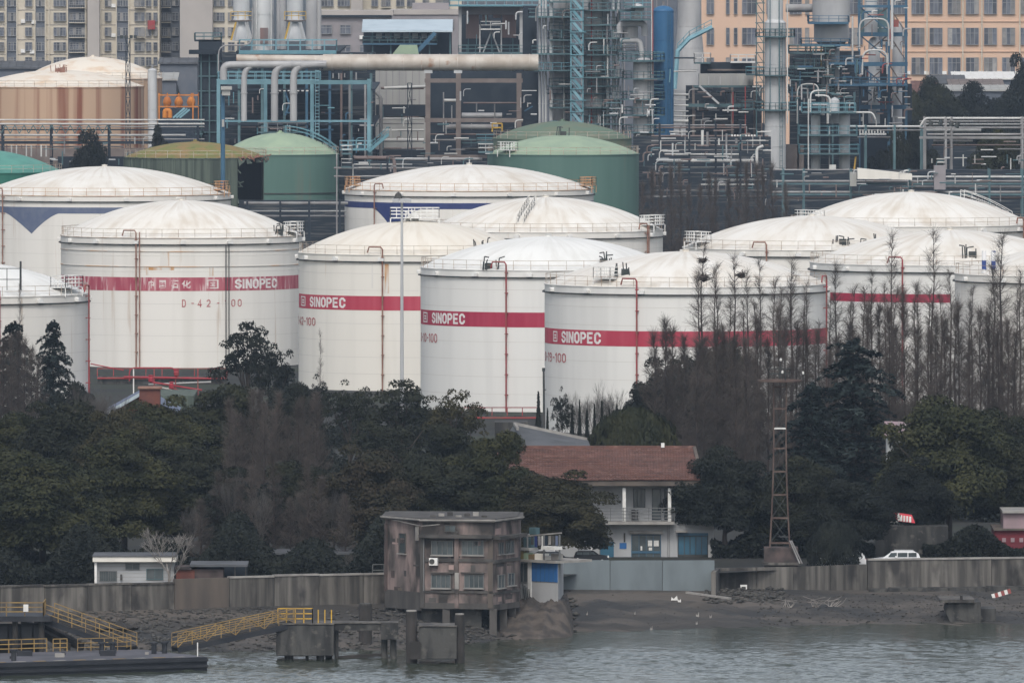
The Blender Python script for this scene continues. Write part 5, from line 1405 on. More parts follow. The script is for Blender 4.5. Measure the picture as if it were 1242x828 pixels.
r4 = rack('pipe rack with clustered white valves right of the twin columns', 1035, 1125, 2196, [(153.5, 1.3, 'pipe_white', 1030, 1122), (163, 1.3, 'pipe_white', 1042, 1075), (158, .8, 'pipe_grey', 0, 0), (166.5, .8, 'pipe_grey', 1040, 1080)], (1050, 1085, 1118), 152)
for k in range(9): pipe(r4, [(1043 + k * 3.6, 164), (1043 + k * 3.6, 157 + k % 3)], 2194, .9, 'pipe_white')
r5 = rack('white pipe bundle on stilts at the right edge', 1115, 1262, 2170, [(143.5, 1.4, 'pipe_white', 1122, 0), (151, 1.3, 'pipe_white', 1122, 0), (158, 1.8, 'pipe_white', 1122, 1190), (155, 1.2, 'pipe_grey', 0, 0), (163, 1.3, 'pipe_grey', 1125, 0), (171, 1.2, 'pipe_grey', 1132, 1180), (176, .9, 'pipe_brown', 1130, 0), (181, 1.0, 'pipe_grey', 1210, 0), (193, .9, 'pipe_white', 1136, 1148), (197, 1.1, 'pipe_white', 1136, 1148)], (1122, 1147, 1154, 1240), 142, beams_at=((147, 1.4), (167, 3)), mat='pipe_grey')
pipe(r5, [(1117, 152), (1122, 143.5), (1140, 143.5)], 2167, 1.4, 'pipe_white')
for a, b in ((1128, 151), (1140, 150), (1153, 151), (1160, 153)): MB().cyl(W(a, b + 2, 2167), W(a + 2, b - 4, 2167), .35, n=8).build('valve', MT['line_dark'], r5)
MB().pbox(1110, 1262, 178, 330, 2300, 3).build('dark_rear', MT['shaded_far_pipes'], r5)
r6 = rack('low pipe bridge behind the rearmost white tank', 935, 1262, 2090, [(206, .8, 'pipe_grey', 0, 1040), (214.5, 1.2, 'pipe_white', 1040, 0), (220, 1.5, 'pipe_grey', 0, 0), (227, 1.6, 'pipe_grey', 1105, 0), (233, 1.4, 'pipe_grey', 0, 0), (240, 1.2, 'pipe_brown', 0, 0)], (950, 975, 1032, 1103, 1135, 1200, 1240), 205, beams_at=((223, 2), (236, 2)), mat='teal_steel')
MB().pbox(930, 1262, 206, 330, 2112, 3).build('dark_rear', MT['shaded_far_pipes'], r6)
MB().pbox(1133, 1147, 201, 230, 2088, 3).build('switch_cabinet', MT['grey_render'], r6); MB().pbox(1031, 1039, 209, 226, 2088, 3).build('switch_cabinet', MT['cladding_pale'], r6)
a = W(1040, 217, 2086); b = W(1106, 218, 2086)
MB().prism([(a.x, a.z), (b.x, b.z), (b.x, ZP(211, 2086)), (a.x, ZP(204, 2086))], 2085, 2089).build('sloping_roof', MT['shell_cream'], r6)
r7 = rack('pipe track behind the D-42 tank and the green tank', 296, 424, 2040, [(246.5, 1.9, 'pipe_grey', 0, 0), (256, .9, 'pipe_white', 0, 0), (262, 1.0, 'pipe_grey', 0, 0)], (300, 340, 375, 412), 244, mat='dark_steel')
MB().pbox(290, 426, 243, 330, 2056, 2).build('dark_rear', MT['shaded_far_pipes'], r7)
pipe(r7, [(408.5, 290), (408.5, 186)], 2035, .9, 'pipe_grey')

def clutter(parent, px0, px1, py0, py1, Y, dY, n, seed, mats=('pipe_grey', 'pipe_white', 'pipe_brown', 'teal_steel', 'steel_light'), rmax=1.1):
    """small runs of process pipe"""
    rx = random.Random(seed)
    for k in range(n):
        px, py, L = rx.uniform(px0, px1), rx.uniform(py0, py1), rx.uniform(5, 20); yy = Y + rx.uniform(0, dY); q = rx.random()
        if q < .4: pts = [(px, py), (min(px1 + 4, px + L), py)]
        elif q < .7: pts = [(px, py), (px, min(py1 + 4, py + L))]
        else: pts = [(px, py + L * .6), (px, py), (px + L * .6, py)]
        pipe(parent, pts, yy, rx.uniform(.4, rmax), rx.choice(mats), n=6, bend=.9)
clutter(bl, 1040, 1098, -8, 98, 2243, 9, 34, 17, ('pipe_grey', 'pipe_white', 'blue_steel', 'steel', 'pipe_brown', 'red_pipe')); clutter(co, 956, 1042, 56, 130, 2198, 10, 44, 18, ('pipe_grey', 'steel', 'teal_steel', 'pipe_brown', 'blue_steel'))
for py in (64, 92, 112): deck(co, 957, 1012, py, 2207, 8, 'teal_steel')
clutter(tw, 708, 760, -5, 165, 2196, 8, 34, 1); clutter(tl, 645, 700, 0, 150, 2204, 6, 16, 2); clutter(cj, 750, 796, 90, 205, 2189, 7, 30, 3)
clutter(lb, 820, 930, 105, 172, 2224, 10, 34, 4); clutter(r3, 770, 932, 168, 240, 2142, 8, 60, 5); clutter(co, 955, 1040, 55, 132, 2198, 8, 30, 6); clutter(bl, 1038, 1100, 100, 150, 2240, 9, 30, 7, ('pipe_grey', 'pipe_white', 'blue_steel', 'steel', 'pipe_brown'))
clutter(fu, 560, 646, 10, 60, 2285, 4, 14, 8); clutter(cf, 520, 650, 100, 192, 2206, 5, 24, 9); clutter(pc, 455, 515, 110, 192, 2308, 6, 22, 10); clutter(hall, 270, 450, 104, 190, 2206, 12, 40, 11, ('pipe_grey', 'pipe_white', 'pipe_brown', 'cyan', 'blue_steel')); clutter(r6, 940, 1250, 206, 240, 2082, 6, 64, 12); clutter(r3, 770, 932, 150, 212, 2144, 6, 46, 21); clutter(r5, 1125, 1250, 160, 206, 2164, 5, 22, 13); clutter(r2, 430, 590, 184, 205, 2112, 5, 20, 14); clutter(r1, 0, 180, 166, 196, 2224, 5, 26, 15)
MB().pbox(1032, 1106, 102, 330, 2268, 3).build('rear_wall', MT['dark_steel'], bl); MB().pbox(1030, 1132, 160, 330, 2290, 3).build('rear_wall', MT['dark_steel'], r4)  # dark sheets added in place of the shaded depth behind frame and rack
for py in (-8, 30, 60, 84, 104, 130, 150): deck(tw, 705 + (py * 7) % 9, 742 + (py * 5) % 16, py, 2206.5, 5, 'teal_steel', 'cyan' if py % 4 == 0 else 'teal_steel')
for py in (2, 36, 48, 104, 130): deck(tl, 666, 692, py, 2210.5, 5, 'teal_steel')

def lattice_mast(label, cx, w, top, bot, Y, mat, name='lattice_mast', head=True, bay=3.2):
    root = thing(name, label, 'mast', (XP(cx, Y), Y, max(0, ZP(bot, Y))))
    hw_ = w / 2 * Y / F; x = XP(cx, Y); z0, z1 = max(0, ZP(bot, Y)), ZP(top, Y); n = max(2, int((z1 - z0) / bay))
    for sx in (-1, 1):
        for sy in (-1, 1): MB().beam((x + sx * hw_, Y + sy * hw_, z0), (x + sx * hw_, Y + sy * hw_, z1), .14).build('leg', MT[mat], root)
    br = MB()
    for i in range(n):
        za, zb = z0 + (z1 - z0) * i / n, z0 + (z1 - z0) * (i + 1) / n
        for sy in (-1, 1):
            br.beam((x - hw_, Y + sy * hw_, za), (x + hw_, Y + sy * hw_, zb), .09); br.beam((x + hw_, Y + sy * hw_, za), (x - hw_, Y + sy * hw_, zb), .09); br.beam((x - hw_, Y + sy * hw_, zb), (x + hw_, Y + sy * hw_, zb), .1)
        for sx in (-1, 1): br.beam((x + sx * hw_, Y - hw_, za), (x + sx * hw_, Y + hw_, zb), .09)
    br.build('lattice_bracing', MT[mat], root)
    if head:
        for dx in (-1.1, -.3, .6, 1.3):
            MB().box(x + dx - .28, x + dx + .28, Y - hw_ - .5, Y - hw_ + .1, z1, z1 + .6).build('floodlight', MT['line_dark'], root)
    return root
lattice_mast('dark lattice floodlight mast in front of the rusted tank', 155.5, 5, 47, 300, 2420, 'dark_steel')
lattice_mast('thin dark lattice mast in front of the pale clad building', 497, 5, 101, 290, 2195, 'dark_steel', head=False)

ov = thing('orange_vessel_skid', 'three orange round vessels on an orange frame by the black heater', 'vessels', W(217, 300, 2440), 'refinery units')
for px in (203, 217, 232): part_lathe(ov, 'vessel', px, 2440, [(.1, 117), (3, 118), (5, 122), (5.4, 125), (4, 129), (1, 131)], 'orange', 14)
for px in (203, 217, 232): pipe(ov, [(px, 117), (px, 113)], 2440, .7, 'orange')
beams(ov, 192, 242, (115.5, 129.5), 2438, 1.6, 'orange', 5); posts(ov, (193, 241, 234), 113, 146, 2438, 1.6, 'orange', 5); pipe(ov, [(200, 143), (200, 134), (206, 134), (206, 143)], 2438, 3, 'orange')
for k in range(3): MB().beam(W(210 + k * 4, 143, 2432), W(224 + k * 3, 131 + k, 2432), .8, .3).build('chute', MT['cyan_light'], ov)
MB().pbox(192, 245, 131, 300, 2452, 2).build('dark_backing', MT['dark_steel'], ov)
pv = column('pale vertical vessel beside the rusted tank', 185, 11, 86, 330, 2490, 'steel_light', (), 1, base_z=0, head=True, name='pale_vessel', ladder=False)
lp = thing('floodlight_pole', 'grey pole with square lamp box in front of the torn olive tank', 'light pole', (XP(271, 2055), 2055, 0))
MB().cyl((XP(270.5, 2055), 2055, 0), (XP(270.5, 2055), 2055, ZP(114, 2055)), .42, .3, 8).build('pole', MT['blue_steel'], lp); MB().pbox(268, 281, 105, 109, 2053, 2).build('lamp_hood', MT['cladding_pale'], lp); MB().pbox(269, 279, 109, 116, 2053.4, 1.3).build('lamp_box', MT['cladding_pale'], lp); MB().pbox(269, 272, 145, 154, 2054.4, .5).build('junction_box', MT['cladding_pale'], lp)
wp = thing('lamp_pole', 'tall white lamp pole standing before the cream tank', 'light pole', (XP(487, 1520), 1520, 0))
MB().cyl((XP(487.5, 1520), 1520, 0), (XP(487.5, 1520), 1520, ZP(242, 1520)), .24, .13, 8).build('pole', MT['steel_light'], wp)
hd = MB(); c = W(487.5, 243, 1520)
for a in range(8): hd.box(c.x + math.cos(a * .785) * .8 - .25, c.x + math.cos(a * .785) * .8 + .25, 1520 + math.sin(a * .785) * .8 - .2, 1520 + math.sin(a * .785) * .8 + .2, c.z - .25, c.z + .2)
hd.box(c.x - .9, c.x + .9, 1519.9, 1520.1, c.z - .05, c.z + .08); hd.build('lamp_head', MT['steel_light'], wp)
MB().lathe(c.x - .4, 1520, [(.05, c.z + .1), (.5, c.z + .2), (.35, c.z + .7), (.02, c.z + .95)], 10).build('lamp_cap', MT['line_dark'], wp)
# ------------------------------------------------------------------ river front
MT['concrete'] = M('stained_concrete', (.145, .136, .123), (.055, .052, .048), 1.6, .9, stretch=(1, 1, .07), lo=.36, hi=.62, c3=(.036, .034, .033), scale3=.5, stretch3=(1, 1, .5), lo3=.5, hi3=.64, bump=.02, bscale=3, jitter=.2)
MT['concrete_pale'] = M('pale_concrete', (.30, .29, .27), (.2, .19, .18), .8, .9)
MT['concrete_dark'] = M('wet_dark_concrete', (.070, .069, .065), (.028, .028, .028), .9, .85, stretch=(1, 1, .25), lo=.42, hi=.58, c3=(.11, .105, .095), scale3=1.4, lo3=.58, hi3=.7, bump=.05, bscale=2.5)
MT['concrete_brown2'] = M('brown_stained_concrete', (.12, .10, .085), (.07, .062, .056), .5, .9, stretch=(1, 1, .2))
MT['wall_blue'] = M('blue_grey_wall_paint', (.155, .185, .198), (.12, .142, .153), .5, .8, stretch=(1, 1, .3))
MT['pink'] = M('dirty_pink_stucco', (.26, .20, .185), (.125, .105, .098), .8, .9, stretch=(1, 1, .35), lo=.4, hi=.6, c3=(.04, .037, .035), scale3=.6, stretch3=(1, 1, .4), lo3=.46, hi3=.62, bump=.02, bscale=5)
MT['pink_dark'] = M('sooty_brick', (.10, .075, .07), (.06, .05, .048), .6, .9, c3=(.03, .028, .028), scale3=.5, lo3=.5, hi3=.65)
MT['soot'] = M('sooty_concrete', (.085, .08, .075), (.045, .043, .042), .7, .9, stretch=(1, 1, .4))
MT['glass'] = M('dull_glass', (.05, .065, .07), (.085, .10, .105), .6, .25, spec=.5, jitter=.3)
MT['glass_blue'] = M('blue_glass', (.03, .10, .16), (.04, .13, .2), .5, .25, spec=.5)
MT['frame_grey'] = M('grey_window_frame', (.15, .155, .155), rough=.6)
MT['house_white'] = M('white_render', (.38, .39, .40), (.29, .295, .30), .5, .85, stretch=(1, 1, .3), lo=.4, hi=.7)
MT['panel_blue'] = M('blue_panel', (.025, .11, .30), (.03, .13, .33), .5, .6)
MT['roof_tile'] = M('red_clay_tiles', (.135, .066, .053), (.09, .05, .043), .6, .85, c3=(.19, .11, .09), scale3=1.6, lo3=.55, hi3=.7, jitter=.12)
MT['roof_grey'] = M('grey_roofing', (.10, .105, .115), (.07, .075, .08), .4, .8)
MT['roof_pink'] = M('faded_pink_roof', (.30, .22, .24), (.25, .19, .2), .5, .8)
MT['brick_red'] = M('red_brick', (.15, .055, .04), (.10, .045, .04), .9, .9)
MT['red_wall'] = M('deep_red_wall', (.17, .02, .03), (.13, .02, .028), .4, .7)
MT['pontoon'] = M('pontoon_hull', (.016, .018, .024), (.03, .032, .036), .5, .6)
MT['deck_grey'] = M('pontoon_deck', (.10, .10, .115), (.065, .066, .075), .4, .8)
MT['yellow_dull'] = M('dull_yellow_rail', (.30, .20, .07), (.17, .12, .065), .9, .75)
MT['car_white'] = M('white_car_paint', (.75, .76, .77), rough=.25, spec=.5)
MT['car_dark'] = M('dark_car_paint', (.02, .022, .026), rough=.25, spec=.5)
MT['tyre'] = M('tyre_rubber', (.015, .015, .015), rough=.9)
MT['rock'] = M('bank_stone', (.12, .115, .105), (.06, .058, .055), .8, .95, jitter=.35)
MT['wood_dark'] = M('dark_timber', (.03, .028, .026), (.05, .045, .042), .6, .9)

MT['worn_pink'] = M('worn_pink_plaster', (.34, .25, .23), (.22, .16, .15), .9, .9)
class Face:
    """upright face from P to Q seen in the photo, addressed by pixel columns and rows"""
    def __init__(s, pa, Ya, pb, Yb):
        s.A = Vector((XP(pa, Ya), Ya, 0)); s.B = Vector((XP(pb, Yb), Yb, 0)); s.pa, s.pb = pa, pb
        s.u = (s.B - s.A).normalized(); s.L = (s.B - s.A).length; s.n = Vector((s.u.y, -s.u.x, 0)); s.Y = (Ya + Yb) / 2
    def at(s, px): return s.L * (px - s.pa) / (s.pb - s.pa)
    def box(s, px0, px1, py0, py1, out, inn, mb=None):
        mb = mb or MB(); u0, u1 = s.at(px0), s.at(px1)
        Yr = s.A.y + (s.B.y - s.A.y) * ((px0 + px1) / 2 - s.pa) / (s.pb - s.pa); z0, z1 = ZP(py1, Yr), ZP(py0, Yr)
        c = [s.A + s.u * a + s.n * o for a, o in ((u0, out), (u1, out), (u1, -inn), (u0, -inn))]
        return mb.add([(p.x, p.y, z0) for p in c] + [(p.x, p.y, z1) for p in c], [(0, 3, 2, 1), (4, 5, 6, 7), (0, 1, 5, 4), (1, 2, 6, 5), (2, 3, 7, 6), (3, 0, 4, 7)])
    def window(s, parent, px0, px1, py0, py1, glass='glass', frame='frame_grey', mull=2, sill=True, bars=0, w=.7):
        mb = MB()
        for a, b, c, d_ in ((px0 - w, px0, py0 - w, py1 + w), (px1, px1 + w, py0 - w, py1 + w), (px0, px1, py0 - w, py0), (px0, px1, py1, py1 + w)): s.box(a, b, c, d_, .09, .05, mb)
        for i in range(1, mull):
            m_ = px0 + (px1 - px0) * i / mull; s.box(m_ - w * .4, m_ + w * .4, py0, py1, .075, .02, mb)
        f = mb.build('window', MT[frame], parent)
        for i in range(mull):
            a = px0 + (px1 - px0) * i / mull; b = px0 + (px1 - px0) * (i + 1) / mull
            s.box(a, b, py0, py1, .02, .02).build('pane', MT[glass], f)
        if sill: s.box(px0 - 1.5, px1 + 1.5, py1 + w, py1 + w + 1.2, .22, .02).build('sill', MT['concrete_pale'], f)
        if bars:
            b = MB()
            for i in range(bars):
                m_ = px0 + (px1 - px0) * (i + .5) / bars; s.box(m_ - .12, m_ + .12, py0, py1, .16, -.12, b)
            b.build('window_bars', MT['frame_grey'], f)
        return f

# --- quay walls, built as cast panels
def wall_run(label, pts, zt, mat, step=4.0, thick=.45, cap='concrete_pale', zb=-2.6, gap=.025):
    """pts: (px, distance) along the wall's face; panels with open joints"""
    root = thing('quay_wall', label, 'wall', (XP(pts[0][0], pts[0][1]), pts[0][1], 0), 'walls along the bank')
    k = 0
    for (pa, Ya), (pb, Yb) in zip(pts[:-1], pts[1:]):
        a, b = Vector((XP(pa, Ya), Ya, 0)), Vector((XP(pb, Yb), Yb, 0)); L = (b - a).length; n = max(1, int(round(L / step))); u = (b - a) / L; nn = Vector((u.y, -u.x, 0))
        for i in range(n):
            p, q = a + u * (L * i / n + gap), a + u * (L * (i + 1) / n - gap); j = random.uniform(-.03, .03); zz = zt + random.uniform(-.04, .04)
            c = [p + nn * j, q + nn * j, q - nn * thick, p - nn * thick]
            MB().add([(v.x, v.y, zb) for v in c] + [(v.x, v.y, zz) for v in c], [(0, 3, 2, 1), (4, 5, 6, 7), (0, 1, 5, 4), (1, 2, 6, 5), (2, 3, 7, 6), (3, 0, 4, 7)]).build('panel', MT[mat], root)
            if cap:
                c = [p + nn * .1, q + nn * .1, q - nn * (thick + .08), p - nn * (thick + .08)]
                MB().add([(v.x, v.y, zz + .004) for v in c] + [(v.x, v.y, zz + .16) for v in c], [(0, 3, 2, 1), (4, 5, 6, 7), (0, 1, 5, 4), (1, 2, 6, 5), (2, 3, 7, 6), (3, 0, 4, 7)]).build('coping', MT[cap], root)
            k += 1
    return root
wall_run('long stained quay wall at left below the white hut', [(-120, 1180), (0, 1184), (212, 1191.5)], 1.15, 'concrete', cap='concrete')
wall_run('brown stained wall section below the red shed', [(212, 1191.3), (278, 1194)], 1.5, 'concrete_brown2', cap=None)
wall_run('weathered quay wall between the red shed and the pink building', [(278, 1194), (495, 1201.5)], 1.5, 'concrete', cap='concrete_pale')
wall_run('blue grey painted wall in front of the white house', [(677, 1230.6), (740, 1231), (867, 1231.6)], 1.2, 'wall_blue', 5.4, .3, None)
wall_run('broken low concrete wall under the lattice tower', [(868, 1228), (874, 1236), (962, 1238), (1052, 1242.6)], .3, 'concrete', 4.5, .4, None)
wall_run('pale streaked flood wall at right in front of the white cars', [(1052.5, 1242.8), (1203, 1245.6), (1420, 1250)], .62, 'concrete', 11.5, .5, 'concrete_pale')

# --- derelict pink building over the bank
pk = thing('pink_building', 'derelict two storey pink stucco building on stilts over the mud', 'building', (XP(555, 1196), 1196, -.9))
fl_, ff, frr = Face(467, 1197, 511, 1191.5), Face(511, 1191.5, 598, 1190), Face(598, 1190, 630, 1196)
A_, B_, C_, D_ = fl_.A, fl_.B, ff.B, frr.B; E_ = Vector((XP(632, 1205), 1205, 0)); G_ = Vector((XP(470, 1206), 1206, 0))
def poly_block(poly, z0, z1): 
    n = len(poly); mb = MB(); mb.add([(p.x, p.y, z0) for p in poly] + [(p.x, p.y, z1) for p in poly], [tuple(range(n - 1, -1, -1)), tuple(range(n, 2 * n))] + [(i, (i + 1) % n, n + (i + 1) % n, n + i) for i in range(n)]); return mb
zpb = ZP(738, 1190.5); zpt = ZP(633, 1190.5)
poly_block([A_, B_, C_, D_, E_, G_], zpb, zpt).build('wall', MT['pink'], pk)
def grow(poly, d): 
    c = sum(poly, Vector()) / len(poly); return [p + (p - c).normalized() * d for p in poly]
rf_ = poly_block(grow([A_, B_, C_, D_, E_, G_], .35), zpt, zpt + .2).build('roof', MT['soot'], pk)
poly_block(grow([A_, B_, C_, D_, E_, G_], -.2), zpt + .2, zpt + .28).build('roofing_felt', MT['soot'], rf_)
for a, b in ((A_, B_), (B_, C_), (C_, D_)):
    gA, gB = [p + (p - (A_ + D_) / 2).normalized() * .38 for p in (a, b)]
    MB().beam((gA.x, gA.y, zpt + .16 + random.uniform(-.05, .05)), (gB.x, gB.y, zpt + .2), .12, .14).build('gutter', MT['concrete_pale'], rf_)
for i in range(7):
    p = B_.lerp(C_, .15 + .12 * i) + Vector((0, 2 + i % 3, 0)); MB().box(p.x - .2, p.x + .3, p.y, p.y + .4, zpt + .36, zpt + .5 + .1 * (i % 3)).build('roof_rubbish', MT['concrete_pale' if i % 2 else 'soot'], rf_)
# concrete canopy, floor bands, corner pilasters
for f_, a, b in ((ff, 511, 598), (frr, 598, 630)):
    f_.box(a - 1, b + (1 if f_ is ff else 0), 648, 652, .75, .02).build('canopy', MT['soot'], pk); f_.box(a, b, 677, 681, .12, .02).build('floor_band', MT['soot'], pk); f_.box(a, b, 716, 719, .1, .02).build('floor_band', MT['soot'], pk); f_.box(a, b, 731, 738, .06, .02).build('plinth', MT['soot'], pk)
for px in (512.5, 554): ff.box(px - 2.5, px + 2.5, 652, 737, .13, .02).build('pilaster', MT['pink' if px > 520 else 'soot'], pk)
ff.box(552, 557, 694, 714, .16, .02).build('worn_plaster', MT['concrete_pale'], pk)
ff.box(592, 598, 652, 737, .1, .02).build('pilaster', MT['concrete_brown2'], pk)
for r in ((524, 549, 656, 672), (561, 586, 656, 672), (524, 546, 697, 712), (564, 586, 697, 712)): ff.window(pk, *r, mull=4, w=.8)
for r in ((605, 609.5, 658, 671), (613.5, 622, 656, 670), (604, 611, 697, 712), (616, 623, 695, 709)): frr.window(pk, *r, mull=2, w=.6)
fl_.window(pk, 485, 492, 647, 670, mull=1, frame='soot')
ff.window(pk, 540, 552, 637, 644, mull=2, frame='soot', sill=False)
fl_.box(506, 508, 638, 655, .2, 0).build('drain_pipe', MT['concrete_pale'], pk); ff.box(514, 515.2, 653, 716, .25, -.1).build('drain_pipe', MT['frame_grey'], pk); fl_.box(467, 470, 634, 716, .1, .02).build('pilaster', MT['pink_dark'], pk)
fl_.box(467, 511, 716, 738, .05, .02).build('plinth', MT['soot'], pk)
ac = ff.box(522, 532, 676, 685, .5, -.12).build('air_conditioner', MT['white'], pk); 
c = ff.A + ff.u * ff.at(525.5) + ff.n * .5; zc = ZP(680.5, 1191); mbf = MB(); mbf.cyl((c.x, c.y, zc), (c.x + ff.n.x * .03, c.y + ff.n.y * .03, zc), .24, n=14); mbf.build('fan_grille', MT['line_dark'], ac)
wr = MB(); pts = [(A_.x, A_.y - .5, zpt + .1), (B_.x, B_.y - .6, zpt - .35), (B_.x + 1.6, B_.y - .6, zpt - .2)]; pts_unused = [(a.x, a.y, z) for a, z in ((A_ + Vector((-1, -.8, 0)), zpt + .5), (B_ + Vector((-.5, -.9, 0)), zpt - .3), (ff.A + ff.u * 3 + ff.n * .9, zpt - 1.0), (C_ + ff.n * .9, zpt - .2))]; wr.tube(pts, .04, 4); wr.build('cable', MT['concrete_pale'], pk)
for f_, px, pb in ((ff, 597, 756), (frr, 615, 750), (ff, 540, 752), (frr, 626, 748), (fl_, 480, 752)):
    p = f_.A + f_.u * f_.at(px) - f_.n * .35; zz = bank_z(p.x, p.y) - .4; MB().box(p.x - .32, p.x + .32, p.y - .32, p.y + .32, zz, zpb + .01).build('stilt', MT['soot'], pk)

poly_block([p + Vector((0, 1.2, 0)) for p in (fl_.A, fl_.B, ff.A + ff.u * 5.4)] + [Vector((XP(580, 1204), 1204, 0)), Vector((XP(470, 1204), 1204, 0))], -3.0, zpb - .01).build('dark_underfloor_block', MT['concrete_dark'], pk)  # plinth at left; the rest is a dark block for shade under the floor
rgp = random.Random(12)
for k in range(46):
    f_, a, b = ((ff, 514, 592), (ff, 514, 592), (frr, 600, 628), (fl_, 470, 508))[k % 4]
    px = rgp.uniform(a, b - 6); w_ = rgp.uniform(2, 9); py = rgp.choice([640, 654, 674, 683, 690, 713, 721]) + rgp.uniform(-2, 4); h_ = rgp.uniform(2, 9)
    f_.box(px, min(b, px + w_), py, py + h_, .012 + .002 * (k % 5), .005).build('plaster_patch', MT[('soot', 'soot', 'pink_dark', 'concrete_brown2', 'worn_pink')[k % 5]], pk)
for px in (536.5, 573.5):
    ff.box(px - 15, px + 15, 653.2, 654.6, .3, 0).build('lintel', MT['soot'], pk); ff.box(px - 14, px + 14, 693.6, 695, .25, 0).build('lintel', MT['soot'], pk)
# --- blue and white kiosk beside it
ks = thing('kiosk', 'small white and blue waterside hut beside the pink building', 'hut', (XP(653, 1202), 1202, -1))
kf = Face(629, 1202.5, 677, 1199)
poly_block([kf.A, kf.B, kf.B + Vector((.5, 9, 0)), kf.A + Vector((.5, 9, 0))], ZP(732, 1201), ZP(681, 1201)).build('wall', MT['house_white'], ks)
kf.box(645.5, 676.5, 682, 705, .06, .01).build('blue_panel', MT['panel_blue'], ks)
for k in range(1, 6): kf.box(645.5 + k * 5.2, 645.9 + k * 5.2, 682, 705, .075, .01).build('panel_joint', MT['blue_steel'], ks)
kf.window(ks, 630.5, 640, 683, 705, mull=2, frame='frame_grey', sill=False); kf.box(641, 645, 681, 730, .09, .01).build('post', MT['white'], ks)
sl = kf.box(628, 679, 678.5, 681.5, .5, 4).build('roof_slab', MT['concrete_pale'], ks)
for k, (a, b, t_, m_) in enumerate(((631, 636, 668, 'olive'), (636.5, 641, 670, 'green_dome'), (642, 648, 672, 'yellow_dull'), (649, 660, 671, 'shell_cream'), (661, 668, 674, 'pipe_white'), (668, 677, 671, 'concrete_pale'), (652, 656, 668, 'line_dark'))): kf.box(a, b, t_, 678.5, .2 - .05 * k, .6).build('stored_box', MT[m_], ks)
kf.box(663, 680, 662, 666, .7, .2).build('boat_cover', MT['white'], ks); kf.box(630, 645, 664, 667, .3, .8).build('awning', MT['cladding_pale'], ks); kf.box(631, 640, 652, 664, -.4, 1.2).build('cabin', MT['teal_steel'], ks)
for px in (640, 660, 679): kf.box(px - .4, px + .4, 648, 679, .1, .05).build('post', MT['frame_grey'], ks)
MB().beam(kf.A + kf.u * kf.at(640) + Vector((0, 0, ZP(650, 1201))), kf.A + kf.u * kf.at(681) + Vector((0, 0, ZP(645, 1200))), .12).build('clothes_pole', MT['concrete_pale'], ks)
for k in range(8):
    px = 646 + k * 4.2; m_ = ['line_dark', 'navy', 'pipe_grey', 'white', 'dark_steel', 'concrete_pale', 'line_dark', 'slate'][k]; kf.box(px - 1.3, px + 1.3, 650 - .1 * k, 660 + (k * 3) % 5, .05, .02).build('hanging_cloth', MT[m_], ks)
kf.box(632, 640, 640, 648, -1.0, 1.5).build('roof_tank', MT['teal_steel'], ks)
for k in range(4): MB().beam(kf.A + kf.u * kf.at(638 + k * 2) + kf.n * .15 + Vector((0, 0, ZP(727, 1201))), kf.A + kf.u * kf.at(636 + k * 2.5) + kf.n * .2 + Vector((0, 0, ZP(708 + k * 2, 1201))), .09).build('leaning_pole', MT['line_dark'], ks)

# rocky mound under the kiosk
rsn = np.random.RandomState(4); vb, fb = [], []; nx, ny = 46, 22
for i in range(nx):
    for j in range(ny):
        px = 600 + 96 * i / (nx - 1); Y = 1207 - 20 * j / (ny - 1); x = XP(px, Y)
        env = math.sin(math.pi * min(1, max(0, (px - 600) / 96))) ** .6 * max(0, 1 - (j / (ny - 1)) ** 1.3)
        crest = (-.75 - max(0, 1199.5 - Y) * .23) * 1.0; bz_ = bank_z(x, Y) - .2; hz_ = bz_ + max(0, crest - bz_) * min(1, env * 2.2)
        vb.append((x, Y, hz_ + env * (.22 * math.sin(i * .55 + j * .35) + .2 * math.sin(i * .31 - j * .62 + 1) + .12 * math.sin(i * 1.1 + j * 1.4) + rsn.normal() * .10)))
for i in range(nx - 1):
    for j in range(ny - 1):
        a = i * ny + j; fb.append((a, a + 1, a + ny + 1, a + ny))
MT['mound'] = M('brown_earth', (.10, .084, .072), (.05, .045, .042), .7, .95, lo=.4, hi=.6, bump=.1, bscale=2)
me = np_mesh('earth_mound', vb, fb); me.materials.append(MT['mound']); o = link(bpy.data.objects.new('earth_mound', me)); structure(o)

# --- white house with red tiled roof
wh = thing('white_house', 'two storey white house with red tiled roof and blue windows', 'house', (XP(740, 1265), 1265, 0))
f0 = Face(600, 1262, 868, 1262); f1 = Face(600, 1263.4, 856, 1263.4)
MB().box(f0.A.x, XP(866, 1262), 1262, 1275, 0, ZP(633, 1262)).build('ground_floor_wall', MT['house_white'], wh)
MB().box(f0.A.x, XP(846, 1265), 1263.4, 1275, ZP(633, 1262) + .003, ZP(584, 1265)).build('upper_floor_wall', MT['house_white'], wh)
f0.box(690, 818, 631.5, 635, 1.5, -.002).build('balcony_slab', MT['concrete_pale'], wh)
MB().rail([(XP(694, 1260.6), 1260.6, ZP(631.5, 1260.6)), (XP(818, 1260.6), 1260.6, ZP(631.5, 1260.6))], 1.2, 1.2, .06, 3).build('balcony_rail', MT['frame_grey'], wh)
f0.box(736, 830, 584, 589, .9, -.002).build('eave_fascia', MT['concrete_pale'], wh)
for px in (757, 812): f0.box(px - 2, px + 2, 591, 631.5, 1.1, -.8).build('balcony_column', MT['white'], wh)
f1.window(wh, 769, 782, 593, 615, 'glass', 'dark_steel', 3, False); f1.window(wh, 791.5, 801, 593, 629, 'glass', 'dark_steel', 1, False); f1.window(wh, 806.5, 809.5, 593, 629, 'glass', 'dark_steel', 1, False); f1.window(wh, 822, 838, 594, 614, 'glass', 'dark_steel', 2, False)
f1.box(766, 774, 618, 629, .5, 0).build('balcony_box', MT['soot'], wh)
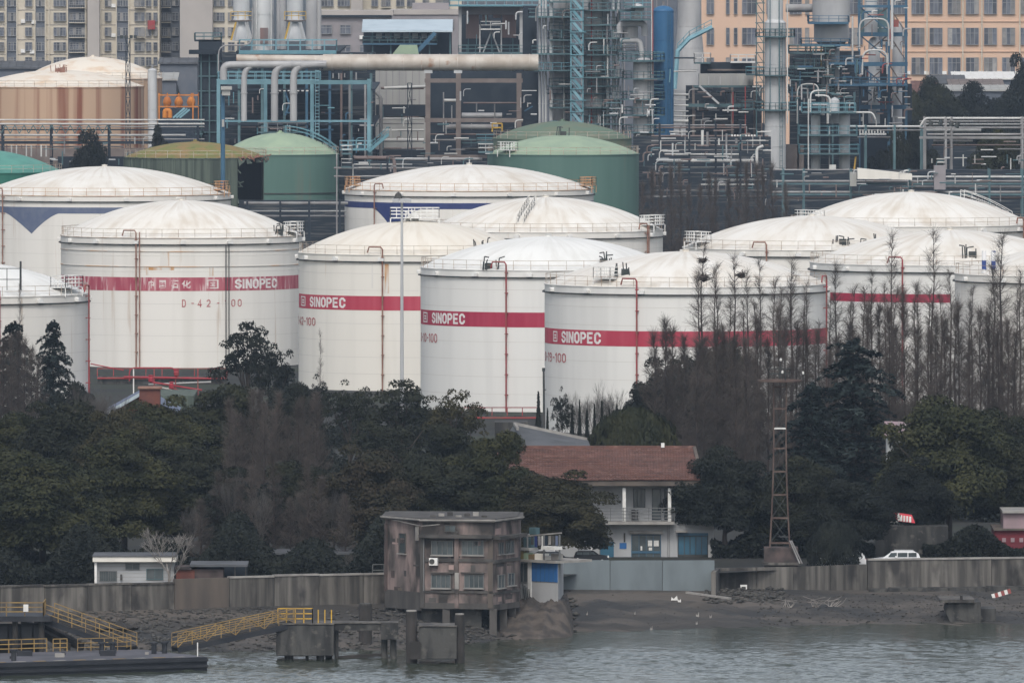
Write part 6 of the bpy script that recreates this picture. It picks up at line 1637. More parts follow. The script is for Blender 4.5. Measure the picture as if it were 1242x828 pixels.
dr = f0.box(728, 744.5, 657, 690, .05, .01).build('door', MT['glass_blue'], wh); f0.box(727, 728, 656, 690, .1, .01).build('door_frame', MT['frame_grey'], dr)
f0.box(751.5, 760, 658, 665, .05, .01).build('notice_board', MT['panel_blue'], wh); f0.box(756.5, 758.5, 646, 657, .12, .01).build('conduit', MT['soot'], wh); f0.box(721, 724, 656, 660, .3, 0).build('meter_box', MT['soot'], wh)
gd = f0.window(wh, 766.5, 801, 648.5, 684, 'glass', 'blue_steel', 4, False, w=.8)
for a, b, c, d_ in ((786, 791, 655, 662), (793, 799, 655, 662), (787, 791, 663.5, 667), (777, 779, 662, 667)): f0.box(a, b, c, d_, .06, -.03).build('paper_notice', MT['white'], gd)
f0.box(766, 801.5, 668, 670.5, .1, 0).build('push_rail', MT['blue_steel'], gd); f0.box(764, 804, 643, 647, .35, 0).build('door_canopy', MT['concrete_pale'], wh)
f0.window(wh, 823, 858, 650, 672, 'glass_blue', 'line_dark', 5, False, w=1.0); f0.box(822, 859, 672.8, 680, .08, 0).build('sill_panel', MT['line_dark'], wh); f0.box(822, 859, 646, 649, .3, 0).build('lintel', MT['blue_steel'], wh); f0.box(820, 834, 643, 645, .8, 0).build('awning', MT['concrete_pale'], wh)
for px in (714, 717.5): f0.box(px - .8, px + .8, 636, 690, .15, 0).build('drain_pipe', MT['white'], wh)
f0.box(859, 869, 660, 690, .4, -.01).build('gate_pillar', MT['white'], wh)
for px in (810, 812): f0.box(px - .2, px + .2, 635, 690, .12, -.05).build('conduit', MT['frame_grey'], wh)
# roof: courses of clay tiles
ez, ey, rz, ry = ZP(582.5, 1260.3), 1260.3, ZP(543.5, 1270), 1270.0
xa, xb = XP(598, 1262), XP(852, 1262); NC = 17
rb = MB(); rb.add([(xa, ey, ez), (xb, ey, ez), (XP(842, 1270), ry, rz), (xa, ry, rz), (xa, 1281, ez), (xb, 1281, ez)], [(0, 1, 2, 3), (3, 2, 5, 4), (0, 4, 5, 1), (1, 5, 2), (0, 3, 4)])
roof = rb.build('roof', MT['roof_tile'], wh)
for i in range(NC):
    t0 = i / NC; t1_ = (i + 1.25) / NC; y0, z0 = ey + (ry - ey) * t0, ez + (rz - ez) * t0; y1, z1 = ey + (ry - ey) * min(1, t1_), ez + (rz - ez) * min(1, t1_)
    xr = xb + (XP(842, 1270) - xb) * t0; k = int((xr - xa) / .27); mb = MB(); rr = random.Random(i)
    for j in range(k):
        x0 = xa + j * .27; dz = rr.uniform(0, .035) + .10; sag = -.05 * math.sin(j * .09 + i * .3)
        mb.add([(x0, y0 - .06, z0 + dz + sag - .09), (x0 + .25, y0 - .06, z0 + dz + sag - .09), (x0 + .25, y0 - .06, z0 + dz + sag), (x0 + .125, y0 - .06, z0 + dz + sag + .05), (x0, y0 - .06, z0 + dz + sag), (x0 + .25, y1, z1 + .045), (x0 + .125, y1, z1 + .09), (x0, y1, z1 + .045)],
               [(0, 1, 2, 3, 4), (4, 3, 6, 7), (3, 2, 5, 6)])
    c_ = mb.build('tile_course', MT['roof_tile'], roof)
MB().beam((xa, ry, rz + .12), (XP(842, 1270), ry, rz + .12), .35, .25).build('ridge', MT['roof_tile'], roof)
MB().beam((xb, ey, ez + .1), (XP(842, 1270), ry, rz + .12), .3, .2).build('verge', MT['concrete_brown2'], roof)
MB().box(XP(802, 1269), XP(806, 1269), 1269.5, 1270.2, rz + .1, rz + .5).build('ridge_vent', MT['white'], roof)
MB().box(xa, xb - .2, ey + .1, ey + .5, ez - .5, ez - .02).build('eave_board', MT['concrete_brown2'], roof)

# grey shed roofs behind the house, black post, dike rails
gs = thing('grey_shed', 'long grey shed roof with pale edge behind the red tiled roof', 'shed', (XP(665, 1330), 1330, 0))
a, b, c, d_ = W(575, 520, 1335), W(712, 533, 1330), W(712, 546, 1324), W(600, 546, 1324)
MB().add([W(600, 548, 1322), W(716, 541, 1322), W(713, 533, 1334), W(624, 514, 1334)] + [p + Vector((0, 0, -.35)) for p in (W(600, 548, 1322), W(716, 541, 1322), W(713, 533, 1334), W(624, 514, 1334))], [(0, 1, 2, 3), (7, 6, 5, 4), (0, 4, 5, 1), (1, 5, 6, 2), (2, 6, 7, 3), (3, 7, 4, 0)]).build('roof', MT['roof_grey'], gs)
MB().pbox(604, 713, 541, 640, 1323, 6).build('wall', MT['concrete_brown2'], gs)
MB().beam(W(624, 513.5, 1333.8), W(712, 532.5, 1333.8), .3).build('ridge_flashing', MT['concrete_pale'], gs); MB().beam(W(624, 513.5, 1333), W(628, 520, 1330), .25).build('ridge_flashing', MT['concrete_pale'], gs)
MB().pbox(600, 640, 512, 640, 1345, 5).build('rear_block', MT['concrete_dark'], gs)
bp_ = thing('post', 'black post standing alone beside the pointed cypress', 'post', (XP(659.5, 1415), 1415, 0)); MB().cyl((XP(660.5, 1415), 1415, 0), (XP(659.3, 1415), 1415, ZP(448, 1415)), .14, .1, 8).build('shaft', MT['line_dark'], bp_); MB().box(XP(658.5, 1415), XP(662.5, 1415), 1414.9, 1415.1, ZP(473, 1415), ZP(472, 1415)).build('bracket', MT['line_dark'], bp_); MB().cyl((XP(659.3, 1415), 1415, ZP(450, 1415)), (XP(659.3, 1415), 1415, ZP(446, 1415)), .16, n=8).build('cap', MT['line_dark'], bp_)
def dike(label, px0, px1, py, Y, mat='red_pipe'):
    r = thing('dike_wall', label, 'wall', (XP((px0 + px1) / 2, Y), Y, 0)); z = ZP(py, Y)
    MB().box(XP(px0, Y), XP(px1, Y), Y, Y + .5, 0, z).build('panel', MT['concrete_dark'], r); MB().rail([(XP(px0, Y), Y + .2, z), (XP(px1, Y), Y + .2, z)], .95, 1.9, .11, 0).build('guard_rail', MT[mat], r); MB().cyl((XP(px0, Y), Y - .3, z - .25), (XP(px1, Y), Y - .3, z - .25), .12, n=6).build('pipe', MT[mat], r); return r
dike('dark dike wall with red rail at the foot of the crimson band tank', 560, 652, 504, 1590)
dike('dark dike wall with red pipes at the foot of the D-42 tank', 118, 275, 456, 1700, 'red_pipe')
MT['red_fire'] = M('dull_fire_red', (.34, .03, .045), (.25, .05, .05), 1.0, .6)
rpp = thing('fire_pipes', 'bright red fire water pipes before the D-42 tank', 'pipes', (XP(190, 1660), 1660, 0))
for pts, r_ in (([(157, 462), (157, 446), (211, 446), (213, 455)], .9), ([(150, 457), (256, 459)], 1.3), ([(182, 463), (245, 473)], 1.1), ([(205, 470), (234, 478)], 1.1), ([(110, 441), (150, 449)], .7)): pipe(rpp, pts, 1660, r_, 'red_fire', n=8)
for px, py in ((214, 452), (208, 467), (183, 459)):
    c = W(px, py, 1658); MB().lathe(c.x, c.y, [(.1, c.z - .5), (.3, c.z - .35), (.34, c.z + .05), (.2, c.z + .3), (.32, c.z + .34), (.32, c.z + .42), (.1, c.z + .46)], 12).build('valve', MT['red_fire'], rpp)
for px in (162, 187, 213, 240): MB().pbox(px - .7, px + .7, 447, 500, 1660, .2).build('support', MT['white' if px == 162 else 'red_pipe'], rpp)
for pts, m in (([(180, 466), (256, 463)], 'pipe_white'), ([(196, 470), (240, 477)], 'shell_cream')): pipe(rpp, pts, 1662, 1.0, m, n=6)
bsd = thing('blue_gabled_shed', 'brick shed with blue gabled roof peeking above the trees', 'shed', (XP(170, 1510), 1510, 0))
zr_ = ZP(480, 1510); e1, e2 = W(126, 503, 1510), W(216, 503, 1510); rdg = W(170, 480, 1510)
MB().prism([(e1.x, 0), (e2.x, 0), (e2.x, e2.z), (rdg.x, rdg.z), (e1.x, e1.z)], 1510, 1524).build('wall', MT['brick_red'], bsd)
for q in (e1, e2): MB().beam((q.x, 1509.7, q.z), (rdg.x, 1509.7, rdg.z + .2), .5, .35).build('roof_edge', MT['roof_blue' if q is e1 else 'roof_grey'], bsd); MB().add([(q.x, 1509.5, q.z + .25), (rdg.x, 1509.5, rdg.z + .35), (rdg.x, 1525, rdg.z + .35), (q.x, 1525, q.z + .25)], [(0, 1, 2, 3)]).build('roof_slope', MT['slate'], bsd)
MB().pbox(169, 194, 471, 500, 1505, 3).build('brick_block', MT['brick_red'], bsd); MB().pbox(167, 196, 469.5, 471.5, 1504.7, 3.6).build('coping', MT['rust_pipe'], bsd)
gp = MB().pbox(180, 235, 480, 520, 1600, 20); gp.build('bank_grass', MT['olive_shell'], bsd)

# --- small hut, red shed, pale bare tree at left
ht = thing('white_hut', 'small white flat roofed hut on the left quay', 'hut', (XP(163, 1197), 1197, 0))
hf = Face(117, 1196.5, 211, 1196.5)
MB().box(hf.A.x, hf.B.x, 1196.5, 1201, 0, ZP(681, 1196.5)).build('wall', MT['house_white'], ht)
rfh = hf.box(112.5, 214, 674, 680.5, .8, 5.2).build('roof', MT['shell_cream'], ht); hf.box(112, 214.5, 672.8, 674.2, .9, 5.3).build('roof_felt', MT['roof_grey'], rfh)
hf.window(ht, 121, 141, 692.5, 704, mull=2, frame='frame_grey', bars=7, sill=False); hf.window(ht, 152.5, 168.5, 683.5, 690, mull=2, frame='frame_grey', sill=False); hf.window(ht, 178, 197, 690, 702, mull=2, frame='teal_steel', sill=False, glass='glass')
hf.box(114.5, 117.5, 681, 708, .5, -.2).build('post', MT['white'], ht); hf.box(145.5, 148, 696, 703, .2, 0).build('meter_box', MT['soot'], ht)
for k in range(1, 6): hf.box(118, 210, 682 + k * 4.3, 682.4 + k * 4.3, .012, 0).build('wall_joint', MT['concrete_pale'], ht)
sh_ = thing('red_shed', 'low rust red shed with flat dark roof beside the white hut', 'shed', (XP(245, 1197), 1197, 0))
MB().pbox(213, 271, 690, 712, 1196, 4).build('wall', MT['pink_dark'], sh_); MB().pbox(213.5, 236, 691, 708, 1195.85, .2).build('red_panel', MT['brick_red'], sh_); MB().pbox(230, 300, 684.5, 687, 1195.5, 7).build('roof', MT['roof_grey'], sh_)
MB().pbox(212, 232, 688, 690.5, 1195.6, 5).build('roof', MT['pink_dark'], sh_)
for px in (285, 298): MB().pbox(px - .7, px + .7, 687, 708, 1196, .2).build('post', MT['soot'], sh_)
MB().pbox(240, 300, 687, 710, 1203.5, .3).build('dark_rear', MT['dark_steel'], sh_)
pt = bare_round(5, 5.2, 3.4, 4, 4, 'twig_pale', .12, .3, .42)
plant(pt, 205, 1195, 636, 'pale leafless tree standing beside the white hut', None, 'twig_pale', 38, 'bare_tree', 'tree', bark='twig_pale')
for k, (px, top) in enumerate(((430, 668), (470, 650), (300, 690))): plant(BR[k], px, 1212 + k * 3, top, ['leafless grey bush behind the quay wall left of the pink building', 'leafless bush touching the pink building corner', 'low leafless bush right of the red shed'][k], None, 'twig_grey', 16, 'bare_bush', 'bush', bark='twig_grey')
fnc = thing('iron_fence', 'low iron fence on the quay wall beside the pink building', 'fence', (XP(470, 1203), 1203, 1.5)); MB().rail([W(452, 698, 1203), W(493, 697, 1203)], 1.0, .9, .06, 1).build('guard_rail', MT['frame_grey'], fnc); MB().pbox(452, 493, 697, 699, 1202.9, .2).build('footing', MT['concrete_pale'], fnc)
bld = thing('tree_shade_shed', 'dark low shed hidden under the trees behind the left wall', 'shed', (XP(400, 1236), 1236, 0)); MB().pbox(330, 465, 672, 705, 1232, 5).build('wall', MT['dark_steel'], bld); MB().pbox(326, 468, 670, 672.5, 1231, 7).build('roof', MT['roof_grey'], bld)

# --- rusty lattice tower with round platform
MT['rust_leg'] = M('dark_rusty_steel', (.075, .05, .043), (.13, .095, .08), .9, .85)
lt = thing('lattice_tower', 'rusty lattice tower with a round platform above the trees', 'tower', (XP(946, 1240), 1240, 0))
zb_, zt_ = ZP(664, 1240), ZP(463, 1240)
def leg_at(t): return (12.2 - 13.2 * t + 9.0 * t * t) * 1240 / F      # half width, waisted
xc = XP(946, 1240)
for sx in (-1, 1):
    for sy in (-1, 1): MB().tube([(xc + sx * leg_at(t / 8), 1240 + sy * leg_at(t / 8), zb_ + (zt_ - zb_) * t / 8) for t in range(9)], .062, 5).build('leg', MT['rust_leg'], lt)
for i, t in enumerate((.03, .18, .32, .46, .60, .72, .84, .97)):
    z = zb_ + (zt_ - zb_) * t; w_ = leg_at(t); r = MB()
    for q in (((-w_, -w_), (w_, -w_)), ((w_, -w_), (w_, w_)), ((w_, w_), (-w_, w_)), ((-w_, w_), (-w_, -w_))): r.beam((xc + q[0][0], 1240 + q[0][1], z), (xc + q[1][0], 1240 + q[1][1], z), .1)
    r.build('rung', MT['white' if i == 5 else 'rust_leg'], lt)
dg_ = MB(); ts = (.03, .18, .32, .46, .60, .72, .84, .97)
for a, b in zip(ts[:-1], ts[1:]):
    wa, wb = leg_at(a), leg_at(b); za, zz = zb_ + (zt_ - zb_) * a, zb_ + (zt_ - zb_) * b
    for sy in (-1, 1): MB().beam((xc - wa, 1240 + sy * wa, za), (xc + wb, 1240 + sy * wb, zz), .03).build('tie_rod', MT['line_dark'], lt); MB().beam((xc + wa, 1240 + sy * wa, za), (xc - wb, 1240 + sy * wb, zz), .03).build('tie_rod', MT['line_dark'], lt)
MB().lathe(xc, 1240, [(.2, zt_), (1.95, zt_), (2.05, zt_ + .04), (2.05, zt_ + .2), (1.9, zt_ + .2), (1.85, zt_ + .08), (.2, zt_ + .08)], 24).build('platform', MT['rust_leg'], lt)
MB().rail([(xc - 1.0, 1239, zt_ + .3), (xc + .9, 1239, zt_ + .3), (xc + .9, 1241, zt_ + .3), (xc - 1.0, 1241, zt_ + .3), (xc - 1.0, 1239, zt_ + .3)], .9, .9, .05, 1).build('guard_rail', MT['line_dark'], lt)
for px, py in ((949, 451), (974, 452), (947, 436)): c = W(px, py, 1239); MB().lathe(c.x, c.y, [(.02, c.z - .15), (.1, c.z - .1), (.1, c.z + .06), (.02, c.z + .14)], 8).build('lamp', MT['white'], lt); MB().beam(c, (c.x, c.y, zt_ + .2), .05).build('lamp_stem', MT['line_dark'], lt)
MB().cyl((XP(952.5, 1240), 1240, zt_), (XP(952.5, 1240), 1240, ZP(425, 1240)), .05, n=5).build('antenna', MT['line_dark'], lt)
MB().pbox(927, 968, 664, 690, 1238.6, 3.2).build('base_block', MT['pink_dark'], lt); MB().pbox(925, 972, 682, 685, 1238.2, 4).build('footing', MT['concrete'], lt)
MB().beam(W(958, 655, 1238), W(970, 683, 1238), .12).build('ladder', MT['pipe_grey'], lt); MB().beam(W(960, 655, 1238), W(973, 683, 1238), .12).build('ladder', MT['pipe_grey'], lt)

# --- cars
def car(label, px0, px1, Y, mat, flip=False, ztop=None, group='parked cars'):
    """side view car, length taken from the photo; body, cabin glass, wheels, lights"""
    L = (px1 - px0) * Y / F; k = L / 4.7; cx = XP((px0 + px1) / 2, Y); r = thing('parked_car', label, 'car', (cx, Y + .9, 0), group)
    sg = -1 if flip else 1
    def X(u): return cx + sg * (u - 2.35) * k
    low = [(0, .35), (.05, .75), (.25, .98), (1.25, 1.10), (4.55, 1.12), (4.68, .9), (4.7, .4)]
    cab = [(1.25, 1.09), (2.05, 1.64), (2.5, 1.70), (4.0, 1.68), (4.45, 1.45), (4.6, 1.1)]
    def pr(poly, y0, y1): 
        q = [(X(u), z * k) for u, z in poly]
        if sg > 0: q = q[::-1]
        return MB().prism(q, y0, y1)
    pr(low, Y, Y + 1.82).build('body', MT[mat], r, bevel=.04); pr(cab, Y + .12, Y + 1.7).build('cabin', MT[mat], r, bevel=.04)
    for a, b in ((1.72, 2.5), (2.58, 3.45), (3.53, 4.25)):
        t_ = 1.32 if a < 2 else 1.17
        mb = pr([(a, 1.17), (a + .25 if a < 2 else a, 1.55), (b, 1.57), (b + (.0 if b < 4 else .02), 1.17)], Y + .10, Y + .13); mb.build('side_window', MT['glass'], r)
    mb = MB(); a = (X(1.36), 1.16 * k); b = (X(1.98), 1.6 * k); mb.add([(a[0] - sg * .03, Y + .25, a[1]), (a[0] - sg * .03, Y + 1.57, a[1]), (b[0] - sg * .03, Y + 1.57, b[1]), (b[0] - sg * .03, Y + .25, b[1])], [(0, 1, 2, 3)]); mb.build('windscreen', MT['glass'], r)
    for u in (.85, 3.75):
        for yy in (Y - .01, Y + 1.62):
            w_ = MB().cyl((X(u), yy, .34 * k), (X(u), yy + .21, .34 * k), .34 * k, n=16).build('wheel', MT['tyre'], r); MB().cyl((X(u), yy - .012, .34 * k), (X(u), yy + .2, .34 * k), .2 * k, n=12).build('rim', MT['steel_light'], w_)
    for u, m in ((.02, 'white'), (4.62, 'red_bright')):
        for yy in (Y + .15, Y + 1.35): MB().box(X(u) - .05, X(u) + .07, yy, yy + .32, .78 * k, .95 * k).build('headlight' if u < 1 else 'tail_light', MT[m], r)
    MB().box(X(2.35) - .0, X(2.35) + .16, Y - .12, Y + .08, 1.12 * k, 1.28 * k).build('wing_mirror', MT[mat], r)
    for yy in (Y + .25, Y + 1.5): MB().beam((X(2.3), yy, 1.74 * k), (X(4.0), yy, 1.74 * k), .05).build('roof_rail', MT['steel_light'], r)
    return r
car('white sport utility car parked behind the pale flood wall', 1054, 1118, 1247.5, 'car_white').location.z = -.5
car('white car half hidden by the dark tree behind the wall', 990, 1051, 1247, 'car_white').location.z = -.42
car('black car behind the blue grey wall, nearer the blue door', 696, 738, 1240, 'car_dark', True).location.z = .50
car('black car behind the blue grey wall, beside the kiosk', 645, 701, 1236, 'car_dark', True).location.z = .25
rd = MB().box(XP(970, 1243.8), XP(1420, 1255), 1247.2, 1258.2, -1.2, -.42); structure(rd.build('road', MT['ground']))
rd2 = MB().box(XP(640, 1235), XP(760, 1235), 1234.5, 1243, -.1, .25); structure(rd2.build('pavement', MT['ground']))

# --- right side buildings
rb_ = thing('red_building', 'deep red walled building with pale upper floor at the right edge', 'building', (XP(1240, 1264), 1264, 0))
MB().pbox(1206, 1330, 642, 700, 1264, 8).build('wall', MT['red_wall'], rb_); MB().pbox(1217, 1330, 622, 641.5, 1264.3, 7.5).build('upper_wall', MT['roof_pink'], rb_); MB().pbox(1205, 1332, 640.8, 643, 1263.6, 8.6).build('ledge', MT['concrete_brown2'], rb_)
for k in range(5): MB().pbox(1215.5 + k * 10.5, 1220 + k * 10.5, 652, 657, 1263.9, .2).build('wall_tile', MT['roof_pink'], rb_)
MB().pbox(1216, 1332, 619.5, 622, 1263.8, 8.2).build('roof', MT['concrete_pale'], rb_)
aw = thing('red_awning', 'red sign awning with pale characters below the camphor tree', 'awning', (XP(1095, 1266), 1266, 0))
a, b, c, d_ = W(1080, 620, 1259.6), W(1106, 624, 1259.6), W(1110, 634, 1259), W(1090, 632, 1259)
MB().add([a, b, c, d_] + [p + Vector((0, .15, 0)) for p in (a, b, c, d_)], [(3, 2, 1, 0), (4, 5, 6, 7), (0, 4, 7, 3), (1, 2, 6, 5), (0, 1, 5, 4), (2, 3, 7, 6)]).build('sign_board', MT['red_bright'], aw)
for k in range(4): MB().pbox(1092 + k * 3.6, 1094.4 + k * 3.6, 624.5 + k * .5, 631.5 + k * .5, 1258.8, .1).build('character', MT['white'], aw)
MB().beam(W(1089, 622, 1258.9), W(1091, 631, 1258.9), .25, .05).build('character', MT['white'], aw)
MB().pbox(1055, 1096, 604, 619, 1272, 4).build('wall', MT['cladding_pale'], aw); MB().pbox(1062, 1150, 638, 700, 1263, 4).build('lower_wall', MT['concrete_dark'], aw); MB().pbox(1050, 1100, 601.5, 604, 1271, 6).build('roof', MT['roof_grey'], aw)
ph = thing('pink_roofed_hut', 'small hut with faded pink roof between the cedar and camphor', 'hut', (XP(1088, 1330), 1330, 0))
MB().pbox(1076, 1108, 527, 640, 1330, 5).build('wall', MT['white'], ph)
pr_ = [W(1068, 527, 1328), W(1106, 529, 1328), W(1108, 511.5, 1336), W(1073, 510.5, 1336)]
MB().add(pr_ + [p - Vector((0, 0, .18)) for p in pr_], [(0, 1, 2, 3), (7, 6, 5, 4), (0, 4, 5, 1), (1, 5, 6, 2), (2, 6, 7, 3), (3, 7, 4, 0)]).build('roof', MT['roof_pink'], ph)
for k in range(1, 4): MB().beam(pr_[0].lerp(pr_[1], k / 4) + Vector((0, 0, .03)), pr_[3].lerp(pr_[2], k / 4) + Vector((0, 0, .03)), .08).build('roof_seam', MT['concrete_pale'], ph)
MB().pbox(1080, 1084, 530, 540, 1329.8, .2).build('window', MT['glass'], ph)

# --- landing: pontoon, gangways, concrete dolphins
po = thing('pontoon', 'long dark mooring pontoon with yellow railing', 'pontoon', (-35, 1142, WATER_Z))
PA, PB_ = Vector((XP(-160, 1128), 1128, 0)), Vector((XP(251, 1142.6), 1142.6, 0)); uu = (PB_ - PA).normalized(); vv = Vector((-uu.y, uu.x, 0)); DZ = -2.5
def pon(a, b, z): p = PB_ - uu * a + vv * b; return Vector((p.x, p.y, z))
LP = (PB_ - PA).length; WP = 13.0
def pblock(a0, a1, b0, b1, z0, z1): 
    q = [pon(a1, b0, 0), pon(a0, b0, 0), pon(a0, b1, 0), pon(a1, b1, 0)]; return poly_block(q, z0, z1)
pblock(0, LP, 0, WP, WATER_Z - .6, DZ).build('hull', MT['pontoon'], po); pblock(.15, LP - .15, .15, WP - .15, DZ + .002, DZ + .03).build('deck', MT['deck_grey'], po)
for z in (DZ - .25, DZ - .75): 
    q0, q1 = pon(0, -.1, z), pon(LP, -.1, z); MB().beam(q0, q1, .2, .2).build('fender', MT['pontoon'], po)
for k in range(12): a = 1.9 + k * 1.85; pblock(a, a + 1.05, .25, .65, DZ + .034, DZ + .06).build('edge_marking', MT['yellow_dull' if k % 2 else 'concrete_pale'], po)
MB().rail([pon(8.8, WP - .4, DZ), pon(LP, WP - .4, DZ)], 1.15, 1.2, .08, 2).build('guard_rail', MT['yellow_dull'], po); MB().rail([pon(6.9, WP - .4, DZ), pon(8.2, WP - .4, DZ)], 1.1, .6, .08, 2).build('guard_rail', MT['yellow_dull'], po); MB().rail([pon(1.2, WP - 1, DZ), pon(6.2, WP - 1, DZ)], 1.1, 1.2, .06, 2).build('guard_rail', MT['yellow_dull'], po)
for a, b in ((5.9, 8), (4.9, 8), (1.0, 6), (2.0, 6), (17.0, 2.0)): 
    p = pon(a, b, DZ); bo = MB().cyl(p, p + Vector((0, 0, .85)), .22, n=10).build('bollard', MT['pontoon'], po); MB().cyl(p + Vector((0, 0, .85)), p + Vector((0, 0, 1.0)), .34, n=10).build('bollard_cap', MT['pontoon'], bo)
p = pon(.6, .6, DZ); MB().cyl(p, p + Vector((0, 0, 1.2)), .05, n=6).build('flag_post', MT['white'], po)
p = pon(15.6, WP - .5, DZ); MB().box(p.x - .25, p.x + .25, p.y - .1, p.y, p.z + .5, p.z + 1.1).build('notice_plate', MT['white'], po)
for k in range(9): 
    p = pon(3 + k * 2.1, 5 + (k * 3) % 6, DZ + .03); MB().box(p.x - .3, p.x + .5 * (k % 3), p.y, p.y + .5, p.z, p.z + .2 + .12 * (k % 3)).build('mooring_gear', MT['concrete_pale' if k % 4 == 0 else 'pontoon'], po)

MT['yellow_mid'] = M('faded_yellow_paint', (.42, .27, .06), (.28, .19, .07), 1.0, .7)
def gangway(label, p, q, w=1.6, rail_mat='yellow', truss=True):
    r = thing('gangway', label, 'gangway', p); p, q = Vector(p), Vector(q); side = Vector((0, 0, 1)).cross(q - p).normalized() * (w / 2)
    MB().beam(p, q, w, .18).build('deck', MT['wood_dark'], r)
    for s_ in (-1, 1):
        o_ = side * s_; MB().beam(p + o_ - Vector((0, 0, .25)), q + o_ - Vector((0, 0, .25)), .16, .45).build('girder', MT['pontoon'], r)
        rl = MB().rail([p + o_, q + o_], 1.15, 1.3, .06, 2)
        if truss:
            L = (q - p).length; n = int(L / 1.3)
            for i in range(n): rl.beam((p + o_).lerp(q + o_, i / n) + Vector((0, 0, 1.1 if i % 2 else 0)), (p + o_).lerp(q + o_, (i + 1) / n) + Vector((0, 0, 0 if i % 2 else 1.1)), .06)
        rl.build('guard_rail', MT[rail_mat], r)
    n = int((q - p).length / .5); tr_ = MB()
    for i in range(n): c = p.lerp(q, (i + .5) / n) + Vector((0, 0, .1)); tr_.beam(c - side * .95, c + side * .95, .05, .03)
    tr_.build('treads', MT['wood_dark'], r); return r
gangway('yellow railed gangway rising from the pontoon to the concrete pier', W(212, 784, 1154.5), W(352, 754, 1158), 1.6, 'yellow_dull')
gangway('dark gangway with dull yellow rail rising left to the trestle', W(160, 784, 1153.5), W(60, 748, 1157), 1.8, 'yellow_dull', False)
tr_ = thing('trestle_platform', 'dark trestle platform with dull yellow railing in the lower left corner', 'platform', W(20, 748, 1157))
zpl = ZP(747, 1155); MB().box(XP(-60, 1155), XP(62, 1155), 1155, 1161, zpl - .45, zpl).build('deck', MT['pontoon'], tr_); MB().rail([(XP(-60, 1155), 1155.2, zpl), (XP(52, 1155), 1155.2, zpl), (XP(52, 1155), 1160.8, zpl)], 1.15, 1.6, .08, 2).build('guard_rail', MT['yellow_dull'], tr_)
for px in (-20, 18, 50):
    for yy in (1155.8, 1160): MB().cyl((XP(px, yy), yy, WATER_Z - 1), (XP(px, yy), yy, zpl - .45), .25, n=8).build('pile', MT['wood_dark'], tr_)
MB().pbox(-40, 54, 756, 794, 1159.5, .3).build('rear_skirt', MT['wood_dark'], tr_)
for k in range(6): MB().pbox(-34 + k * 15, -21 + k * 15, 758, 778 + (k * 5) % 9, 1156.5, .15).build('fender_panel', MT['pontoon'], tr_)
for px in (28, 44): MB().beam(W(px, 754, 1162), W(px + 55, 784, 1156), .5, .6).build('mooring_boom', MT['wood_dark'], tr_)
MB().box(XP(28, 1155), XP(34, 1155), 1154.8, 1155.1, zpl + .4, zpl + 1.0).build('notice_plate', MT['white'], tr_)

def dolphin(label, px0, px1, top, bot, Y, dep, piles=(), pile_top=None, mat='concrete_dark'):
    r = thing('concrete_dolphin', label, 'pier', (XP((px0 + px1) / 2, Y), Y, WATER_Z), 'concrete dolphins')
    mb = MB().pbox(px0, px1, top, bot, Y, dep); mb.build('block', MT[mat], r, bevel=.06); MB().pbox(px0 - .5, px1 + .5, top - 1.5, top - .05, Y - .1, dep + .2).build('cap', MT['concrete'], r)
    for px, w, yo in piles: MB().cyl((XP(px, Y), Y + yo, WATER_Z - 1), (XP(px, Y), Y + yo, ZP(bot, Y) + .01 if pile_top is None else ZP(pile_top, Y)), w / 2 * Y / F, n=12).build('pile', MT['wood_dark'], r)
    return r
dA = dolphin('concrete pier block carrying the yellow railed landing', 335, 405, 757, 795, 1157, 4.6, ((350, 11, 1), (372, 4, 1), (388, 10, 1), (350, 9, 3.6), (398, 9, 3.6)))
MB().rail([W(337, 756, 1157.4), W(379, 756, 1157.4), W(379, 756, 1161), W(337, 756, 1161)], 1.3, .75, .09, 2).build('guard_rail', MT['yellow'], dA)
for px in (386, 394, 402): MB().beam(W(px, 756, 1157.5), W(px, 739, 1157.5), .1).build('rail_post', MT['yellow'], dA)
dB = dolphin('low concrete mooring block beside the thick dark piles', 508, 554, 760, 799, 1152, 4.5)
for px, t_, w in ((499, 741, 14), (557.5, 745, 12)): 
    pl = MB().cyl((XP(px, 1153), 1153, WATER_Z - 1.5), (XP(px, 1153), 1153, ZP(t_, 1153)), w / 2 * 1153 / F, n=14).build('mooring_pile', MT['wood_dark'], dB); MB().cyl((XP(px, 1153), 1153, ZP(t_, 1153)), (XP(px, 1153), 1153, ZP(t_, 1153) + .12), w / 2 * 1153 / F * .9, n=14).build('pile_cap', MT['concrete_pale'], pl)
MB().pbox(497, 510, 778, 799, 1151.6, 3).build('fender_block', MT['wood_dark'], dB)
br_ = thing('concrete_walkway', 'narrow concrete walkway linking the pier block and mooring block', 'walkway', (XP(442, 1160), 1160, WATER_Z), None)
MB().pbox(405.5, 483, 756, 764, 1159, 2.2).build('deck', MT['concrete_dark'], br_); MB().pbox(405.5, 483, 754.5, 755.9, 1158.9, 2.4).build('kerb', MT['concrete'], br_)
for px, w, t_ in ((466, 8, 764), (477, 8, 764), (408, 5, 764)): MB().cyl((XP(px, 1160), 1160, WATER_Z - 1), (XP(px, 1160), 1160, ZP(t_, 1160)), w / 2 * 1160 / F, n=10).build('pile', MT['concrete_dark'], br_)
MB().beam(W(406, 797, 1160), W(470, 793, 1160), .25).build('tie_beam', MT['wood_dark'], br_); MB().pbox(462, 483, 755, 775, 1158.8, 1.5).build('pile_head', MT['concrete_dark'], br_)
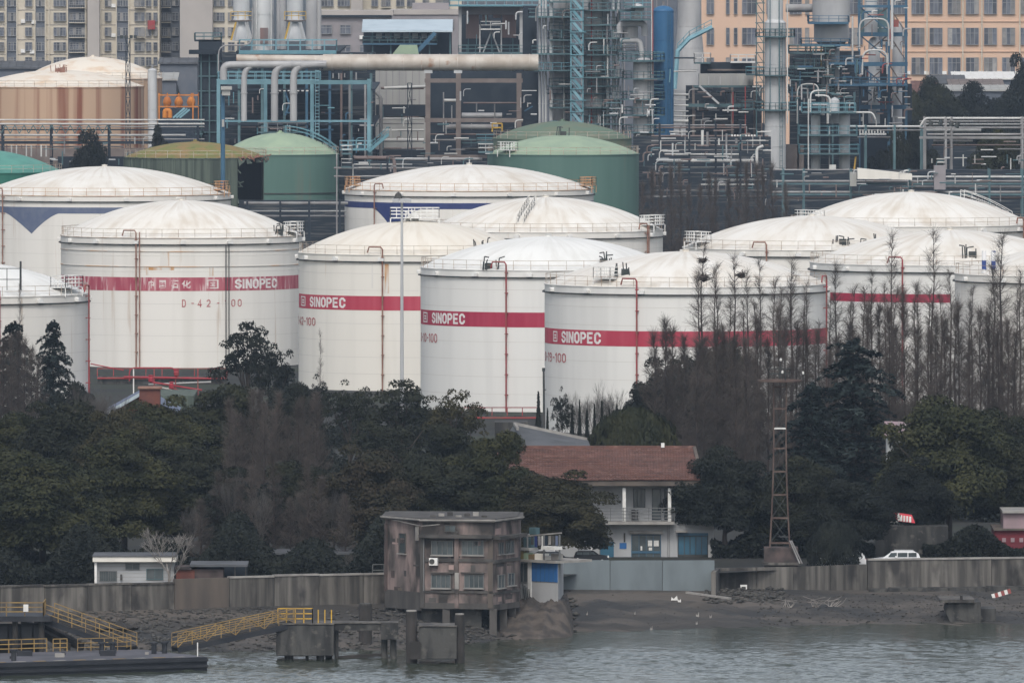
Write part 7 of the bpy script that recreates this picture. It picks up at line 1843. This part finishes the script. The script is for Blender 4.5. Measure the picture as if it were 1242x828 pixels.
op = thing('mooring_pile', 'single dark mooring pile on the mud behind the walkway', 'pile', (XP(443, 1176), 1176, WATER_Z)); MB().cyl((XP(443, 1176), 1176, WATER_Z - 1), (XP(443, 1176), 1176, ZP(733, 1176)), .6, n=12).build('shaft', MT['wood_dark'], op); MB().cyl((XP(443, 1176), 1176, ZP(733, 1176)), (XP(443, 1176), 1176, ZP(733, 1176) + .12), .55, n=12).build('pile_cap', MT['concrete_dark'], op)

# --- things lying on the right bank
blk = thing('concrete_outfall', 'dark concrete outfall block with overhanging slab on the right bank', 'outfall', W(1175, 752, 1216))
MB().prism([(XP(1147, 1216), ZP(741, 1216)), (XP(1160, 1216), ZP(757, 1216) - 1), (XP(1190, 1216), ZP(757, 1216) - 1), (XP(1190, 1216), ZP(730, 1216)), (XP(1150, 1216), ZP(730, 1216))], 1216, 1222).build('block', MT['concrete_dark'], blk)
MB().pbox(1140, 1182, 727, 730.5, 1215.4, 7).build('slab', MT['concrete'], blk); MB().pbox(1188, 1208, 738, 757, 1217, 5).build('wing_wall', MT['concrete_dark'], blk); MB().cyl(W(1166, 730, 1215.6), W(1166, 722, 1215.6), .12, n=6).build('bollard', MT['wood_dark'], blk)
bar = thing('striped_barrier', 'red and white striped barrier board below the right wall', 'barrier', W(1215, 724, 1238))
p, q = W(1203, 723, 1238), W(1226, 716, 1238)
for k in range(6): MB().beam(p.lerp(q, k / 6), p.lerp(q, (k + .97) / 6), .06, .42).build('stripe_panel', MT['white' if k % 2 == 0 else 'red_pipe'], bar)
for t in (.2, .8): c = p.lerp(q, t); MB().beam(c + Vector((0, .1, 0)), Vector((c.x, c.y + .1, c.z - 1.1)), .1).build('leg', MT['line_dark'], bar)
plk = MB().beam(W(833, 718, 1224), W(886, 725.5, 1221), .35, .16); tag(plk.build('timber_plank', MT['concrete_pale']), 'long pale plank lying on the mud before the blue wall', 'plank')
sg = thing('white_sign_box', 'small white sign box against the broken wall', 'sign', W(902, 717, 1236)); MB().pbox(898, 906, 709, 716, 1235.2, .4).build('box', MT['white'], sg); MB().pbox(899.5, 904.5, 711, 714, 1235.1, .08).build('plate', MT['line_dark'], sg); MB().pbox(901, 902.5, 716, 721, 1235.3, .2).build('post', MT['soot'], sg)
for k, (px, py, w) in enumerate(((818, 722, 8), (824, 724, 4), (846, 739, 4), (862, 741, 3), (845, 752, 2), (790, 759, 3), (712, 745, 2), (770, 742, 2))):
    Y = 1229 - (py - 716) * .55; c = W(px, py, Y); z = bank_z(c.x, c.y); L = w * Y / F
    mb = MB(); rr = random.Random(k); q = [(c.x - L / 2, z + .02), (c.x + L / 2, z + .02), (c.x + L * .4, z + .25 + rr.uniform(0, .2)), (c.x - L * .1, z + .12), (c.x - L * .45, z + .3)]; mb.prism(q, c.y - .3, c.y + .3)
    tag(mb.build('litter', MT['white' if k < 2 else 'concrete_pale']), 'pale scrap of rubbish lying on the mud before the blue wall', 'rubbish', 'pale scraps on the mud')

# concrete footing under the flood wall
ft = thing('wall_footing', 'rough concrete footing ledge below the pale flood wall', 'ledge', (XP(1150, 1243), 1243, -2.2))
for k in range(9):
    a, b = 1054 + k * 24, 1054 + (k + 1) * 24 - .4; Yk = 1241.2 + (a - 1054) * .0188; MB().box(XP(a, Yk), XP(b, Yk), Yk + random.uniform(-.2, .2), Yk + 1.6, -2.9, -1.75 - random.uniform(0, .18)).build('ledge_block', MT['concrete_dark'], ft)
# stones and rubble on the bank (uncountable)
rs = np.random.RandomState(9); V_, F_ = [], []
ico = [(0, 0, 1), (.9, 0, .3), (.28, .85, .35), (-.72, .53, .3), (-.72, -.53, .35), (.28, -.85, .3), (0, 0, -.5)]
fic = [(0, 1, 2), (0, 2, 3), (0, 3, 4), (0, 4, 5), (0, 5, 1), (6, 2, 1), (6, 3, 2), (6, 4, 3), (6, 5, 4), (6, 1, 5)]
def stones(n, px0, px1, t0, t1, s0, s1):
    for _ in range(n):
        x = XP(rs.uniform(px0, px1), 1200); wy, bz, wl = bank_at(x); y = wy - (wy - wl) * rs.uniform(t0, t1); z = bank_z(x, y); s_ = rs.uniform(s0, s1) ** 1.0; o = len(V_); a = rs.uniform(0, 6.28); sc = rs.uniform(.6, 1.3, 3)
        for vx, vy, vz in ico:
            vx, vy, vz = vx * sc[0] + rs.normal() * .1, vy * sc[1] + rs.normal() * .1, vz * sc[2] * .7
            V_.append((x + s_ * (vx * math.cos(a) - vy * math.sin(a)), y + s_ * (vx * math.sin(a) + vy * math.cos(a)), z + s_ * vz * .8))
        F_.extend([tuple(i + o for i in f) for f in fic])
stones(2200, 60, 345, .05, 1.05, .06, .30); stones(1300, 400, 620, .1, 1.05, .06, .34); stones(500, 620, 700, .2, 1.1, .08, .4); stones(260, 690, 930, .02, .9, .03, .1); stones(1500, 920, 1260, .15, 1.0, .04, .18); stones(350, 860, 960, .0, .35, .1, .4)
me = np_mesh('rubble', V_, F_); me.materials.append(MT['rock']); o = link(bpy.data.objects.new('rubble', me)); o['kind'] = 'stuff'; o['label'] = 'scattered stones and rubble along the river bank'
# washed up branches
for k, (px, py) in enumerate(((955, 738), (990, 742), (1010, 740), (1072, 722), (1128, 722), (70, 742), (140, 745))):
    Y = 1226 if px > 500 else 1184; c = W(px, py, Y); z = bank_z(c.x, c.y); mb = MB(); rr = random.Random(k)
    for j in range(7): p = Vector((c.x + rr.uniform(-.4, .4), c.y, z + .05)); mb.tube([p, p + Vector((rr.uniform(-.6, .6), rr.uniform(-.2, .2), rr.uniform(.3, .7))), p + Vector((rr.uniform(-1.3, 1.3), rr.uniform(-.3, .3), rr.uniform(.2, 1.1)))], .035, 4, .015)
    tag(mb.build('driftwood', LM['twig_pale' if k in (0, 1, 2) else 'twig_grey']), 'tangle of driftwood branches washed up on the bank', 'driftwood', 'driftwood tangles')
plant(SH[0], 1012, 1244.6, 634, 'dark bush overhanging the broken wall before the half hidden car', None, 'black', 34, 'overhanging_bush', 'bush', z0=-1.0)
for k, (px, py, s_) in enumerate(((112, 752, .7), (122, 755, .9), (134, 753, .6), (147, 750, 1.1), (155, 748, .8), (163, 752, .5))):
    c = W(px, py, 1180); z = bank_z(c.x, c.y); rr = random.Random(k); mb = MB()
    mb.add([(c.x + s_ * (v[0] + rr.uniform(-.2, .2)), c.y + s_ * v[1], z + s_ * (v[2] * .9 + rr.uniform(-.1, .1))) for v in ico], fic)
    tag(mb.build('boulder', MT['wood_dark']), 'dark boulder in the heap on the left bank, %s from the left' % ORD2[k], 'boulder', 'dark boulder heap')
# low undergrowth behind the walls (uncountable)
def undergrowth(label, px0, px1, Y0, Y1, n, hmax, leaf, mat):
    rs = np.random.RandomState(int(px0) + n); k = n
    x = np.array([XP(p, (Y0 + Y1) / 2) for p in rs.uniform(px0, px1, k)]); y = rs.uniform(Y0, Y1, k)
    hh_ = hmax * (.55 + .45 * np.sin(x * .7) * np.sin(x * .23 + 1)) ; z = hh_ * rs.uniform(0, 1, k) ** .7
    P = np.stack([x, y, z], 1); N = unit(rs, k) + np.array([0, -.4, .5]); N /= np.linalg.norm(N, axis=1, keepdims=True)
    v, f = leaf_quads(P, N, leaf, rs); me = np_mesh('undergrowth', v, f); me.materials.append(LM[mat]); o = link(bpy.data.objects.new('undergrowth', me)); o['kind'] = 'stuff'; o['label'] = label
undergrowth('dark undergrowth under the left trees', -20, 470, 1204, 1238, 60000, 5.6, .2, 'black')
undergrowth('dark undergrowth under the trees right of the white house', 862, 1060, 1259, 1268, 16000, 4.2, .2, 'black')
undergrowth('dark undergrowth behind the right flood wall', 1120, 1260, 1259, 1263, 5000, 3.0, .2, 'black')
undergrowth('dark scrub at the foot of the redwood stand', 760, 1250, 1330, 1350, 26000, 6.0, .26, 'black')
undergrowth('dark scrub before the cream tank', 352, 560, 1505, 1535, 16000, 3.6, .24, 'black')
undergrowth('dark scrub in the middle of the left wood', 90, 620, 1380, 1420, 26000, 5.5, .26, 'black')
# ------------------------------------------------------------------ city behind
MT['apt_cream'] = M('cream_render', (.56, .51, .42), (.50, .455, .375), .15, .85, stretch=(1, 1, .3))
MT['apt_grey'] = M('grey_beige_render', (.40, .37, .345), (.35, .325, .305), .15, .85)
MT['apt_blue'] = M('blue_grey_recess', (.10, .115, .14), (.13, .14, .16), .3, .8)
MT['peach'] = M('peach_render', (.60, .42, .31), (.55, .385, .285), .12, .85, stretch=(1, 1, .3), c3=(.48, .35, .27), scale3=.3, stretch3=(1, 1, .1), lo3=.62, hi3=.8)
MT['glass_far'] = M('far_window_glass', (.065, .075, .10), (.12, .13, .15), .4, .25, stretch=(4, 1, 1), spec=.5, jitter=.45)
MT['frame_pale'] = M('pale_window_frame', (.24, .245, .25), rough=.6)

_wcache = {}
_wr = random.Random(77)
MT['curtain'] = M('curtained_glass', (.26, .25, .24), (.17, .17, .17), .8, .4, jitter=.35)
def far_window(parent, px0, px1, py0, py1, Y, mull=2, trans=1, glass='glass_far', sill=None):
    """window with frame, mullions and panes; alike windows share their meshes"""
    w = round((px1 - px0) * Y / F, 2); h = round((py1 - py0) * Y / F, 2); key = (w, h, mull, trans, glass)
    if key not in _wcache:
        t = .10; fm = MB()
        for b in ((-w / 2 - t, -w / 2, -.12, .05, -h / 2 - t, h / 2 + t), (w / 2, w / 2 + t, -.12, .05, -h / 2 - t, h / 2 + t), (-w / 2, w / 2, -.12, .05, h / 2, h / 2 + t), (-w / 2, w / 2, -.2, .05, -h / 2 - t, -h / 2)): fm.box(*b)
        for i in range(1, mull): x = -w / 2 + w * i / mull; fm.box(x - .05, x + .05, -.09, .03, -h / 2, h / 2)
        if trans: fm.box(-w / 2, w / 2, -.085, .03, h * .18, h * .18 + .09)
        o = fm.build('window', MT['frame_pale']); fme = o.data; bpy.data.objects.remove(o)
        pm = MB().box(-w / 2 / mull + .0, w / 2 / mull, -.02, .02, -h / 2, h / 2); o = pm.build('pane', MT[glass]); pme = o.data; bpy.data.objects.remove(o)
        _wcache[key] = (fme, pme)
    fme, pme = _wcache[key]
    c = W((px0 + px1) / 2, (py0 + py1) / 2, Y); f = bpy.data.objects.new('window', fme); link(f); f.parent = parent; f.location = c - ORG[parent.name]
    for i in range(mull):
        p = bpy.data.objects.new('pane', pme); link(p); p.parent = f; p.location = (-w / 2 + w * (i + .5) / mull, 0, 0)
        if _wr.random() < .22: p.material_slots[0].link = 'OBJECT'; p.material_slots[0].material = MT['curtain']
    return f

def ac_unit(parent, px, py, Y):
    c = W(px, py, Y); MB().box(c.x - .45, c.x + .45, Y - .45, Y - .05, c.z - .35, c.z + .35).build('air_conditioner', MT['white'], parent)

def block(name, label, px0, px1, top, Y, dep, mat, group):
    r = thing(name, label, 'building', (XP((px0 + px1) / 2, Y), Y, 0), group)
    MB().box(XP(px0, Y), XP(px1, Y), Y, Y + dep, 0, ZP(top, Y)).build('wall', MT[mat], r)
    MB().box(XP(px0, Y) - .3, XP(px1, Y) + .3, Y - .3, Y + dep + .3, ZP(top, Y) + .003, ZP(top, Y) + .9).build('roof', MT['apt_grey'], r)
    return r

GA = 'apartment blocks behind the works'
rows_ = [-33, -15, 3, 21, 39, 57, 75]
def balcony(parent, px0, px1, py, Y, n=0):
    a, b = W(px0, py, Y), W(px1, py, Y); MB().box(a.x, b.x, Y - 1.1, Y, a.z - .12, a.z).build('balcony_slab', MT['apt_cream'], parent)
    MB().rail([(a.x, Y - 1.05, a.z), (b.x, Y - 1.05, a.z)], 1.05, .45, .06, 0).build('balcony_rail', MT['frame_pale'], parent)
# block with cream bays, left edge
b1 = block('apartment_block', 'cream apartment block at the left edge with balcony column', -60, 106, -60, 2700, 14, 'apt_cream', GA)
for px0, px1 in ((8.5, 20.5), (43.5, 55), (83, 103.5)): MB().box(XP(px0, 2700), XP(px1, 2700), 2699.7, 2700.02, 0, ZP(-60, 2700)).build('bay_recess', MT['apt_blue'], b1)
for px in (8, 21, 43, 55.5, 82.5, 104, 60): MB().box(XP(px - .6, 2700), XP(px + .6, 2700), 2699.3, 2700.05, 0, ZP(-60, 2700)).build('pilaster', MT['apt_cream'], b1)
for i, py in enumerate(rows_):
    for a, b, m in ((-6, 4.5, 2), (10, 19.5, 3), (31, 38.5, 2), (44.5, 49.5, 2), (50.5, 54, 1), (65.5, 72, 2), (73, 79.5, 2), (85, 102.5, 5)): far_window(b1, a, b, py - 5, py + 4.5 if a != 85 else py + 3, 2699.6, m)
    balcony(b1, 84, 103, py + 6.5, 2699.6)
    if i % 2: ac_unit(b1, 28, py + 5, 2700); ac_unit(b1, 41 - (i % 3), py + 6, 2700)
    MB().box(XP(-60, 2700), XP(106, 2700), 2699.85, 2700.01, ZP(py + 9.3, 2700), ZP(py + 8.8, 2700)).build('floor_line', MT['apt_grey'], b1)
b1s = block('apartment_block', 'blank grey beige gable between the two cream apartment blocks', 106.5, 121, -60, 2697, 14, 'apt_grey', GA)
far_window(b1s, 112, 115, -30, -25, 2696.8, 1, 0)
b2 = block('apartment_block', 'cream apartment block with a red object on one balcony', 121.5, 194, -60, 2700, 14, 'apt_cream', GA)
for px0, px1 in ((142, 156),): MB().box(XP(px0, 2700), XP(px1, 2700), 2699.7, 2700.02, 0, ZP(-60, 2700)).build('bay_recess', MT['apt_blue'], b2)
for px in (141.5, 156.5, 122.5, 193): MB().box(XP(px - .6, 2700), XP(px + .6, 2700), 2699.3, 2700.05, 0, ZP(-60, 2700)).build('pilaster', MT['apt_cream'], b2)
for i, py in enumerate(rows_):
    for a, b, m in ((127.5, 134.5, 2), (143, 148.5, 2), (149.5, 155, 2), (163.5, 175, 3), (177.5, 183, 2), (186.5, 190.5, 1)): far_window(b2, a, b, py - 5, py + 4.5, 2699.6, m)
    if i % 2 == 0: ac_unit(b2, 137.5, py + 4, 2700); balcony(b2, 163, 176, py + 6, 2699.6)
    MB().box(XP(121.5, 2700), XP(194, 2700), 2699.85, 2700.01, ZP(py + 9.3, 2700), ZP(py + 8.8, 2700)).build('floor_line', MT['apt_grey'], b2)
MB().pbox(179, 188, 25, 36, 2698.6, 1).build('red_box', MT['red_pipe'], b2)
b3 = block('apartment_block', 'blue grey recessed apartment wing with glazed balconies', 194.5, 218, -60, 2712, 12, 'apt_blue', GA)
for py in rows_: far_window(b3, 196, 206, py - 5, py + 4, 2711.8, 4); far_window(b3, 209, 216, py - 5, py + 4, 2711.8, 2); balcony(b3, 195, 207, py + 6, 2711.8)
b4 = block('apartment_block', 'wide blank beige gable wall of an apartment block', 218.5, 258, -60, 2690, 16, 'apt_grey', GA)
far_window(b4, 230, 234, -30, -24, 2689.8, 1, 0)
b5 = block('apartment_block', 'narrow cream apartment front behind the left hopper', 258.5, 300, -60, 2694, 14, 'apt_cream', GA)
for py in rows_:
    for a, b, m in ((259.5, 266, 2), (267, 272, 2), (277, 284, 2), (288, 296, 2)): far_window(b5, a, b, py - 5, py + 4.5, 2693.7, m)
b6 = block('apartment_block', 'cream apartment block above the grey office, left half', 384, 440, -60, 2720, 14, 'apt_cream', GA)
b7 = block('apartment_block', 'cream apartment block above the blue roofed shed', 440.5, 560, -60, 2724, 14, 'apt_cream', GA)
MB().box(XP(426, 2720), XP(440, 2720), 2718.8, 2720.02, 0, ZP(-60, 2720)).build('stair_bay', MT['apt_grey'], b6)
for py in rows_[1:]:
    for a, b in ((390, 397), (398, 404), (410, 417), (418, 424)): far_window(b6, a, b, py - 4, py + 4.5, 2719.7, 2)
    for a, b in ((451, 458), (463, 473), (481, 490), (494, 503), (513, 520), (529, 545)): far_window(b7, a, b, py - 4, py + 4.5, 2723.7, 2)
    balcony(b7, 462, 474, py + 6, 2723.7); balcony(b7, 528, 546, py + 6, 2723.7)
go = block('grey_office', 'grey rendered office behind the reactor platform', 388, 475, 19, 2520, 14, 'grey_render', 'low buildings behind the works')
for a, b, c, d_ in ((389, 402, 31, 41), (413, 425, 31, 41), (413, 425, 55, 63), (441, 452, 31, 41), (389, 402, 55, 63), (437, 447, 55, 63)): far_window(go, a, b, c, d_, 2519.7, 2)
ac_unit(go, 439, 45.5, 2520); MB().box(XP(388, 2519), XP(475, 2519), 2519.2, 2520, ZP(21, 2520), ZP(18.5, 2520)).build('cornice', MT['dark_steel'], go)
go2 = block('grey_terrace_block', 'grey stepped block with steam behind the shed', 475.5, 562, 18, 2540, 14, 'grey_render', 'low buildings behind the works')
MB().pbox(500, 545, 4, 18, 2544, 6).build('stair_head', MT['grey_render'], go2)
for k in range(5): far_window(go2, 482 + k * 15, 490 + k * 15, 24, 33, 2539.7, 2)

# peach building: right wing, and its left wing behind the columns
pb = block('peach_building', 'long peach rendered building with rows of large windows', 1085, 1330, -70, 2800, 18, 'peach', 'peach buildings')
pl_ = block('peach_building', 'peach rendered wing with narrow windows behind the silver column', 846, 1084, -70, 2812, 18, 'peach', 'peach buildings')
for r, py in enumerate((-29, 7.5, 44.5, 80.5)):
    for k in range(-1, 8):
        x0 = 1106 + 22 * k; far_window(pb, x0, x0 + 14.6, py - 10, py + 9.5, 2799.7, 3)
        if (k * 3 + r) % 3 == 0: ac_unit(pb, x0 + 17.5, py + 8, 2800)
    for a, b, m in ((857.5, 865.5, 2), (881, 884.5, 1), (890.5, 894, 1), (900.5, 917, 3), (930, 946, 3), (958, 972, 3), (977, 981, 1), (1000, 1016, 3), (1030, 1046, 3), (1060, 1076, 3)): far_window(pl_, a, b, py - 10, py + 9.5, 2811.7, m)
for px in (1167.5, 1190.5, 1236.5, 1124): MB().cyl((XP(px, 2799.5), 2799.5, 0), (XP(px, 2799.5), 2799.5, ZP(-70, 2800)), .14, n=6).build('drain_pipe', MT['apt_cream'], pb)
for py in (26, 62.5): MB().box(XP(1085, 2800), XP(1330, 2800), 2799.75, 2800.01, ZP(py + .5, 2800), ZP(py, 2800)).build('floor_line', MT['peach'], pb)
def low_shed(label, px0, px1, r0, r1, Y, mat, dep=12):
    r = thing('low_shed', label, 'shed', (XP((px0 + px1) / 2, Y), Y, 0), 'low sheds below the peach building'); z0, z1 = ZP(r1, Y), ZP(r0, Y + dep); x0, x1 = XP(px0, Y), XP(px1, Y)
    MB().box(x0 + .4, x1 - .4, Y + .5, Y + dep, 0, z0 - .01).build('wall', MT['apt_blue'], r)
    MB().add([(x0, Y, z0), (x1, Y, z0), (x1, Y + dep, z1), (x0, Y + dep, z1), (x0, Y, z0 - .3), (x1, Y, z0 - .3), (x1, Y + dep, z1 - .3), (x0, Y + dep, z1 - .3)], [(0, 1, 2, 3), (7, 6, 5, 4), (0, 4, 5, 1), (1, 5, 6, 2), (2, 6, 7, 3), (3, 7, 4, 0)]).build('roof', MT[mat], r)
    for k in range(int((px1 - px0) / 9)): x = x0 + (x1 - x0) * (k + .5) / int((px1 - px0) / 9); MB().beam((x, Y, z0 + .05), (x, Y + dep, z1 + .05), .12).build('roof_seam', MT[mat], r)
low_shed('white roofed low shed at the foot of the peach building', 1155, 1232, 87, 95, 2720, 'white'); low_shed('grey blue roofed shed left of the white roofed one', 1126, 1172, 91, 101, 2700, 'roof_grey'); low_shed('pale long roof below the peach building, nearest one', 1142, 1226, 103, 109, 2660, 'cladding_pale'); low_shed('reddish brown roof beside the blue lattice frame', 1106, 1140, 98, 112, 2680, 'roof_tile'); low_shed('brown roof strip between the pale roofs', 1150, 1218, 96, 103, 2690, 'concrete_brown')
low_shed('grey long roof between the rusted tank and black heater', 192, 242, 70, 76, 2640, 'roof_grey'); low_shed('pale roof patch above the orange vessels', 190, 216, 88, 96, 2600, 'cladding_pale'); low_shed('dark long shed roof behind the rusted tanks', -40, 60, 74, 82, 2660, 'roof_grey')
fl2 = thing('far_works_hall', 'large grey works hall filling the gap behind the tall columns', 'building', (XP(760, 2560), 2560, 0), 'low buildings behind the works')
MB().box(XP(560, 2560), XP(846, 2560), 2560, 2590, 0, ZP(-20, 2560)).build('wall', MT['apt_blue'], fl2); MB().box(XP(558, 2560), XP(848, 2560), 2559, 2591, ZP(-20, 2560), ZP(-20, 2560) + 1).build('roof', MT['roof_grey'], fl2)
for k in range(22): MB().box(XP(562 + k * 13, 2560), XP(563 + k * 13, 2560), 2559.8, 2560.01, 0, ZP(-20, 2560)).build('cladding_rib', MT['grey_render'], fl2)
